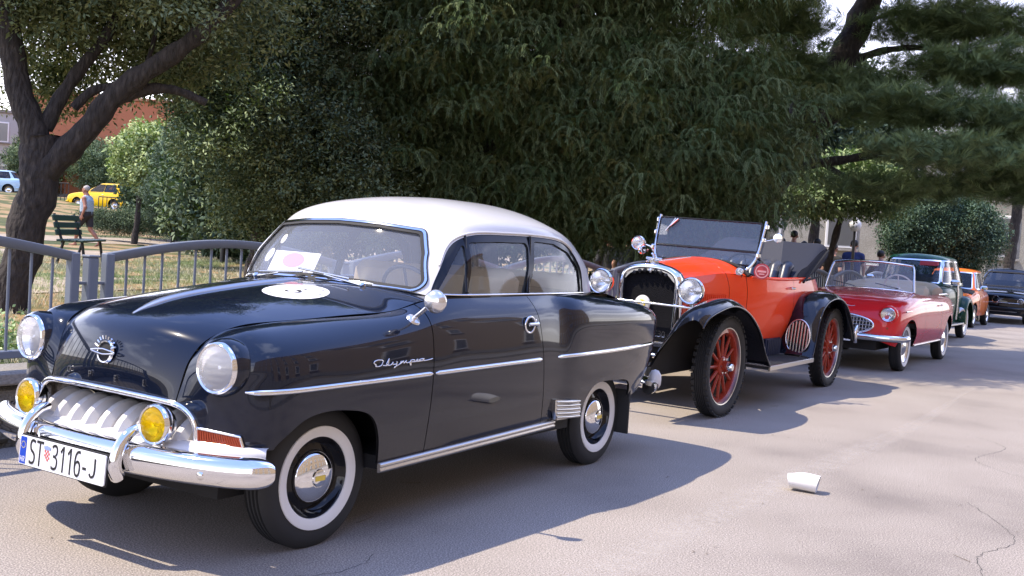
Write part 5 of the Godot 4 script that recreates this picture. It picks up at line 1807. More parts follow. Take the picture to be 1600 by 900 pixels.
	foliage(plant, "leaves", [[Vector3(-3.15, 0.55, -6.55), Vector3(0.35, 0.10, 0.16)], [Vector3(-2.75, 0.52, -6.75), Vector3(0.3, 0.08, 0.14)], [Vector3(-3.5, 0.52, -6.5), Vector3(0.3, 0.10, 0.14)]], 150, broad_spray(12, 0.055, 0.035, 16), lin(0.10, 0.17, 0.035), lin(0.26, 0.36, 0.10), 0.55, 101, 0.6, 0.6)
	# grass blades on the near lawn
	var blade := Mb.new()
	var rng := RandomNumberGenerator.new()
	rng.seed = 8
	for k in 14:
		var a := rng.randf() * TAU
		leaf(blade, Vector3(cos(a), 0, sin(a)) * rng.randf() * 0.05, Vector3(cos(a) * 0.5, 1, sin(a) * 0.5).normalized(), Vector3(sin(a), 0.2, cos(a)).normalized(), rng.randf_range(0.03, 0.07), 0.006)
	var mm := MultiMesh.new()
	mm.transform_format = MultiMesh.TRANSFORM_3D
	mm.use_colors = true
	mm.mesh = blade.mesh()
	mm.instance_count = 16000
	var fr := road_frame()
	for i in 16000:
		var x := rng.randf_range(-16.0, 4.0)
		var d := 0.3 + 15.0 * pow(rng.randf(), 1.3)
		var g := clampf(sin(x * 0.9 + d) * 0.5 + sin(d * 0.8 - x * 0.37) * 0.5 + rng.randfn() * 0.4, 0, 1)
		mm.set_instance_transform(i, Transform3D(Basis(Vector3.UP, rng.randf() * TAU).scaled(Vector3.ONE * rng.randf_range(0.6, 1.5)), fr * V(x, -1.9 - d, park_h(x, -1.9 - d))))
		mm.set_instance_color(i, lin(0.33, 0.26, 0.13).lerp(lin(0.12, 0.17, 0.045), g))
	var go := MultiMeshInstance3D.new()
	go.multimesh = mm
	go.material_override = M.leaf
	go.name = "grass"
	add_child(go)
	tag(go, "short dry grass of the park lawn", "grass", "", "stuff")


# ---------------------------------------------------------------- people
# bones: [from, to, radius, radius]; a smooth union of tapered capsules, meshed as surface nets
func body(bones: Array, cell: float, k := 0.03) -> Mb:
	var lo := Vector3.INF
	var hi := -Vector3.INF
	for b in bones:
		var r := maxf(b[2], b[3]) + cell * 2.0
		for e in 2:
			lo = lo.min(b[e] - Vector3.ONE * r)
			hi = hi.max(b[e] + Vector3.ONE * r)
	var nx := int((hi.x - lo.x) / cell) + 2
	var ny := int((hi.y - lo.y) / cell) + 2
	var nz := int((hi.z - lo.z) / cell) + 2
	var f := PackedFloat32Array()
	f.resize(nx * ny * nz)
	f.fill(1.0)
	for b in bones:
		var a: Vector3 = b[0]
		var ab: Vector3 = b[1] - b[0]
		var l2 := maxf(ab.length_squared(), 1e-8)
		var ra: float = b[2]
		var rb: float = b[3]
		var pad := maxf(ra, rb) + k + cell * 2.0
		var i0 := ((a.min(b[1]) - Vector3.ONE * pad - lo) / cell).floor().max(Vector3.ZERO)
		var i1 := ((a.max(b[1]) + Vector3.ONE * pad - lo) / cell).ceil().min(Vector3(nx - 1, ny - 1, nz - 1))
		for ix in range(int(i0.x), int(i1.x) + 1):
			for iy in range(int(i0.y), int(i1.y) + 1):
				var row := (ix * ny + iy) * nz
				for iz in range(int(i0.z), int(i1.z) + 1):
					var p := lo + Vector3(ix, iy, iz) * cell - a
					var t := clampf(p.dot(ab) / l2, 0.0, 1.0)
					var d := (p - ab * t).length() - lerpf(ra, rb, t)
					var o := f[row + iz]
					var h := maxf(k - absf(o - d), 0.0) / k
					f[row + iz] = minf(o, d) - h * h * k * 0.25
	var m := Mb.new()
	var at := {}
	var sy := nz
	var sx := ny * nz
	for ix in nx - 1:
		for iy in ny - 1:
			for iz in nz - 1:
				var o := ix * sx + iy * sy + iz
				var c := [f[o], f[o + 1], f[o + sy], f[o + sy + 1], f[o + sx], f[o + sx + 1], f[o + sx + sy], f[o + sx + sy + 1]]
				var neg := 0
				for v in c:
					if v < 0.0:
						neg += 1
				if neg == 0 or neg == 8:
					continue
				var s := Vector3.ZERO
				var cnt := 0
				for e in [[0, 1], [2, 3], [4, 5], [6, 7], [0, 2], [1, 3], [4, 6], [5, 7], [0, 4], [1, 5], [2, 6], [3, 7]]:
					var va: float = c[e[0]]
					var vb: float = c[e[1]]
					if (va < 0.0) != (vb < 0.0):
						var w := va / (va - vb)
						var pa := Vector3(e[0] >> 2, (e[0] >> 1) & 1, e[0] & 1)
						var pb := Vector3(e[1] >> 2, (e[1] >> 1) & 1, e[1] & 1)
						s += pa.lerp(pb, w)
						cnt += 1
				var g := Vector3(c[4] + c[5] + c[6] + c[7] - c[0] - c[1] - c[2] - c[3], c[2] + c[3] + c[6] + c[7] - c[0] - c[1] - c[4] - c[5], c[1] + c[3] + c[5] + c[7] - c[0] - c[2] - c[4] - c[6])
				at[o] = m.vert(lo + (Vector3(ix, iy, iz) + s / cnt) * cell, g.normalized())
	for o in at:
		for e in [[sx, sy, 1], [sy, 1, sx], [1, sx, sy]]:
			# edge along e[0] from cell corner o; the four cells round it
			if (f[o] < 0.0) != (f[o + e[0]] < 0.0):
				var b: int = o - e[1]
				var cc: int = o - e[1] - e[2]
				var d: int = o - e[2]
				if at.has(b) and at.has(cc) and at.has(d):
					m.quad(at[o], at[b], at[cc], at[d])
	return m


func hand_bones(w: Vector3, dir: Vector3, palm: Vector3, out: Vector3) -> Array:   # wrist, along the fingers, the way the palm faces, towards the thumb
	var a := []
	for i in 4:
		var s := (1.5 - i) * 0.019
		var root := w + dir * 0.085 + out * s
		a.append([w + dir * 0.01 + out * s * 0.6, root, 0.016, 0.013])
		var l: float = [0.040, 0.045, 0.041, 0.032][i]
		var k1 := root + (dir * 0.9 + palm * 0.42).normalized() * l
		var k2 := k1 + (dir * 0.6 + palm * 0.8).normalized() * l * 0.62
		a.append([root, k1, 0.0095, 0.0085])
		a.append([k1, k2, 0.0085, 0.0075])
	var t0 := w + dir * 0.025 + out * 0.026
	var t1 := t0 + (dir * 0.7 + out * 0.6 + palm * 0.25).normalized() * 0.042
	a.append([t0, t1, 0.014, 0.0105])
	a.append([t1, t1 + (dir * 0.9 + palm * 0.4).normalized() * 0.032, 0.0105, 0.008])
	return a


# joints of a standing figure facing +z, 1.75 m tall; pose shifts hands, feet, knees, elbows
func joints(p: Dictionary) -> Dictionary:
	var j := {
		"pel": Vector3(0, 0.95, 0), "chest": Vector3(0, 1.28, 0.01), "neck": Vector3(0, 1.46, 0.0), "head": Vector3(0, 1.63, 0.03),
		"hipL": Vector3(0.095, 0.92, 0), "hipR": Vector3(-0.095, 0.92, 0), "kneeL": Vector3(0.10, 0.50, 0.02), "kneeR": Vector3(-0.10, 0.50, 0.02),
		"ankL": Vector3(0.11, 0.08, -0.02), "ankR": Vector3(-0.11, 0.08, -0.02), "toeL": Vector3(0.13, 0.03, 0.15), "toeR": Vector3(-0.13, 0.03, 0.15),
		"shL": Vector3(0.185, 1.375, 0), "shR": Vector3(-0.185, 1.375, 0), "elL": Vector3(0.25, 1.13, -0.03), "elR": Vector3(-0.25, 1.13, -0.03),
		"wrL": Vector3(0.26, 0.88, 0.05), "wrR": Vector3(-0.26, 0.88, 0.05)}
	for k in p:
		j[k] = p[k]
	return j


func body_bones(j: Dictionary, stout := 1.0) -> Array:
	var a := [[j.pel + Vector3(0.05, 0, 0), j.chest + Vector3(0.06, 0, 0), 0.115 * stout, 0.115 * stout], [j.pel - Vector3(0.05, 0, 0), j.chest - Vector3(0.06, 0, 0), 0.115 * stout, 0.115 * stout],
		[j.chest + Vector3(0, 0.03, 0), j.neck, 0.11, 0.062], [j.shL, j.shR, 0.055, 0.055], [j.shL * 0.55 + j.neck * 0.45, j.shR * 0.55 + j.neck * 0.45, 0.055, 0.055], [j.neck - Vector3(0, 0.05, 0), j.head + Vector3(0, -0.06, -0.02), 0.055, 0.05]]
	for s in ["L", "R"]:
		a.append([j["hip" + s], j["knee" + s], 0.092 * stout, 0.056])
		a.append([j["knee" + s], j["ank" + s].lerp(j["knee" + s], 0.6) + Vector3(0, 0, -0.015), 0.054, 0.055])
		a.append([j["ank" + s].lerp(j["knee" + s], 0.6) + Vector3(0, 0, -0.015), j["ank" + s], 0.055, 0.036])
		a.append([j["ank" + s] + Vector3(0, -0.04, -0.02), j["toe" + s], 0.038, 0.028])
		a.append([j["sh" + s], j["el" + s], 0.056, 0.042])
		a.append([j["el" + s], j["wr" + s], 0.042, 0.027])
	return a


func head_bones(j: Dictionary) -> Array:
	var h: Vector3 = j.head
	return [[h + Vector3(0, 0.035, -0.02), h + Vector3(0, 0.03, 0.0), 0.088, 0.083], [h + Vector3(0, -0.03, 0.025), h + Vector3(0, -0.075, 0.045), 0.064, 0.042],
		[h + Vector3(0, 0.0, 0.085), h + Vector3(0, -0.028, 0.106), 0.010, 0.015], [h + Vector3(0.082, -0.005, -0.005), h + Vector3(0.086, -0.035, 0.0), 0.016, 0.011], [h + Vector3(-0.082, -0.005, -0.005), h + Vector3(-0.086, -0.035, 0.0), 0.016, 0.011],
		[h + Vector3(0.03, 0.016, 0.078), h + Vector3(-0.03, 0.016, 0.078), 0.012, 0.012], [h + Vector3(0.02, -0.062, 0.080), h + Vector3(-0.02, -0.062, 0.080), 0.008, 0.008], [h + Vector3(0, -0.1, 0.0), h + Vector3(0, -0.16, -0.02), 0.052, 0.052]]


func grow(bones: Array, by: float) -> Array:
	var o := []
	for b in bones:
		o.append([b[0], b[1], b[2] + by, b[3] + by])
	return o


# meshes of one pose: body, top, trousers, hair
func pose(p: Dictionary, top_arm: float, hem: float, stout := 1.0, tank := false) -> Dictionary:
	var j := joints(p)
	var bb := body_bones(j, stout)
	var m := body(bb, 0.017, 0.035)
	m.add(body(head_bones(j), 0.007, 0.018))
	for s in ["L", "R"]:
		var sg := 1.0 if s == "L" else -1.0
		var d: Vector3 = (j["wr" + s] - j["el" + s]).normalized()
		var palm := Vector3(-sg, 0, 0)
		palm = (palm - d * palm.dot(d)).normalized()
		m.add(body(hand_bones(j["wr" + s], d, palm, d.cross(palm) * sg), 0.0055, 0.008))
	var tb := [bb[0], bb[1], bb[2]]
	if not tank:
		tb.append(bb[3])
		tb.append(bb[4])
		for s in ["L", "R"]:
			tb.append([j["sh" + s], j["sh" + s].lerp(j["el" + s], minf(top_arm, 1.0)), 0.058, 0.050])
			if top_arm > 1.0:
				tb.append([j["el" + s], j["wr" + s].lerp(j["el" + s], 0.1), 0.048, 0.036])
	else:
		tb.append([j.shL * 0.7 + j.neck * 0.3, j.shR * 0.7 + j.neck * 0.3, 0.055, 0.055])
	var top := body(grow(tb, 0.012), 0.017, 0.04)
	top = cut(top, func(q): return q.y - 0.90)
	top = cut(top, func(q): return 1.462 - q.y + absf(q.x) * 0.05)
	var lb := [[j.pel + Vector3(0.05, 0, 0), j.pel + Vector3(0.05, 0.06, 0), 0.117 * stout, 0.115 * stout], [j.pel - Vector3(0.05, 0, 0), j.pel + Vector3(-0.05, 0.06, 0), 0.117 * stout, 0.115 * stout]]
	for s in ["L", "R"]:
		lb.append([j["hip" + s], j["knee" + s], 0.094 * stout, 0.068])
		if hem > 1.0:
			lb.append([j["knee" + s], j["ank" + s], 0.066, 0.055])
	var legs := body(grow(lb, 0.012), 0.017, 0.03)
	legs = cut(legs, func(q): return 1.02 - q.y)
	if hem <= 1.0:
		legs = cut(legs, func(q): return q.y - hem)
	var h: Vector3 = j.head
	var hair := body([[h + Vector3(0, 0.045, -0.03), h + Vector3(0, 0.04, -0.005), 0.092, 0.084]], 0.01, 0.01)
	hair = cut(hair, func(q): return q.y - h.y - 0.03 + (h.z - q.z) * 0.75)
	return {"body": m.mesh(), "top": top.mesh(), "trousers": legs.mesh(), "hair": hair.mesh()}


func person(ps: Dictionary, label: String, at: Vector3, face: float, skin: Material, top: Material, legs: Material, hair: Material, size := 1.0, group := "") -> void:
	var o := thing("person", label, "person", Transform3D(Basis(Vector3.UP, face).scaled(Vector3.ONE * size), at), group)
	part("body", ps.body, skin, o)
	part("shirt", ps.top, top, o)
	part("trousers", ps.trousers, legs, o)
	part("hair", ps.hair, hair, o)


func build_people() -> void:
	var skin := mat(lin(0.42, 0.23, 0.16), 0.55)
	var tan := mat(lin(0.33, 0.14, 0.085), 0.55)
	var dark_hair := mat(lin(0.012, 0.010, 0.009), 0.6)
	var grey_hair := mat(lin(0.35, 0.32, 0.29), 0.8)
	var walk := pose({"kneeL": Vector3(0.10, 0.52, 0.22), "ankL": Vector3(0.10, 0.10, 0.26), "toeL": Vector3(0.11, 0.05, 0.42), "kneeR": Vector3(-0.10, 0.50, -0.08), "ankR": Vector3(-0.10, 0.17, -0.36), "toeR": Vector3(-0.10, 0.04, -0.24), "elL": Vector3(0.26, 1.13, -0.10), "wrL": Vector3(0.27, 0.90, -0.02), "elR": Vector3(-0.26, 1.13, 0.03), "wrR": Vector3(-0.25, 0.92, 0.22), "head": Vector3(0, 1.62, 0.06)}, 0.3, 0.58, 1.25, true)
	person(walk, "grey-haired person in pale blue tank top and dark shorts walking left", Vector3(-12.17, 0.42, -30.0), -PI / 2.0 - 0.15, tan, M.tank_blue, mat(lin(0.025, 0.022, 0.028), 0.8), grey_hair, 1.0)
	var stand := pose({}, 0.55, 2.0)
	var lean := pose({"elL": Vector3(0.30, 1.16, -0.02), "wrL": Vector3(0.16, 1.05, 0.18), "head": Vector3(0.03, 1.62, 0.05), "kneeR": Vector3(-0.12, 0.50, 0.06), "ankR": Vector3(-0.16, 0.08, 0.02), "toeR": Vector3(-0.2, 0.03, 0.17)}, 1.2, 2.0)
	var denim := mat(lin(0.03, 0.04, 0.08), 0.85)
	var beige := mat(lin(0.35, 0.28, 0.19), 0.85)
	for q in [
		[stand, "person in grey blue shirt standing tallest behind the folded hood", Vector3(6.83, 0.32, -26), 2.6, lin(0.12, 0.15, 0.26), denim, 1.0],
		[lean, "person in dark maroon shirt right of the tall grey blue shirt", Vector3(7.16, 0.20, -25), 3.4, lin(0.08, 0.03, 0.03), denim, 0.97],
		[stand, "person in black shirt at the right end of the group by the fence", Vector3(7.22, 0.10, -24), 2.2, lin(0.015, 0.015, 0.017), beige, 0.96],
		[lean, "person in navy top beside the roadster's round mirror", Vector3(6.5, 0.22, -27), 0.4, lin(0.02, 0.03, 0.08), denim, 0.97],
		[stand, "person in brown shirt second from the left in the group", Vector3(6.85, 0.20, -27.2), 3.0, lin(0.16, 0.08, 0.05), beige, 0.97],
		[lean, "person in white shirt half hidden in the middle of the group", Vector3(7.4, 0.16, -27), 3.6, lin(0.55, 0.55, 0.56), denim, 0.97],
		[stand, "person in bright blue shirt standing alone behind the red convertible", Vector3(8.0, 0.20, -25), 2.9, lin(0.022, 0.038, 0.13), denim, 0.98],
		[lean, "person in brown jacket right of the bright blue shirt", Vector3(8.66, 0.02, -25), 2.4, lin(0.09, 0.045, 0.03), beige, 0.97],
		[stand, "person in dark blue clothes behind the roadster's left headlamp", Vector3(2.12, 0.05, -20), 2.8, lin(0.015, 0.02, 0.05), denim, 0.90],
		[lean, "person in pale trousers at the left edge of the roadster group", Vector3(1.86, 0.05, -20.6), 3.3, lin(0.05, 0.05, 0.055), beige, 0.90]]:
		person(q[0], q[1], q[2], q[3], skin, mat(q[4], 0.85), q[5], dark_hair, q[6], "people standing along the fence")


# ---------------------------------------------------------------- the orange roadster
func spoked_wheel(root: Node3D, x: float, y: float, z: float, r: float, steer := 0.0) -> void:
	var tyre := lathe(tyre_profile(r, 0.135, r * 0.765, 5), 56)
	var rim := lathe([Vector2(r * 0.775, 0.040), Vector2(r * 0.765, 0.052), Vector2(r * 0.745, 0.050), Vector2(r * 0.735, 0.03), Vector2(r * 0.735, -0.03), Vector2(r * 0.765, -0.05)], 56)
	var felloe := lathe([Vector2(r * 0.735, 0.028), Vector2(r * 0.66, 0.032), Vector2(r * 0.645, 0.02), Vector2(r * 0.645, -0.02), Vector2(r * 0.735, -0.028)], 48)
	var hub := lathe([Vector2(0.085, -0.03), Vector2(0.085, 0.025), Vector2(0.075, 0.034), Vector2(0.05, 0.04), Vector2(0.045, 0.075), Vector2(0.0, 0.075)], 28)
	var cap := lathe([Vector2(0.036, 0.07), Vector2(0.036, 0.10), Vector2(0.028, 0.115), Vector2(0, 0.118)], 20)
	var drum := lathe([Vector2(r * 0.42, -0.05), Vector2(r * 0.42, -0.02), Vector2(0, -0.02)], 32)
	var w := wheel_at(root, x, y, z, [["tyre", tyre, M.rubber], ["tread_blocks", tread_blocks(r + 0.003, 0.135, 46, 0.03), M.rubber], ["rim", rim, M.steel], ["felloe", felloe, M.red_wheel], ["hub", hub, M.red_wheel], ["hub_cap", cap, M.chrome], ["brake_drum", drum, M.black]], steer)
	w.get_node("tread_blocks").set_meta("kind", "stuff")
	var sp := bar(Vector3(0.05, 0.005, 0), Vector3(r * 0.66, 0.005, 0), 0.018, 0.012, 10).mesh()
	for k in 12:
		var o := part("spoke", sp, M.red_wheel, w)
		o.rotation.y = TAU * k / 12.0
	var bolt := turned([Vector2(0, 0.012), Vector2(0.009, 0.01), Vector2(0.01, 0)], Vector3.ZERO, Vector3.UP, 8).mesh()
	for k in 6:
		var o := part("wheel_bolt", bolt, M.chrome, w)
		o.position = Vector3(cos(TAU * k / 6.0) * 0.063, 0.035, sin(TAU * k / 6.0) * 0.063)


func build_roadster(at: Transform3D) -> void:
	var root := thing("vintage_roadster", "orange red open roadster with black wings and red spoked wheels", "car", at, "classic cars parked in a line")
	var skin := []
	for q in [
		[-0.14, [0.262, 0.270, 0.274, 0.270, 0.245], [0.54, 0.70, 0.86, 1.0, 1.105]],
		[-0.55, [0.31, 0.325, 0.33, 0.325, 0.29], [0.54, 0.70, 0.87, 1.03, 1.145]],
		[-0.92, [0.385, 0.405, 0.41, 0.40, 0.355], [0.54, 0.70, 0.88, 1.05, 1.172]],
		[-1.22, [0.49, 0.515, 0.525, 0.52, 0.50], [0.54, 0.70, 0.87, 1.03, 1.150]],
		[-1.7, [0.55, 0.595, 0.61, 0.61, 0.595], [0.54, 0.70, 0.86, 1.02, 1.142]],
		[-2.2, [0.56, 0.615, 0.635, 0.63, 0.61], [0.54, 0.70, 0.86, 1.02, 1.145]],
		[-2.7, [0.55, 0.605, 0.63, 0.62, 0.595], [0.54, 0.70, 0.86, 1.03, 1.155]],
		[-3.1, [0.52, 0.575, 0.60, 0.59, 0.555], [0.55, 0.70, 0.86, 1.03, 1.155]],
		[-3.42, [0.43, 0.48, 0.50, 0.49, 0.45], [0.58, 0.71, 0.86, 1.02, 1.13]],
		[-3.62, [0.27, 0.32, 0.335, 0.32, 0.28], [0.62, 0.73, 0.86, 1.0, 1.10]],
		[-3.70, [0.0, 0.0, 0.0, 0.0, 0.0], [0.64, 0.74, 0.86, 0.99, 1.085]]]:
		var r := []
		for k in 5:
			r.append([q[0] - (0.05 * sin(k * 0.8) if q[0] < -3.3 else 0.0), q[1][k], q[2][k]])
		skin.append(r)
	skin.append(mirrored_row(skin[-2]))
	var side := surf(grid(skin), 170, 30, 0, 1, 0, 0, false)
	var gap := 0.003
	var zones := [["bonnet_side", -0.93, 1.0], ["cowl_side", -1.16, -0.93], ["door", -2.17, -1.16], ["body_side", -9.0, -2.17]]
	for s in [1, -1]:
		for zn in zones:
			var piece := cut(cut(side, func(q): return q.x - zn[1] - gap), func(q): return zn[2] - gap - q.x)
			var o := part(zn[0], piece if s == 1 else mirror(piece), M.orange, root)
			if zn[0] == "door":
				part("handle", box(V(-2.06, 0.655 * s, 1.06), Vector3(0.11, 0.02, 0.018), 0.006).add(bar(V(-2.02, 0.62 * s, 1.06), V(-2.02, 0.66 * s, 1.06), 0.012)), M.chrome, o)
			if zn[0] == "bonnet_side":
				for k in 17:
					var x := -0.30 - k * 0.035
					var y: float = 0.283 + (-0.14 - x) * 0.155
					part("louver", bar(V(x, (y + 0.01) * s, 0.74), V(x, (y + 0.012) * s, 0.98), 0.010, 0.010, 6), M.orange, o)
		var inn := inset(side, -0.015)
		part("inner_panel", inn if s == 1 else mirror(inn), M.black, root)
	# bonnet and cowl top
	var tops := []
	for q in [[-0.13, 0.245, 1.105, 1.232], [-0.35, 0.268, 1.126, 1.248], [-0.62, 0.30, 1.150, 1.272], [-0.92, 0.355, 1.172, 1.290], [-1.10, 0.43, 1.168, 1.298], [-1.24, 0.50, 1.150, 1.300]]:
		var r := []
		for w in [-1.0, -0.85, -0.6, -0.3, 0.0, 0.3, 0.6, 0.85, 1.0]:
			r.append([q[0], q[1] * w, q[2] + (q[3] - q[2]) * (1.0 - pow(absf(w), 2.4))])
		tops.append(r)
	var tsurf := surf(grid(tops), 70, 50, 0, 0, 0, 0, true)
	part("bonnet", cut(tsurf, func(q): return q.x + 0.93 - gap), M.orange, root)
	part("cowl", cut(tsurf, func(q): return -0.93 - gap - q.x), M.orange, root)
	part("bonnet_hinge", bar(V(-0.14, 0, 1.237), V(-0.92, 0, 1.295), 0.007), M.chrome, root)
	var deck := []
	for q in [[-2.72, 0.595, 1.155, 1.20], [-3.1, 0.555, 1.155, 1.21], [-3.42, 0.45, 1.13, 1.18], [-3.62, 0.28, 1.10, 1.14], [-3.72, 0.02, 1.085, 1.09]]:
		var r := []
		for w in [-1.0, -0.6, 0.0, 0.6, 1.0]:
			r.append([q[0], q[1] * w, q[2] + (q[3] - q[2]) * (1.0 - w * w)])
		deck.append(r)
	part("rear_deck", surf(grid(deck), 40, 30, 0, 0, 0, 0, true), M.orange, root)
	# cockpit edge roll
	for s in [1, -1]:
		part("door_top_roll", tube(curve([V(-1.22, 0.50 * s, 1.152), V(-1.7, 0.595 * s, 1.146), V(-2.2, 0.61 * s, 1.15), V(-2.72, 0.595 * s, 1.16)], 24), 0.016, 8), M.orange, root)
	part("cockpit_floor", bx(-2.75, -1.1, -0.54, 0.54, 0.55, 0.62), M.black, root)
	part("firewall", bx(-1.14, -1.10, -0.45, 0.45, 0.6, 1.17), M.black, root)
	part("dashboard", bx(-1.30, -1.24, -0.49, 0.49, 1.05, 1.17, 0.01), M.dash, root)
	# buttoned seat in dark blue leather: upright flutes
	var seat := Node3D.new()
	seat.name = "seat"
	root.add_child(seat)
	part("cushion", box(V(-1.95, 0, 0.80), Vector3(0.5, 0.2, 1.02), 0.06), M.blue_leather, seat)
	for k in 9:
		part("flute", tube(PackedVector3Array([V(-2.20, -0.46 + k * 0.115, 0.86), V(-2.27, -0.46 + k * 0.115, 1.05), V(-2.36, -0.46 + k * 0.115, 1.24), V(-2.43, -0.46 + k * 0.115, 1.27)]), 0.062, 10), M.blue_leather, seat)
	steering_wheel(root, V(-1.72, 0.28, 1.20), V(-0.78, 0, 0.62).normalized(), 0.21, M.black_gloss)
	# radiator: bright shell, dark core, badge, digits, cap
	var outl := curve2([Vector2(-0.270, 0.53), Vector2(-0.274, 0.70), Vector2(-0.277, 0.92), Vector2(-0.276, 1.04), Vector2(-0.255, 1.128), Vector2(-0.165, 1.187), Vector2(0.0, 1.205), Vector2(0.165, 1.187), Vector2(0.255, 1.128), Vector2(0.276, 1.04), Vector2(0.277, 0.92), Vector2(0.274, 0.70), Vector2(0.270, 0.53)], 70)
	var shell := PackedVector3Array()
	var sn := PackedVector3Array()
	for q in outl:
		shell.append(V(-0.09, q.x, q.y))
	for i in shell.size():
		var t := frame_at(shell, i, false)
		var nn := t.cross(Vector3(1, 0, 0))
		if nn.dot(shell[i] - V(-0.09, 0, 0.85)) < 0:
			nn = -nn
		sn.append(nn)
	var rad := Node3D.new()
	rad.name = "radiator"
	root.add_child(rad)
	part("shell", sweep(shell, sn, [Vector2(-0.075, 0.012), Vector2(-0.03, 0.018), Vector2(0.0, 0.018), Vector2(0.028, 0.012), Vector2(0.045, 0.0), Vector2(0.050, -0.018), Vector2(0.048, -0.026), Vector2(0.044, -0.034), Vector2(0.010, -0.036)]), M.chrome, rad)
	part("bottom_bar", box(V(-0.08, 0, 0.525), Vector3(0.10, 0.045, 0.54), 0.012), M.chrome, rad)
	var core_g := PackedVector2Array()
	for q in outl:
		core_g.append(Vector2(q.x * 0.90, 0.53 + (q.y - 0.53) * 0.965))
	var fx := Transform3D(Basis(V(0, 1, 0), V(0, 0, 1), V(1, 0, 0)), V(-0.115, 0, 0))
	part("core", Mb.new().add(prism(core_g, 0.02), fx), M.core_mesh, rad)
	part("header_panel", Mb.new().add(prism(curve2([Vector2(-0.235, 1.07), Vector2(-0.16, 1.135), Vector2(0, 1.155), Vector2(0.16, 1.135), Vector2(0.235, 1.07), Vector2(0.22, 1.12), Vector2(0.14, 1.165), Vector2(0, 1.19), Vector2(-0.14, 1.165), Vector2(-0.22, 1.12), Vector2(-0.235, 1.075)], 44), 0.012), fx.translated_local(Vector3(0, 0, 0.05))), M.steel, rad)
	for k in 7:
		part("header_ornament", turned([Vector2(0, 0.012), Vector2(0.014, 0.008), Vector2(0.02, 0)], V(-0.050, -0.15 + k * 0.05, 1.158 - absf(k - 3.0) * absf(k - 3.0) * 0.0035), V(1, 0, 0), 10), M.black_gloss if k != 3 else M.chrome, rad)
	part("badge", turned([Vector2(0, 0.012), Vector2(0.06, 0.010), Vector2(0.072, 0.004), Vector2(0.074, -0.006)], V(-0.07, -0.055, 0.862), V(1, 0, 0), 28), M.cream, rad)
	part("badge_ring", turned([Vector2(0.020, 0.013), Vector2(0.028, 0.016), Vector2(0.036, 0.013)], V(-0.07, -0.055, 0.862), V(1, 0, 0), 24), M.yellow_paint, rad)
	var fb := Basis(V(0, 1, 0), V(0, 0, 1), V(1, 0, 0))
	part("digits", Mb.new().add(lettering("1C30", 0.05, 0.004), Transform3D(fb, V(-0.082, 0.105, 0.612))), M.chrome, rad)
	part("filler_cap", turned([Vector2(0.035, 0), Vector2(0.035, 0.02), Vector2(0.045, 0.025), Vector2(0.045, 0.04), Vector2(0.02, 0.05), Vector2(0.0, 0.05)], V(-0.11, 0, 1.205), Vector3.UP, 18), M.chrome, rad)
	part("cap_wings", box(V(-0.11, 0, 1.262), Vector3(0.02, 0.02, 0.16), 0.006), M.chrome, rad)
	part("mascot", tube(PackedVector3Array([V(-0.11, 0, 1.25), V(-0.10, 0, 1.29), V(-0.06, 0, 1.305)]), PackedFloat32Array([0.02, 0.016, 0.008]), 8), M.chrome, rad)
	# headlamps on their tie bar
	part("tie_bar", bar(V(0.0, -0.62, 0.875), V(0.0, 0.62, 0.875), 0.011), M.chrome, root)
	for s in [1, -1]:
		var hl := lamp(root, "headlamp", V(0.03, 0.430 * s, 1.020), V(1, 0.04 * s, 0.0), 0.112, 0.15, M.black_gloss if false else M.chrome, M.clear_lens, M.mirror, 0.22)
		part("lamp_post", bar(V(-0.02, 0.43 * s, 0.87), V(-0.02, 0.43 * s, 0.93), 0.02), M.chrome, root)
		# front wing, with its splash skirt falling inwards to the frame horn
		var fw := [
			[[0.865, 0.47, 0.43], [0.885, 0.56, 0.57], [0.90, 0.66, 0.71], [0.905, 0.76, 0.805], [0.895, 0.85, 0.845], [0.86, 0.90, 0.79]],
			[[0.72, 0.48, 0.54], [0.76, 0.57, 0.68], [0.805, 0.66, 0.82], [0.82, 0.76, 0.905], [0.81, 0.855, 0.915], [0.785, 0.905, 0.855]],
			[[0.46, 0.49, 0.69], [0.50, 0.58, 0.81], [0.54, 0.67, 0.915], [0.555, 0.77, 0.968], [0.555, 0.86, 0.968], [0.55, 0.91, 0.915]],
			[[0.20, 0.50, 0.82], [0.22, 0.58, 0.91], [0.235, 0.67, 0.975], [0.242, 0.77, 1.0], [0.242, 0.86, 0.995], [0.24, 0.91, 0.945]],
			[[-0.07, 0.50, 0.905], [-0.07, 0.58, 0.935], [-0.07, 0.67, 0.955], [-0.07, 0.77, 0.958], [-0.07, 0.86, 0.94], [-0.07, 0.91, 0.89]],
			[[-0.28, 0.50, 0.81], [-0.28, 0.58, 0.84], [-0.28, 0.67, 0.86], [-0.28, 0.77, 0.86], [-0.28, 0.86, 0.845], [-0.28, 0.91, 0.80]],
			[[-0.46, 0.50, 0.69], [-0.46, 0.58, 0.715], [-0.46, 0.67, 0.73], [-0.46, 0.77, 0.73], [-0.46, 0.86, 0.718], [-0.46, 0.91, 0.68]],
			[[-0.60, 0.52, 0.54], [-0.60, 0.58, 0.55], [-0.60, 0.67, 0.56], [-0.60, 0.77, 0.56], [-0.60, 0.86, 0.55], [-0.60, 0.91, 0.53]],
			[[-0.76, 0.55, 0.395], [-0.76, 0.60, 0.40], [-0.76, 0.68, 0.402], [-0.76, 0.77, 0.402], [-0.76, 0.86, 0.40], [-0.76, 0.92, 0.385]]]
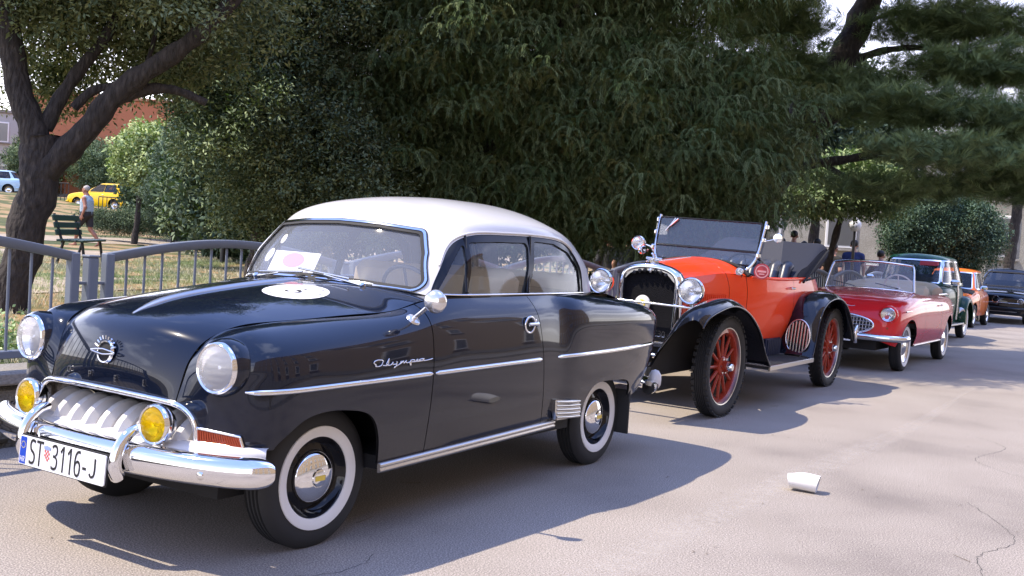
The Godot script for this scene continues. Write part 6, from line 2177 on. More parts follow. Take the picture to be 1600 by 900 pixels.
		var rw := [
			[[-2.02, 0.56, 0.395], [-2.02, 0.63, 0.405], [-2.02, 0.71, 0.41], [-2.02, 0.79, 0.41], [-2.02, 0.86, 0.405], [-2.02, 0.92, 0.385]],
			[[-2.11, 0.56, 0.54], [-2.105, 0.63, 0.55], [-2.10, 0.71, 0.55], [-2.10, 0.79, 0.55], [-2.105, 0.86, 0.545], [-2.125, 0.91, 0.535]],
			[[-2.16, 0.56, 0.74], [-2.145, 0.63, 0.745], [-2.135, 0.71, 0.75], [-2.135, 0.79, 0.75], [-2.15, 0.86, 0.74], [-2.19, 0.91, 0.725]],
			[[-2.30, 0.56, 0.90], [-2.28, 0.63, 0.925], [-2.27, 0.71, 0.935], [-2.27, 0.79, 0.935], [-2.28, 0.86, 0.92], [-2.32, 0.91, 0.88]],
			[[-2.54, 0.56, 0.985], [-2.52, 0.63, 1.01], [-2.51, 0.71, 1.02], [-2.51, 0.79, 1.018], [-2.52, 0.86, 1.0], [-2.54, 0.91, 0.955]],
			[[-2.80, 0.55, 1.005], [-2.80, 0.63, 1.03], [-2.80, 0.71, 1.04], [-2.80, 0.79, 1.038], [-2.80, 0.86, 1.02], [-2.80, 0.91, 0.975]],
			[[-3.08, 0.52, 0.965], [-3.10, 0.62, 0.985], [-3.11, 0.71, 0.995], [-3.11, 0.79, 0.99], [-3.10, 0.86, 0.975], [-3.08, 0.91, 0.93]],
			[[-3.33, 0.50, 0.84], [-3.36, 0.61, 0.855], [-3.38, 0.71, 0.86], [-3.38, 0.79, 0.858], [-3.36, 0.86, 0.845], [-3.32, 0.91, 0.81]],
			[[-3.52, 0.50, 0.66], [-3.56, 0.61, 0.67], [-3.58, 0.71, 0.675], [-3.58, 0.79, 0.67], [-3.56, 0.86, 0.66], [-3.52, 0.91, 0.64]],
			[[-3.63, 0.50, 0.50], [-3.67, 0.61, 0.505], [-3.69, 0.71, 0.505], [-3.69, 0.79, 0.505], [-3.67, 0.86, 0.50], [-3.63, 0.91, 0.49]]]
		for w in [["front_wing", fw, 60], ["rear_wing", rw, 60]]:
			var sh := surf(grid(w[1]), w[2], 26)
			var wing := part(w[0], sh if s == 1 else mirror(sh), M.wing_black, root)
			var edge := PackedVector3Array()
			for i in w[2]:
				var e := sh.p[i * 26 + 25]
				edge.append(e if s == 1 else Vector3(e.x, e.y, -e.z))
			part("wing_bead", tube(edge, 0.008, 6), M.wing_black, wing)
		part("wing_skirt", side_plate(PackedVector2Array([Vector2(0.865, 0.43), Vector2(0.72, 0.54), Vector2(0.46, 0.69), Vector2(0.20, 0.82), Vector2(-0.07, 0.90), Vector2(-0.3, 0.80), Vector2(-0.7, 0.45), Vector2(-0.7, 0.36), Vector2(0.86, 0.36)]), 0.478 * s, 0.50 * s), M.black, root)
		part("splash_apron", bx(-0.72, 0.86, 0.455 * s, 0.475 * s, 0.36, 0.44).add(bx(-2.1, -0.72, 0.545 * s, 0.56 * s, 0.38, 0.56)), M.black, root)
		# running board with bright edging and ribs
		part("running_board", bx(-2.06, -0.74, 0.56 * s, 0.915 * s, 0.362, 0.388, 0.004), M.rubber, root)
		part("board_edging", bx(-2.06, -0.74, 0.905 * s, 0.928 * s, 0.352, 0.396, 0.005), M.steel, root)
		for k in 9:
			part("board_rib", bar(V(-0.78, (0.60 + k * 0.034) * s, 0.390), V(-2.0, (0.60 + k * 0.034) * s, 0.390), 0.0045, -1, 5), M.rubber, root)
		# dark blue ribbed tool box, white lamp, slotted guard on the rear wing
		var tool := part("tool_box", bx(-2.02, -1.60, 0.562 * s, 0.585 * s, 0.388, 0.56, 0.006), M.blue_box, root)
		for k in 8:
			part("box_rib", bar(V(-1.63 - k * 0.052, 0.592 * s, 0.40), V(-1.63 - k * 0.052, 0.592 * s, 0.55), 0.011, -1, 6), M.blue_box, tool)
		part("step_lamp", turned([Vector2(0, 0.035), Vector2(0.03, 0.03), Vector2(0.052, 0.012), Vector2(0.056, -0.02), Vector2(0, -0.03)], V(-1.36, 0.61 * s, 0.475), V(0.5, 0.85 * s, 0.1), 20), M.white_enamel, root)
		var gx := Transform3D(Basis(V(0.12, s, 0).normalized(), V(-0.12, 0, 1).normalized(), V(1, -0.12, 0.12).normalized()).orthonormalized(), V(-2.075, 0.745 * s, 0.585))
		var gd := part("wing_guard", Mb.new().add(prism(ellipse(0.25, 0.34, 32), 0.010), gx), M.black_gloss, root)
		for k in 7:
			var h := 0.165 * sqrt(maxf(0.0, 1.0 - pow((k - 3) / 3.8, 2.0)))
			part("guard_bar", Mb.new().add(box(Vector3((k - 3) * 0.033, -0.005, 0.014), Vector3(0.015, h * 1.95, 0.010), 0.003), gx), M.white_chrome, gd)
		var orim := PackedVector3Array()
		for q in ellipse(0.25, 0.34, 36):
			orim.append(gx * Vector3(q.x, q.y, 0.010))
		part("guard_rim", tube(orim, 0.008, 6, true), M.white_chrome, gd)
		# windscreen stanchions
		var st := curve([V(-1.16, 0.40 * s, 1.185), V(-1.20, 0.46 * s, 1.225), V(-1.235, 0.515 * s, 1.31), V(-1.29, 0.535 * s, 1.45), V(-1.37, 0.545 * s, 1.685)], 24)
		part("stanchion", tube(st, 0.014, 10), M.chrome, root)
		part("stanchion_clamp", box(V(-1.315, 0.555 * s, 1.51), Vector3(0.06, 0.045, 0.03), 0.01).add(box(V(-1.25, 0.54 * s, 1.36), Vector3(0.07, 0.05, 0.035), 0.01)).add(box(V(-1.36, 0.56 * s, 1.635), Vector3(0.05, 0.05, 0.03), 0.01)), M.chrome, root)
		# wind wing: clear side pane
		var wwing := Mb.new()
		wwing.face([V(-1.27, 0.55 * s, 1.27), V(-1.35, 0.57 * s, 1.60), V(-1.72, 0.615 * s, 1.58), V(-1.70, 0.615 * s, 1.22)])
		part("wind_wing", wwing, M.side_glass, root)
		spoked_wheel(root, 0.0, 0.735 * s, 0.425, 0.425, -0.03)
		spoked_wheel(root, -3.17, 0.735 * s, 0.425, 0.425)
	# windscreen frame with two panes
	var low := Transform3D(Basis(V(0, 1, 0), V(-0.24, 0, 1).normalized(), V(1, 0, 0.24).normalized()), V(-1.255, 0, 1.325))
	var up := low.translated_local(Vector3(0, 0.205, 0))
	for w in [["lower_pane", low, 0.10, 0.14], ["upper_pane", up, 0.295, 0.28]]:
		var h: float = 0.125 if w[0] == "lower_pane" else 0.275
		part(w[0], Mb.new().add(prism(round_rect(1.03, h, 0.02), 0.004), w[1]), M.smoke_glass, root)
		var ring := PackedVector3Array()
		for q in round_rect(1.045, h + 0.012, 0.025, 6):
			ring.append(w[1] * Vector3(q.x, q.y, 0.002))
		part("screen_frame", tube(ring, 0.009, 6, true), M.black_gloss, root)
	part("screen_base", tube(curve([V(-1.16, -0.50, 1.165), V(-1.20, -0.36, 1.245), V(-1.225, 0, 1.285), V(-1.20, 0.36, 1.245), V(-1.16, 0.50, 1.165)], 30), 0.018, 8), M.black, root)
	part("screen_wiper", bar(up * Vector3(-0.36, 0.135, 0.015), up * Vector3(-0.44, 0.0, 0.02), 0.006).add(bar(up * Vector3(-0.33, 0.13, 0.02), up * Vector3(-0.40, 0.05, 0.022), 0.014, 0.008)), M.chrome, root)
	# folded hood: canvas pleats sloping up to the back
	var folds := []
	for y in [-0.60, -0.55, -0.3, 0.0, 0.3, 0.55, 0.60]:
		var r := []
		var e := 1.0 if absf(y) < 0.58 else 0.8
		for q in [[-2.42, 1.10], [-2.30, 1.15], [-2.38, 1.205], [-2.62, 1.285], [-2.9, 1.40], [-3.18, 1.51], [-3.34, 1.525], [-3.36, 1.47], [-3.1, 1.31], [-2.8, 1.18], [-2.55, 1.11]]:
			r.append([q[0] + 0.02 * sin(y * 14.0 + q[0] * 9.0) - 0.10 * (1.0 - y * y * 2.6) , y, 1.30 + (q[1] - 1.30) * e + 0.012 * sin(q[0] * 24.0 + y * 5.0)])
		folds.append(r)
	part("folded_hood", surf(grid(folds), 70, 70), M.canvas, root)
	for s in [1, -1]:
		var fc := []
		for q in folds[-1 if s == 1 else 0]:
			fc.append(V(q[0], q[1], q[2]))
		var cap_m := Mb.new()
		var cc := V(-2.85, 0.60 * s, 1.28)
		for i in fc.size():
			cap_m.face([cc, fc[i], fc[(i + 1) % fc.size()]], V(0, s, 0))
		part("hood_end", cap_m, M.canvas, root)
		part("hood_iron", bar(V(-2.45, 0.63 * s, 1.12), V(-3.25, 0.63 * s, 1.47), 0.012).add(bar(V(-2.55, 0.63 * s, 1.14), V(-3.0, 0.63 * s, 1.18), 0.010)), M.black, root)
	# lamps, mirror, sticker, bumper
	var spot := lamp(root, "spot_lamp", V(-1.15, -0.66, 1.385), V(1, -0.1, 0.0), 0.072, 0.10, M.chrome, M.clear_lens, M.mirror, 0.2)
	part("lamp_arm", tube(PackedVector3Array([V(-1.2, -0.64, 1.38), V(-1.22, -0.56, 1.36), V(-1.24, -0.52, 1.30)]), 0.010, 6), M.chrome, root)
	lamp(root, "cowl_lamp", V(-1.02, 0.455, 1.20), V(1, 0.1, 0.0), 0.036, 0.07, M.chrome, M.clear_lens, M.mirror, 0.3)
	lamp(root, "cowl_lamp", V(-1.02, -0.455, 1.20), V(1, -0.1, 0.0), 0.036, 0.07, M.chrome, M.clear_lens, M.mirror, 0.3)
	part("horn", turned([Vector2(0.045, 0.07), Vector2(0.03, 0.05), Vector2(0.018, 0.02), Vector2(0.015, -0.05), Vector2(0.0, -0.06)], V(-1.13, -0.57, 1.32), V(1, 0, 0), 16), M.chrome, root)
	part("side_mirror", turned([Vector2(0, -0.012), Vector2(0.04, -0.01), Vector2(0.046, 0), Vector2(0.041, 0.008), Vector2(0, 0.010)], V(-1.40, 0.66, 1.54), V(1, 0.2, 0), 24), M.chrome, root)
	part("mirror_arm", bar(V(-1.37, 0.55, 1.50), V(-1.40, 0.65, 1.53), 0.006), M.chrome, root)
	var stk := part("round_sticker", turned([Vector2(0, 0.003), Vector2(0.074, 0.003), Vector2(0.075, 0.0)], V(-1.26, 0.585, 1.215), V(0.9, 0.45, 0.05), 28), M.red_print, root)
	part("sticker_ring", turned([Vector2(0.052, 0.0045), Vector2(0.062, 0.0045)], V(-1.26, 0.585, 1.215), V(0.9, 0.45, 0.05), 28), M.pale_red_print, stk)
	part("sticker_print", Mb.new().add(box(Vector3.ZERO, Vector3(0.08, 0.004, 0.018), 0.0), Transform3D(axis_basis(V(0.9, 0.45, 0.05)), V(-1.256, 0.587, 1.215))).add(box(Vector3(0, 0, 0.025), Vector3(0.05, 0.004, 0.010), 0.0), Transform3D(axis_basis(V(0.9, 0.45, 0.05)), V(-1.256, 0.587, 1.215))), M.pale_red_print, stk)
	part("front_bumper", bar(V(0.62, -0.42, 0.50), V(0.62, 0.42, 0.50), 0.022), M.chrome, root)
	part("frame_horn", bar(V(-0.2, 0.36, 0.47), V(0.80, 0.36, 0.47), 0.04, 0.03).add(bar(V(-0.2, -0.36, 0.47), V(0.80, -0.36, 0.47), 0.04, 0.03)), M.black, root)
	part("front_axle", bar(V(0, -0.7, 0.40), V(0, 0.7, 0.40), 0.035), M.black, root)
	part("rear_axle", bar(V(-3.17, -0.7, 0.42), V(-3.17, 0.7, 0.42), 0.045), M.black, root)
	part("chassis", bx(-3.5, -0.1, -0.42, 0.42, 0.42, 0.56), M.black, root)
	part("indicator_lamp", turned([Vector2(0, 0.03), Vector2(0.03, 0.02), Vector2(0.035, -0.02)], V(0.50, -0.20, 0.46), V(1, 0, 0), 14), M.yellow_paint, root)


# ---------------------------------------------------------------- rounded car bodies
# stations: [x, half width, sill z, widest z, shoulder z, crown z]
func soap(st: Array, nu := 120, nv := 70, top_w := 0.62) -> Mb:
	var rows := []
	for q in st:
		var w: float = q[1]
		var half := [[w * 0.93, q[2]], [w * 0.985, lerpf(q[2], q[3], 0.45)], [w, q[3]], [w * 0.985, lerpf(q[3], q[4], 0.6)], [w * 0.92, lerpf(q[4], q[3], 0.04)], [w * 0.80, lerpf(q[4], q[5], 0.45)], [w * top_w * 0.75, lerpf(q[4], q[5], 0.88)], [0.0, q[5]]]
		var r := []
		for k in half.size():
			r.append([q[0], half[k][0], half[k][1]])
		for k in range(half.size() - 2, -1, -1):
			r.append([q[0], -half[k][0], half[k][1]])
		rows.append(r)
	return surf(grid(rows), nu, nv, 0, 0, 0, 0, false)


func end_cap(m: Mb, nu: int, nv: int, i: int) -> Mb:   # closes the first or last ring of a loft
	var o := Mb.new()
	var c := Vector3.ZERO
	for j in nv:
		c += m.p[i * nv + j]
	c /= nv
	var d := Vector3(1, 0, 0) if i == 0 else Vector3(-1, 0, 0)
	var mid := o.vert(c + d * 0.02, d)
	for j in nv:
		o.vert(m.p[i * nv + j], (d * 2.0 + (m.p[i * nv + j] - c).normalized()).normalized())
	for j in nv:
		o.t.append_array(PackedInt32Array([mid, 1 + j, 1 + (j + 1) % nv]))
	return o


func arches(m: Mb, xs: Array, r: float, z := 0.31) -> Mb:
	return cut(m, func(q):
		var d := 1.0
		if absf(q.z) > 0.35 and q.y < 0.8:
			for x in xs:
				d = minf(d, Vector2(q.x - x, q.y - z).length() - r)
		return d)


func plain_wheels(root: Node3D, x1: float, y: float, r: float, white: bool, xs := [0.0], face: Material = null) -> void:
	var tyre := lathe(tyre_profile(r, 0.15, r * 0.64, 4), 40)
	for x in [0.0, x1]:
		for s in [1, -1]:
			var w := wheel_at(root, x, y * s, r * 0.985, [["tyre", tyre, M.rubber],
				["wheel_disc", lathe([Vector2(r * 0.66, 0.05), Vector2(r * 0.63, 0.062), Vector2(r * 0.58, 0.05), Vector2(r * 0.50, 0.035), Vector2(0, 0.035)], 36), face if face else M.steel],
				["hub_cap", lathe([Vector2(r * 0.36, 0.035), Vector2(r * 0.34, 0.052), Vector2(r * 0.2, 0.07), Vector2(0, 0.078)], 32), M.chrome]])
			if white:
				part("whitewall", lathe([Vector2(r * 0.66, 0.066), Vector2(r * 0.72, 0.0745), Vector2(r * 0.80, 0.0775), Vector2(r * 0.81, 0.07)], 40), M.white_rubber, w)


func build_convertible(at: Transform3D) -> void:
	var root := thing("convertible_car", "red open convertible with oval grille and whitish wheels", "car", at, "classic cars parked in a line")
	var st := [[0.58, 0.60, 0.40, 0.54, 0.655, 0.70], [0.52, 0.72, 0.36, 0.56, 0.75, 0.79], [0.36, 0.785, 0.33, 0.60, 0.845, 0.885], [0.0, 0.83, 0.32, 0.62, 0.905, 0.965], [-0.6, 0.84, 0.32, 0.62, 0.935, 1.01], [-1.0, 0.84, 0.32, 0.62, 0.94, 1.03], [-1.5, 0.84, 0.32, 0.62, 0.94, 1.0], [-2.1, 0.84, 0.32, 0.62, 0.935, 0.99], [-2.6, 0.83, 0.33, 0.62, 0.94, 1.0], [-3.05, 0.79, 0.36, 0.62, 0.93, 0.98], [-3.3, 0.68, 0.40, 0.62, 0.90, 0.93], [-3.38, 0.56, 0.46, 0.62, 0.83, 0.86]]
	var m := soap(st, 150, 90)
	var cap0 := end_cap(m, 150, 90, 0)
	var cap1 := end_cap(m, 150, 90, 149)
	m = arches(m, [0.0, -2.62], 0.375, 0.30)
	m = cut(m, func(q): return maxf(maxf(absf(q.z) - 0.62, 0.93 - q.y), maxf(q.x + 1.16, -2.62 - q.x)))
	var gap := 0.004
	var side_gate := func(q): return 1.0 if absf(q.z) > 0.6 and q.y < 0.95 else -1.0
	part("front_body", cut(m, func(q): return q.x + 0.80 - gap), M.red, root)
	part("door_panel", cut(cut(m, func(q): return -0.80 - gap - q.x), func(q): return q.x + 1.92 - gap), M.red, root)
	part("rear_body", cut(m, func(q): return -1.92 - gap - q.x), M.red, root)
	part("nose", cap0, M.red, root)
	part("tail", cap1, M.red, root)
	part("inner_panel", inset(m, -0.02), M.black, root)
	part("floor_pan", bx(-3.2, 0.55, -0.52, 0.52, 0.27, 0.40).add(bx(-2.2, -0.42, -0.78, 0.78, 0.30, 0.36)), M.black, root)
	# grille: oval mesh in a bright frame
	var gx := Transform3D(Basis(V(0, 1, 0), V(-0.2, 0, 1).normalized(), V(1, 0, 0.2).normalized()), V(0.595, 0, 0.585))
	var gr := part("grille", Mb.new().add(prism(ellipse(0.96, 0.25, 40), 0.012), gx), M.black, root)
	var ring := PackedVector3Array()
	for q in ellipse(0.98, 0.265, 48):
		ring.append(gx * Vector3(q.x, q.y, 0.012))
	part("grille_frame", tube(ring, 0.016, 8, true), M.chrome, gr)
	for k in 23:
		var x := -0.44 + k * 0.04
		var h := 0.125 * sqrt(maxf(0.0, 1.0 - pow(x / 0.48, 2.0)))
		part("grille_bar", bar(gx * Vector3(x, -h, 0.014), gx * Vector3(x, h, 0.014), 0.0045, -1, 5), M.chrome_dull, gr)
	for k in 5:
		var z := -0.09 + k * 0.045
		var w := 0.48 * sqrt(maxf(0.0, 1.0 - pow(z / 0.125, 2.0)))
		part("grille_bar", bar(gx * Vector3(-w, z, 0.018), gx * Vector3(w, z, 0.018), 0.005, -1, 5), M.chrome_dull, gr)
	for s in [1, -1]:
		lamp(root, "headlamp", V(0.565, 0.650 * s, 0.738), V(1, 0.12 * s, 0.0), 0.088, 0.06, M.chrome, M.clear_lens, M.mirror, 0.3)
		var bez := lathe([Vector2(0.092, 0.0), Vector2(0.115, -0.02), Vector2(0.12, -0.08), Vector2(0.11, -0.2)], 32)
		part("lamp_nacelle", Mb.new().add(bez, Transform3D(axis_basis(V(1, 0.12 * s, 0.0)), V(0.565, 0.650 * s, 0.738))), M.red, root)
		part("turn_lamp", turned([Vector2(0, 0.03), Vector2(0.025, 0.02), Vector2(0.033, 0.0), Vector2(0.033, -0.05)], V(0.54, 0.64 * s, 0.565), V(1, 0.2 * s, 0), 16), M.amber, root)
		part("overrider", tube(curve([V(0.67, 0.30 * s, 0.36), V(0.695, 0.30 * s, 0.44), V(0.68, 0.30 * s, 0.53), V(0.64, 0.30 * s, 0.56)], 14), 0.028, 10), M.chrome, root)
		part("side_trim", bar(V(0.3, 0.815 * s, 0.78), V(-3.0, 0.80 * s, 0.82), 0.008), M.chrome, root)
		part("door_handle", box(V(-1.80, 0.845 * s, 0.84), Vector3(0.12, 0.022, 0.022), 0.007), M.chrome, root)
		part("sill_trim", bar(V(-0.42, 0.785 * s, 0.315), V(-2.2, 0.785 * s, 0.315), 0.012), M.steel, root)
		part("fin_trim", tube(curve([V(-2.3, 0.70 * s, 0.975), V(-2.8, 0.73 * s, 0.985), V(-3.2, 0.68 * s, 0.955)], 12), 0.01, 6), M.chrome, root)
		part("screen_post", tube(curve([V(-1.02, 0.615 * s, 1.0), V(-1.08, 0.585 * s, 1.2), V(-1.16, 0.545 * s, 1.36), V(-1.18, 0.51 * s, 1.385)], 16), 0.017, 8), M.chrome, root)
		part("rear_lamp", turned([Vector2(0, 0.03), Vector2(0.03, 0.02), Vector2(0.036, -0.02)], V(-3.36, 0.55 * s, 0.75), V(-1, 0, 0), 14), M.amber, root)
		part("wiper", bar(V(-0.93, 0.30 * s + 0.12, 1.045), V(-1.03, 0.30 * s - 0.22, 1.10), 0.007), M.black, root)
	# curved windscreen
	var ws := []
	for y in [-0.60, -0.42, -0.2, 0.0, 0.2, 0.42, 0.60]:
		var b: float = 1.0 - pow(absf(y) / 0.60, 2.0)
		ws.append([[-1.0 + 0.12 * b, y, 1.0 + 0.03 * b], [-1.07 + 0.12 * b, y * 0.955, 1.2 + 0.015 * b], [-1.15 + 0.11 * b, y * 0.885, 1.37 + 0.035 * b]])
	var wsm := surf(grid(ws), 40, 14)
	part("windscreen", wsm, M.glass, root)
	var head := PackedVector3Array()
	var base := PackedVector3Array()
	for i in 40:
		head.append(wsm.p[i * 14 + 13])
		base.append(wsm.p[i * 14])
	part("screen_header", tube(head, 0.018, 8), M.chrome, root)
	part("screen_foot", tube(base, 0.012, 8), M.chrome, root)
	part("front_bumper", tube(curve([V(0.36, -0.86, 0.44), V(0.55, -0.78, 0.44), V(0.65, -0.4, 0.44), V(0.67, 0, 0.44), V(0.65, 0.4, 0.44), V(0.55, 0.78, 0.44), V(0.36, 0.86, 0.44)], 50), 0.045, 10), M.chrome, root)
	var px := Transform3D(Basis(V(0, 1, 0), V(0, 0, 1), V(1, 0, 0)), V(0.725, 0.0, 0.43))
	var pl := part("number_plate", Mb.new().add(prism(round_rect(0.50, 0.11, 0.006), 0.006), px), M.plate_white, root)
	part("plate_letters", Mb.new().add(lettering("JH", 0.085, 0.001, 0.7), px.translated_local(Vector3(0.17, 0, 0.007))), M.black, pl)
	part("bonnet_script", tube(curve([V(0.505, 0.06, 0.815), V(0.502, 0.10, 0.822), V(0.50, 0.16, 0.812), V(0.495, 0.22, 0.818)], 20), 0.005, 5), M.chrome, root)
	car_seat(root, -1.72, 0.66, 0.55, 1.05, M.cream_leather, "seat", 0.33)
	car_seat(root, -1.72, 0.66, 0.55, 1.05, M.cream_leather, "seat", -0.33)
	car_seat(root, -2.35, 0.70, 1.1, 1.0, M.cream_leather, "rear_seat")
	part("hood_bag", tube(curve([V(-2.60, -0.62, 1.0), V(-2.72, -0.5, 1.05), V(-2.78, 0, 1.07), V(-2.72, 0.5, 1.05), V(-2.60, 0.62, 1.0)], 30), 0.085, 10), M.cream_leather, root)
	part("dashboard", bx(-1.28, -1.10, -0.60, 0.60, 0.86, 0.985, 0.03), M.red, root)
	steering_wheel(root, V(-1.36, 0.33, 1.06), V(-0.86, 0, 0.5).normalized(), 0.20, M.white_enamel)
	part("inner_mirror", box(V(-1.08, 0, 1.36), Vector3(0.03, 0.05, 0.18), 0.01), M.chrome_dull, root)
	plain_wheels(root, -2.62, 0.70, 0.325, true, [], M.white_chrome)


# closed cars farther along: body loft, glazed cabin, wheels, lamps
func closed_car(s: Dictionary, at: Transform3D) -> Node3D:
	var root := thing(s.name, s.label, s.get("category", "car"), at, s.get("group", ""))
	var m := soap(s.st, 90, 56)
	var c0 := end_cap(m, 90, 56, 0)
	var c1 := end_cap(m, 90, 56, 89)
	m = arches(m, [0.0, s.wb], s.r + 0.05, s.r)
	part("body", m, s.paint, root)
	part("nose", c0, s.paint, root)
	part("tail", c1, s.paint, root)
	part("inner_panel", inset(m, -0.02), M.black, root)
	part("floor_pan", bx(s.st[-1][0] + 0.15, s.st[0][0] - 0.15, -0.5, 0.5, 0.24, 0.36), M.black, root)
	# cabin: [front x, rear x at the belt], [front x, rear x at the roof], half widths, heights
	var f: Array = s.cabin
	var zb: float = f[6]
	var zr: float = f[7]
	var t := []
	var cols := [[0.0, 0.0, 0.0], [0.02, 0.62, 0.5], [0.10, 0.92, 0.85], [0.28, 1.0, 1.0], [0.6, 1.0, 1.0], [0.84, 0.97, 0.95], [0.95, 0.75, 0.68], [1.0, 0.4, 0.35], [1.0, 0.0, 0.0]]
	for c in cols:
		var xb := lerpf(f[0], f[1], c[0])
		var xr := lerpf(f[2], f[3], c[0])
		var mid := lerpf(f[2] - 0.25, f[3] + 0.25, c[0])
		var h := zr - zb
		t.append([[xb, f[4] * c[1], zb], [lerpf(xb, xr, 0.5), lerpf(f[4], f[5], 0.5) * c[1] * 1.01, zb + h * 0.42], [xr, f[5] * c[1], zb + h * 0.80], [lerpf(xr, mid, 0.35), f[5] * c[2] * 0.92, zb + h * 0.91], [lerpf(xr, mid, 0.75), f[5] * c[2] * 0.55, zb + h * 0.98], [mid, 0.0, zr]])
	var rows := [mirrored_row(t[1])]
	rows.append_array(t)
	rows.append(mirrored_row(t[-2]))
	for r in rows:
		r.append([r[4][0], -r[4][1], r[4][2]])
	var top := surf(grid(rows), 110, 40, 1, 1, 0, 1, false)
	var h := zr - zb
	var wz0 := zb + h * 0.12
	var wz1 := zb + h * 0.74
	var wy0: float = f[4] * 0.74
	var wy1: float = f[5] * 0.80
	var front := PackedVector2Array([Vector2(-wy0, wz0), Vector2(wy0, wz0), Vector2(wy1, wz1), Vector2(-wy1, wz1)])
	var d_glass := PackedFloat32Array()
	var side_windows: Array = s.windows
	var polys := []
	for w in side_windows:
		polys.append(PackedVector2Array([Vector2(w[0], wz0), Vector2(w[1], wz1), Vector2(w[2], wz1), Vector2(w[3], wz0)]))
	for q in top.p:
		var d := 1.0
		if absf(q.z) > f[5] * 0.78 and q.y < wz1 + 0.1:
			for g in polys:
				d = minf(d, sdp(g, Vector2(q.x, q.y)) - 0.03)
		if q.x > f[2] - 0.12 or q.x < f[3] + 0.12:
			d = minf(d, sdp(front, Vector2(-q.z, q.y)) - 0.03)
		d_glass.append(d)
	var neg := PackedFloat32Array()
	for d in d_glass:
		neg.append(0.008 - d)
	part("roof", both(clip(top, d_glass)), s.get("roof_paint", s.paint), root)
	part("window_glass", both(clip(inset(top, -0.012), neg)), s.get("glass", M.dark_glass), root)
	var rim_d := PackedFloat32Array()
	for d in d_glass:
		rim_d.append(minf(d + 0.014, 0.012 - d))
	part("window_trim", both(clip(inset(top, 0.004), rim_d)), s.get("trim", M.chrome), root)
	var fx: float = s.st[0][0]
	var fw: float = s.st[1][1]
	for e in [1, -1]:
		lamp(root, "headlamp", V(fx - s.lamp[0], s.lamp[1] * e, s.lamp[2]), V(1, 0.1 * e, 0), s.lamp[3], 0.12, s.get("lamp_shell", M.chrome), M.clear_lens, M.mirror, 0.3)
		part("rear_lamp", box(V(s.st[-1][0] + 0.06, s.st[-1][1] * 0.85 * e, s.st[-1][3] + 0.1), Vector3(0.14, 0.12, 0.12), 0.03), M.amber, root)
		var mr := part("door_mirror", box(V(f[0] - 0.22, (f[4] + 0.13) * e, zb + 0.07), Vector3(0.08, 0.11, 0.16), 0.03), s.get("mirror", M.chrome), root)
		part("mirror_arm", bar(V(f[0] - 0.22, f[4] * e, zb), V(f[0] - 0.22, (f[4] + 0.1) * e, zb + 0.05), 0.012), s.get("mirror", M.chrome), mr)
		part("door_handle", box(V(lerpf(f[0], f[1], 0.55), (s.st[3][1] + 0.012) * e, zb - 0.11), Vector3(0.12, 0.02, 0.02), 0.006), M.chrome, root)
		part("door_seam", box(V(lerpf(f[0], f[1], 0.08), (s.st[3][1] + 0.001) * e, s.st[3][3]), Vector3(0.006, 0.44, 0.006), 0.0), M.black, root)
		part("door_seam", box(V(lerpf(f[0], f[1], 0.60), (s.st[3][1] + 0.001) * e, s.st[3][3]), Vector3(0.006, 0.44, 0.006), 0.0), M.black, root)
	part("front_bumper", tube(curve([V(fx - 0.22, -fw * 1.08, 0.42), V(fx + 0.0, -fw * 0.96, 0.42), V(fx + 0.08, 0, 0.42), V(fx + 0.0, fw * 0.96, 0.42), V(fx - 0.22, fw * 1.08, 0.42)], 30), 0.045, 10), s.get("bumper", M.chrome), root)
	var rx: float = s.st[-1][0]
	part("rear_bumper", tube(curve([V(rx + 0.2, -fw * 1.02, 0.44), V(rx - 0.02, -fw * 0.9, 0.44), V(rx - 0.07, 0, 0.44), V(rx - 0.02, fw * 0.9, 0.44), V(rx + 0.2, fw * 1.02, 0.44)], 30), 0.045, 10), s.get("bumper", M.chrome), root)
	part("seat", box(V(lerpf(f[2], f[3], 0.45), 0, zb - 0.05), Vector3(0.16, 0.5, f[4] * 1.7), 0.06), M.dash, root)
	plain_wheels(root, s.wb, s.track, s.r, s.get("white", false), [], s.get("disc", null))
	return root


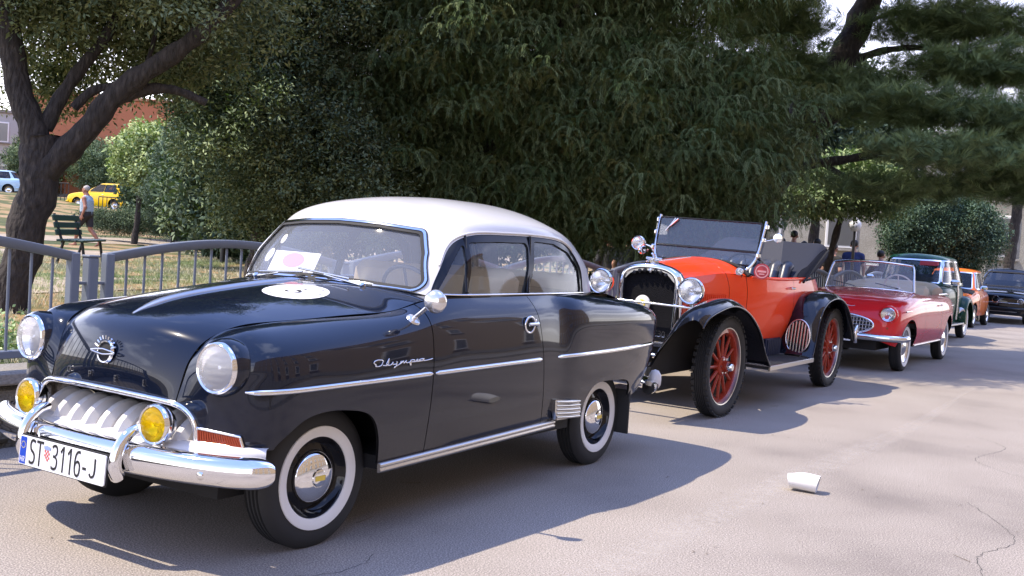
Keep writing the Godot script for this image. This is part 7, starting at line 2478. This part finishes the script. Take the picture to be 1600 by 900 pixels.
func build_far_cars() -> void:
	var line := "classic cars parked in a line"
	# green pre-war style saloon with running boards and bulging rear wings
	var left := Vector3(cos(YAW), 0, sin(YAW))
	var fwd := Vector3(-sin(YAW), 0, cos(YAW))
	var base := Basis(Vector3.UP, -(PI / 2.0 + YAW))
	var put := func(near_contact: Vector3, half: float, back := 0.0) -> Transform3D:
		return Transform3D(base, near_contact - left * half + fwd * back)
	var g := closed_car({"name": "green_saloon", "label": "dark green old saloon with chrome window frames and running boards", "group": line, "paint": M.green, "wb": -2.6, "r": 0.34, "track": 0.66, "white": true,
		"st": [[0.42, 0.20, 0.45, 0.65, 0.85, 0.90], [0.38, 0.30, 0.42, 0.66, 0.93, 0.98], [-0.2, 0.36, 0.36, 0.70, 0.98, 1.05], [-0.75, 0.60, 0.34, 0.72, 1.00, 1.08], [-1.2, 0.68, 0.34, 0.72, 1.02, 1.10], [-2.2, 0.69, 0.34, 0.74, 1.03, 1.10], [-2.9, 0.60, 0.38, 0.72, 0.98, 1.08], [-3.3, 0.46, 0.42, 0.68, 0.86, 0.94], [-3.45, 0.34, 0.46, 0.62, 0.75, 0.8]],
		"cabin": [-0.62, -3.0, -0.98, -2.5, 0.655, 0.56, 1.05, 1.64], "windows": [[-0.86, -1.10, -1.62, -1.62], [-1.74, -1.74, -2.28, -2.42]], "lamp": [0.05, 0.56, 0.80, 0.10], "glass": M.smoke_glass}, put.call(Vector3(9.213, 0, -21.436), 0.72, 2.6))
	for e in [1, -1]:
		for w in [["front_wing", 0.0], ["rear_wing", -2.6]]:
			var rows := []
			for k in 11:
				var a := lerpf(-0.25, PI + 0.2, k / 10.0)
				var r := 0.46 + 0.04 * sin(a)
				var c := V(w[1], 0, 0.34)
				var r2 := []
				for y in [[0.50, 0.90], [0.58, 1.0], [0.68, 1.02], [0.77, 0.97], [0.81, 0.86], [0.80, 0.78]]:
					r2.append([w[1] + cos(a) * r * y[1] * 1.1, y[0] * e, maxf(0.30, 0.34 + sin(a) * r * y[1])])
				rows.append(r2)
			part(w[0], surf(grid(rows), 40, 20), M.green, g)
		part("running_board", bx(-2.1, -0.45, 0.60 * e, 0.80 * e, 0.30, 0.335, 0.008), M.steel, g)
		part("wing_guard", turned([Vector2(0, 0.02), Vector2(0.09, 0.015), Vector2(0.11, 0.0)], V(-2.13, 0.70 * e, 0.52), V(0.9, 0.42 * e, 0.1), 22), M.steel, g)
		part("door_edge", tube(curve([V(-1.68, 0.70 * e, 0.40), V(-1.68, 0.71 * e, 0.75), V(-1.68, 0.69 * e, 1.05), V(-1.68, 0.60 * e, 1.50)], 14), 0.022, 6), M.white_chrome, g)
	part("screen_sticker", box(V(-0.93, 0.28, 1.46), Vector3(0.01, 0.10, 0.34), 0.0, Basis(Vector3(0, 0, 1), 0.6)), M.red_print, g)
	# small orange car, black bonnet band
	var o := closed_car({"name": "small_car", "label": "small orange rounded car with black bonnet band", "group": line, "paint": M.orange_pale, "wb": -2.0, "r": 0.28, "track": 0.60, "white": false, "disc": M.white_chrome,
		"st": [[0.58, 0.40, 0.36, 0.48, 0.58, 0.62], [0.52, 0.56, 0.32, 0.50, 0.70, 0.74], [0.1, 0.66, 0.30, 0.54, 0.80, 0.86], [-0.6, 0.70, 0.28, 0.56, 0.88, 0.94], [-1.4, 0.70, 0.28, 0.56, 0.88, 0.94], [-2.1, 0.66, 0.30, 0.55, 0.82, 0.90], [-2.45, 0.56, 0.34, 0.52, 0.70, 0.76], [-2.52, 0.44, 0.38, 0.50, 0.62, 0.66]],
		"cabin": [-0.28, -2.05, -0.58, -1.75, 0.63, 0.52, 0.90, 1.43], "windows": [[-0.52, -0.70, -1.22, -1.22], [-1.30, -1.30, -1.68, -1.80]], "lamp": [0.12, 0.47, 0.62, 0.085], "mirror": M.chrome}, put.call(Vector3(11.354, 0, -25.563), 0.80, 0.0))
	part("bonnet_band", surf(grid([[[-0.27, -0.60, 0.90], [-0.25, 0, 0.958], [-0.27, 0.60, 0.90]], [[0.0, -0.62, 0.845], [0.02, 0, 0.905], [0.0, 0.62, 0.845]], [[0.16, -0.62, 0.81], [0.18, 0, 0.865], [0.16, 0.62, 0.81]]]), 12, 16, 0, 0, 0, 0, true), M.black, o)
	# black saloon with ring badge
	var b := closed_car({"name": "black_saloon", "label": "black saloon facing the camera with round ring badge on its grille", "group": line, "paint": M.black_paint, "wb": -2.7, "r": 0.32, "track": 0.70, "white": false, "disc": M.white_chrome,
		"st": [[0.80, 0.66, 0.24, 0.48, 0.66, 0.70], [0.74, 0.78, 0.22, 0.52, 0.74, 0.79], [0.3, 0.85, 0.22, 0.56, 0.84, 0.90], [-0.5, 0.87, 0.22, 0.58, 0.92, 0.99], [-1.4, 0.88, 0.22, 0.58, 0.94, 1.0], [-2.6, 0.87, 0.22, 0.58, 0.95, 1.02], [-3.3, 0.82, 0.26, 0.58, 0.92, 1.0], [-3.55, 0.72, 0.32, 0.56, 0.84, 0.9]],
		"cabin": [-0.45, -3.3, -1.15, -2.75, 0.80, 0.62, 0.97, 1.52], "windows": [[-0.95, -1.30, -1.85, -1.85], [-1.95, -1.95, -2.55, -2.85]], "lamp": [0.02, 0.62, 0.62, 0.085], "trim": M.black, "mirror": M.black_paint, "bumper": M.black_paint}, put.call(Vector3(14.28, 0, -29.1), 0.78, 0.0))
	part("badge_ring", turned([Vector2(0.075, 0.0), Vector2(0.08, 0.015), Vector2(0.095, 0.015), Vector2(0.10, 0.0)], V(0.815, 0.0, 0.66), V(1, 0, 0.1), 24), M.chrome, b)
	part("grille_strip", bar(V(0.82, -0.6, 0.57), V(0.82, 0.6, 0.57), 0.014), M.chrome, b)
	part("lower_strip", bar(V(0.83, -0.55, 0.34), V(0.83, 0.55, 0.34), 0.012), M.steel, b)
	part("number_plate", box(V(0.90, 0.1, 0.42), Vector3(0.01, 0.10, 0.48), 0.0), M.black, b)
	closed_car({"name": "white_van", "label": "white car behind the black saloon at the right edge", "group": line, "category": "car", "paint": M.white_paint, "wb": -2.6, "r": 0.32, "track": 0.68,
		"st": [[0.80, 0.66, 0.24, 0.48, 0.70, 0.76], [0.74, 0.78, 0.22, 0.52, 0.78, 0.84], [0.3, 0.84, 0.22, 0.56, 0.88, 0.96], [-0.5, 0.86, 0.22, 0.58, 0.98, 1.06], [-1.4, 0.86, 0.22, 0.58, 1.0, 1.08], [-2.6, 0.86, 0.22, 0.58, 1.0, 1.08], [-3.2, 0.80, 0.26, 0.58, 0.98, 1.06], [-3.4, 0.70, 0.32, 0.56, 0.88, 0.96]],
		"cabin": [-0.45, -3.1, -1.05, -2.8, 0.80, 0.66, 1.03, 1.62], "windows": [[-0.95, -1.22, -1.85, -1.85], [-1.95, -1.95, -2.65, -2.75]], "lamp": [0.02, 0.60, 0.66, 0.09], "trim": M.black, "mirror": M.white_paint, "bumper": M.white_paint}, put.call(Vector3(18.6, 0, -35.2), 0.78, 0.0))
	# cars beyond the park
	closed_car({"name": "yellow_hatchback", "label": "bright yellow hatchback parked beyond the hedge", "group": "cars parked beyond the park", "paint": M.yellow_car, "wb": -2.5, "r": 0.31, "track": 0.68,
		"st": [[0.80, 0.62, 0.24, 0.46, 0.62, 0.66], [0.72, 0.76, 0.22, 0.50, 0.74, 0.80], [0.2, 0.82, 0.22, 0.54, 0.86, 0.94], [-0.5, 0.84, 0.22, 0.56, 0.92, 1.0], [-1.4, 0.85, 0.22, 0.58, 0.95, 1.02], [-2.4, 0.85, 0.22, 0.58, 0.98, 1.05], [-3.0, 0.78, 0.26, 0.58, 0.95, 1.02], [-3.15, 0.66, 0.32, 0.56, 0.84, 0.9]],
		"cabin": [-0.30, -3.0, -1.15, -2.6, 0.77, 0.60, 0.97, 1.50], "windows": [[-0.85, -1.25, -1.72, -1.72], [-1.82, -1.82, -2.40, -2.55]], "lamp": [0.05, 0.58, 0.62, 0.09], "trim": M.black, "mirror": M.yellow_car, "bumper": M.yellow_car, "lamp_shell": M.chrome}, Transform3D(Basis(Vector3.UP, PI - 0.37), Vector3(-23.5, 1.62, -58.0)))
	closed_car({"name": "pale_blue_car", "label": "pale blue car at the left edge beyond the park", "group": "cars parked beyond the park", "paint": M.pale_blue, "wb": -2.5, "r": 0.31, "track": 0.68,
		"st": [[0.80, 0.62, 0.24, 0.46, 0.62, 0.66], [0.72, 0.76, 0.22, 0.50, 0.74, 0.80], [0.2, 0.82, 0.22, 0.54, 0.86, 0.94], [-0.5, 0.84, 0.22, 0.56, 0.92, 1.0], [-1.4, 0.85, 0.22, 0.58, 0.95, 1.02], [-2.4, 0.85, 0.22, 0.58, 0.98, 1.05], [-3.0, 0.78, 0.26, 0.58, 0.95, 1.02], [-3.15, 0.66, 0.32, 0.56, 0.84, 0.9]],
		"cabin": [-0.30, -3.0, -1.15, -2.6, 0.77, 0.60, 0.97, 1.50], "windows": [[-0.85, -1.25, -1.72, -1.72], [-1.82, -1.82, -2.40, -2.55]], "lamp": [0.05, 0.58, 0.62, 0.09], "trim": M.black, "mirror": M.pale_blue, "bumper": M.pale_blue}, Transform3D(Basis(Vector3.UP, PI + 0.12), Vector3(-33.6, 2.25, -65.0)))


# ---------------------------------------------------------------- litter
func build_litter() -> void:
	var at := Transform3D(Basis(Vector3.UP, -0.42), Vector3(1.775, 0.0, -6.12))
	var o := thing("paper_cup", "crumpled white paper cup lying on the sunlit road", "litter", at)
	# a squashed open tube of card, lying on its side
	var rows := []
	for k in range(-2, 15):
		var a := TAU * k / 12.0
		var r := []
		for x in [-0.085, -0.05, 0.0, 0.045, 0.08]:
			var f: float = 0.046 + (x + 0.085) * 0.06
			r.append([x + 0.010 * sin(a) * signf(x), cos(a) * f * 1.05, 0.058 + sin(a) * f * 1.0 - 0.012 * maxf(0.0, sin(a)) * absf(x) * 12.0])
		rows.append(r)
	part("cup", surf(grid(rows), 60, 24, 2, 2), M.white_paper, o)
	var base := Mb.new()
	var c := V(-0.080, 0, 0.055)
	for k in 12:
		base.face([c, V(rows[k + 2][0][0], rows[k + 2][0][1], rows[k + 2][0][2]), V(rows[k + 3][0][0], rows[k + 3][0][1], rows[k + 3][0][2])], V(-1, 0, 0))
	part("cup_base", base, M.white_paper, o)
	var rng := RandomNumberGenerator.new()
	rng.seed = 77
	var mm := Mb.new()
	for i in 260:
		var p := Vector3(rng.randf_range(-2.5, 4.5), 0.004, rng.randf_range(-10.0, -3.6))
		var a := rng.randf() * TAU
		var l := rng.randf_range(0.006, 0.022)
		if i % 23 == 0:
			mm.add(bar(p, p + Vector3(cos(a), 0.05, sin(a)) * rng.randf_range(0.05, 0.12), 0.0016, 0.0012, 4))
		else:
			leaf(mm, p, Vector3(cos(a), rng.randf() * 0.25, sin(a)).normalized(), Vector3.UP, l, l * 0.6)
	var d := part("road_debris", mm, M.debris)
	tag(d, "tiny dry leaves and grit scattered on the road", "debris", "", "stuff")


# ---------------------------------------------------------------- buildings and street furniture
func house(called: String, label: String, at: Transform3D, size: Vector3, wall: Material, roof: Material, floors: int, bays: int, pitched: bool, group := "buildings round the park") -> Node3D:
	var o := thing(called, label, "building", at, group)
	part("wall", box(Vector3(0, size.y / 2, 0), size, 0.02), wall, o)
	part("plinth", box(Vector3(0, 0.25, size.z / 2 + 0.03), Vector3(size.x + 0.06, 0.5, 0.06), 0.01), M.concrete, o)
	var fh := size.y / floors
	for f in floors:
		for b in bays:
			var c := Vector3(-size.x / 2 + size.x * (b + 0.5) / bays, fh * (f + 0.55), size.z / 2)
			var w := part("window", box(c + Vector3(0, 0, 0.02), Vector3(1.15, 1.55, 0.08), 0.02), M.white_paint, o)
			part("pane", box(c + Vector3(0, 0, 0.055), Vector3(0.95, 1.35, 0.03), 0.0), M.dark_glass, w)
			part("sill", box(c + Vector3(0, -0.84, 0.10), Vector3(1.35, 0.08, 0.20), 0.01), M.concrete, w)
	if pitched:
		var rh := size.z * 0.28
		var g := PackedVector2Array([Vector2(-size.z / 2 - 0.4, 0), Vector2(size.z / 2 + 0.4, 0), Vector2(0, rh)])
		part("roof", Mb.new().add(prism(g, size.x + 0.6), Transform3D(Basis(Vector3(0, 0, 1), Vector3.UP, Vector3(-1, 0, 0)), Vector3(size.x / 2 + 0.3, size.y, 0))), roof, o)
	else:
		part("roof", box(Vector3(0, size.y + 0.12, 0), Vector3(size.x + 0.3, 0.24, size.z + 0.3), 0.03), roof, o)
	return o


func build_buildings() -> void:
	# brick house glimpsed at the left, grey buildings behind the parked cars
	house("brick_house", "orange brick house glimpsed between the leaning tree and the pale tree", Transform3D(Basis(Vector3.UP, 0.25), Vector3(-29.5, 2.2, -78)), Vector3(12, 7.3, 8), M.brick, M.roof_tile, 3, 0, false)
	house("grey_building", "pale grey building at the left behind the parked cars", Transform3D(Basis(Vector3.UP, 0.3), Vector3(-44, 2.2, -84)), Vector3(16, 6.5, 8), M.render_grey, M.concrete, 2, 5, false)
	house("white_building", "white building beyond the juniper bush", Transform3D(Basis(Vector3.UP, 0.1), Vector3(-16, 2.2, -86)), Vector3(12, 6.0, 8), M.render_white, M.roof_tile, 2, 4, true)
	# stone house behind the people and the grey one at the right
	var sh := house("stone_house", "pale stone house in sunlight behind the standing people", Transform3D(Basis(Vector3.UP, -0.3), Vector3(13.5, 0.3, -44)), Vector3(14, 4.4, 7), M.stone_wall, M.concrete, 1, 5, false)
	house("grey_stone_building", "grey stone block building behind the leaning pole trunk at the right", Transform3D(Basis(Vector3.UP, -0.45), Vector3(24.5, 0.0, -48)), Vector3(12, 7.2, 7), M.stone_wall, M.concrete, 2, 4, false)
	house("garage_door_block", "low garage with dark doorway at the right edge", Transform3D(Basis(Vector3.UP, -0.45), Vector3(20.6, 0.0, -42.5)), Vector3(3.2, 2.9, 2.4), M.render_grey, M.concrete, 1, 1, false)
	# across the street, seen only in the paintwork
	house("street_house", "long ochre house across the street behind the viewer", road_frame(-4, 19.0, 0), Vector3(44, 12.5, 8), M.ochre_render, M.roof_tile, 4, 12, false)
	# bare leaning trunk at the right, lamp globe, thin poles
	var tk := thing("bare_trunk", "bare grey leaning tree trunk at the right edge", "tree", Transform3D(Basis.IDENTITY, Vector3(16.9, 0.0, -36.2)), "trees in the park")
	limb(tk, "trunk", [Vector3(16.84, -0.1, -36.2), Vector3(16.88, 1.2, -36.2), Vector3(16.95, 2.6, -36.15), Vector3(17.05, 4.6, -36.1), Vector3(17.2, 6.6, -36.1)], 0.20, 0.15, 12, 0.02)
	foliage(tk, "crown", [[Vector3(17.0, 6.0, -36), Vector3(2.4, 0.8, 1.9)], [Vector3(17.4, 5.0, -35.8), Vector3(1.7, 0.4, 1.2)]], 1500, needle_spray(6), lin(0.02, 0.034, 0.012), lin(0.07, 0.105, 0.03), 1.5, 111, 0.55, 0.35)
	var gl := thing("globe_lamp", "white globe street lamp above the bright blue shirt", "street lamp", Transform3D(Basis.IDENTITY, Vector3(7.73, 0.3, -24.2)))
	part("globe", turned([Vector2(0, 0.14), Vector2(0.075, 0.12), Vector2(0.125, 0.065), Vector2(0.14, 0.0), Vector2(0.125, -0.065), Vector2(0.075, -0.12), Vector2(0.04, -0.14)], Vector3(0, 1.94, 0), Vector3.UP, 24), M.white_paint, gl)
	part("pole", bar(Vector3(0, 0, 0), Vector3(0, 1.82, 0), 0.045, 0.03), M.black_iron, gl)
	var po := thing("thin_pole", "thin grey pole standing against the dark shrub tree", "pole", Transform3D(Basis.IDENTITY, Vector3(13.1, 0.0, -29.5)))
	part("shaft", bar(Vector3(-0.05, 0, 0), Vector3(0.06, 4.3, 0), 0.035, 0.028), M.steel, po)
	part("collar", bar(Vector3(0.045, 3.7, 0), Vector3(0.048, 3.8, 0), 0.06), M.steel, po)
	var lp := thing("lamp_post", "dark thin lamp post on the lawn left of the windscreen", "street lamp", Transform3D(Basis.IDENTITY, Vector3(-6.6, 0.42, -24)))
	part("pole", bar(Vector3.ZERO, Vector3(0, 2.6, 0), 0.07, 0.045), M.black_iron, lp)
	part("lamp_head", turned([Vector2(0.05, 0), Vector2(0.16, 0.05), Vector2(0.2, 0.2), Vector2(0.1, 0.3), Vector2(0, 0.32)], Vector3(0, 2.6, 0), Vector3.UP, 16), M.black_iron, lp)
	# railings in front of the cars beyond the park
	for i in 3:
		var r := thing("iron_railing", ["short black railing before the yellow car's door", "black railing before the pale blue car", "black railing left of the walking person"][i], "railing", Transform3D(Basis(Vector3.UP, 0.12), [Vector3(-20.3, 1.35, -53.5), Vector3(-29.6, 2.1, -58), Vector3(-25.5, 2.05, -58.2)][i]))
		part("top_rail", box(Vector3(0, 0.95, 0), Vector3(1.6, 0.05, 0.05), 0.01), M.black_iron, r)
		part("bottom_rail", box(Vector3(0, 0.2, 0), Vector3(1.6, 0.05, 0.05), 0.01), M.black_iron, r)
		for k in 9:
			part("rail_bar", bar(Vector3(-0.8 + k * 0.2, 0, 0), Vector3(-0.8 + k * 0.2, 0.95, 0), 0.022), M.black_iron, r)
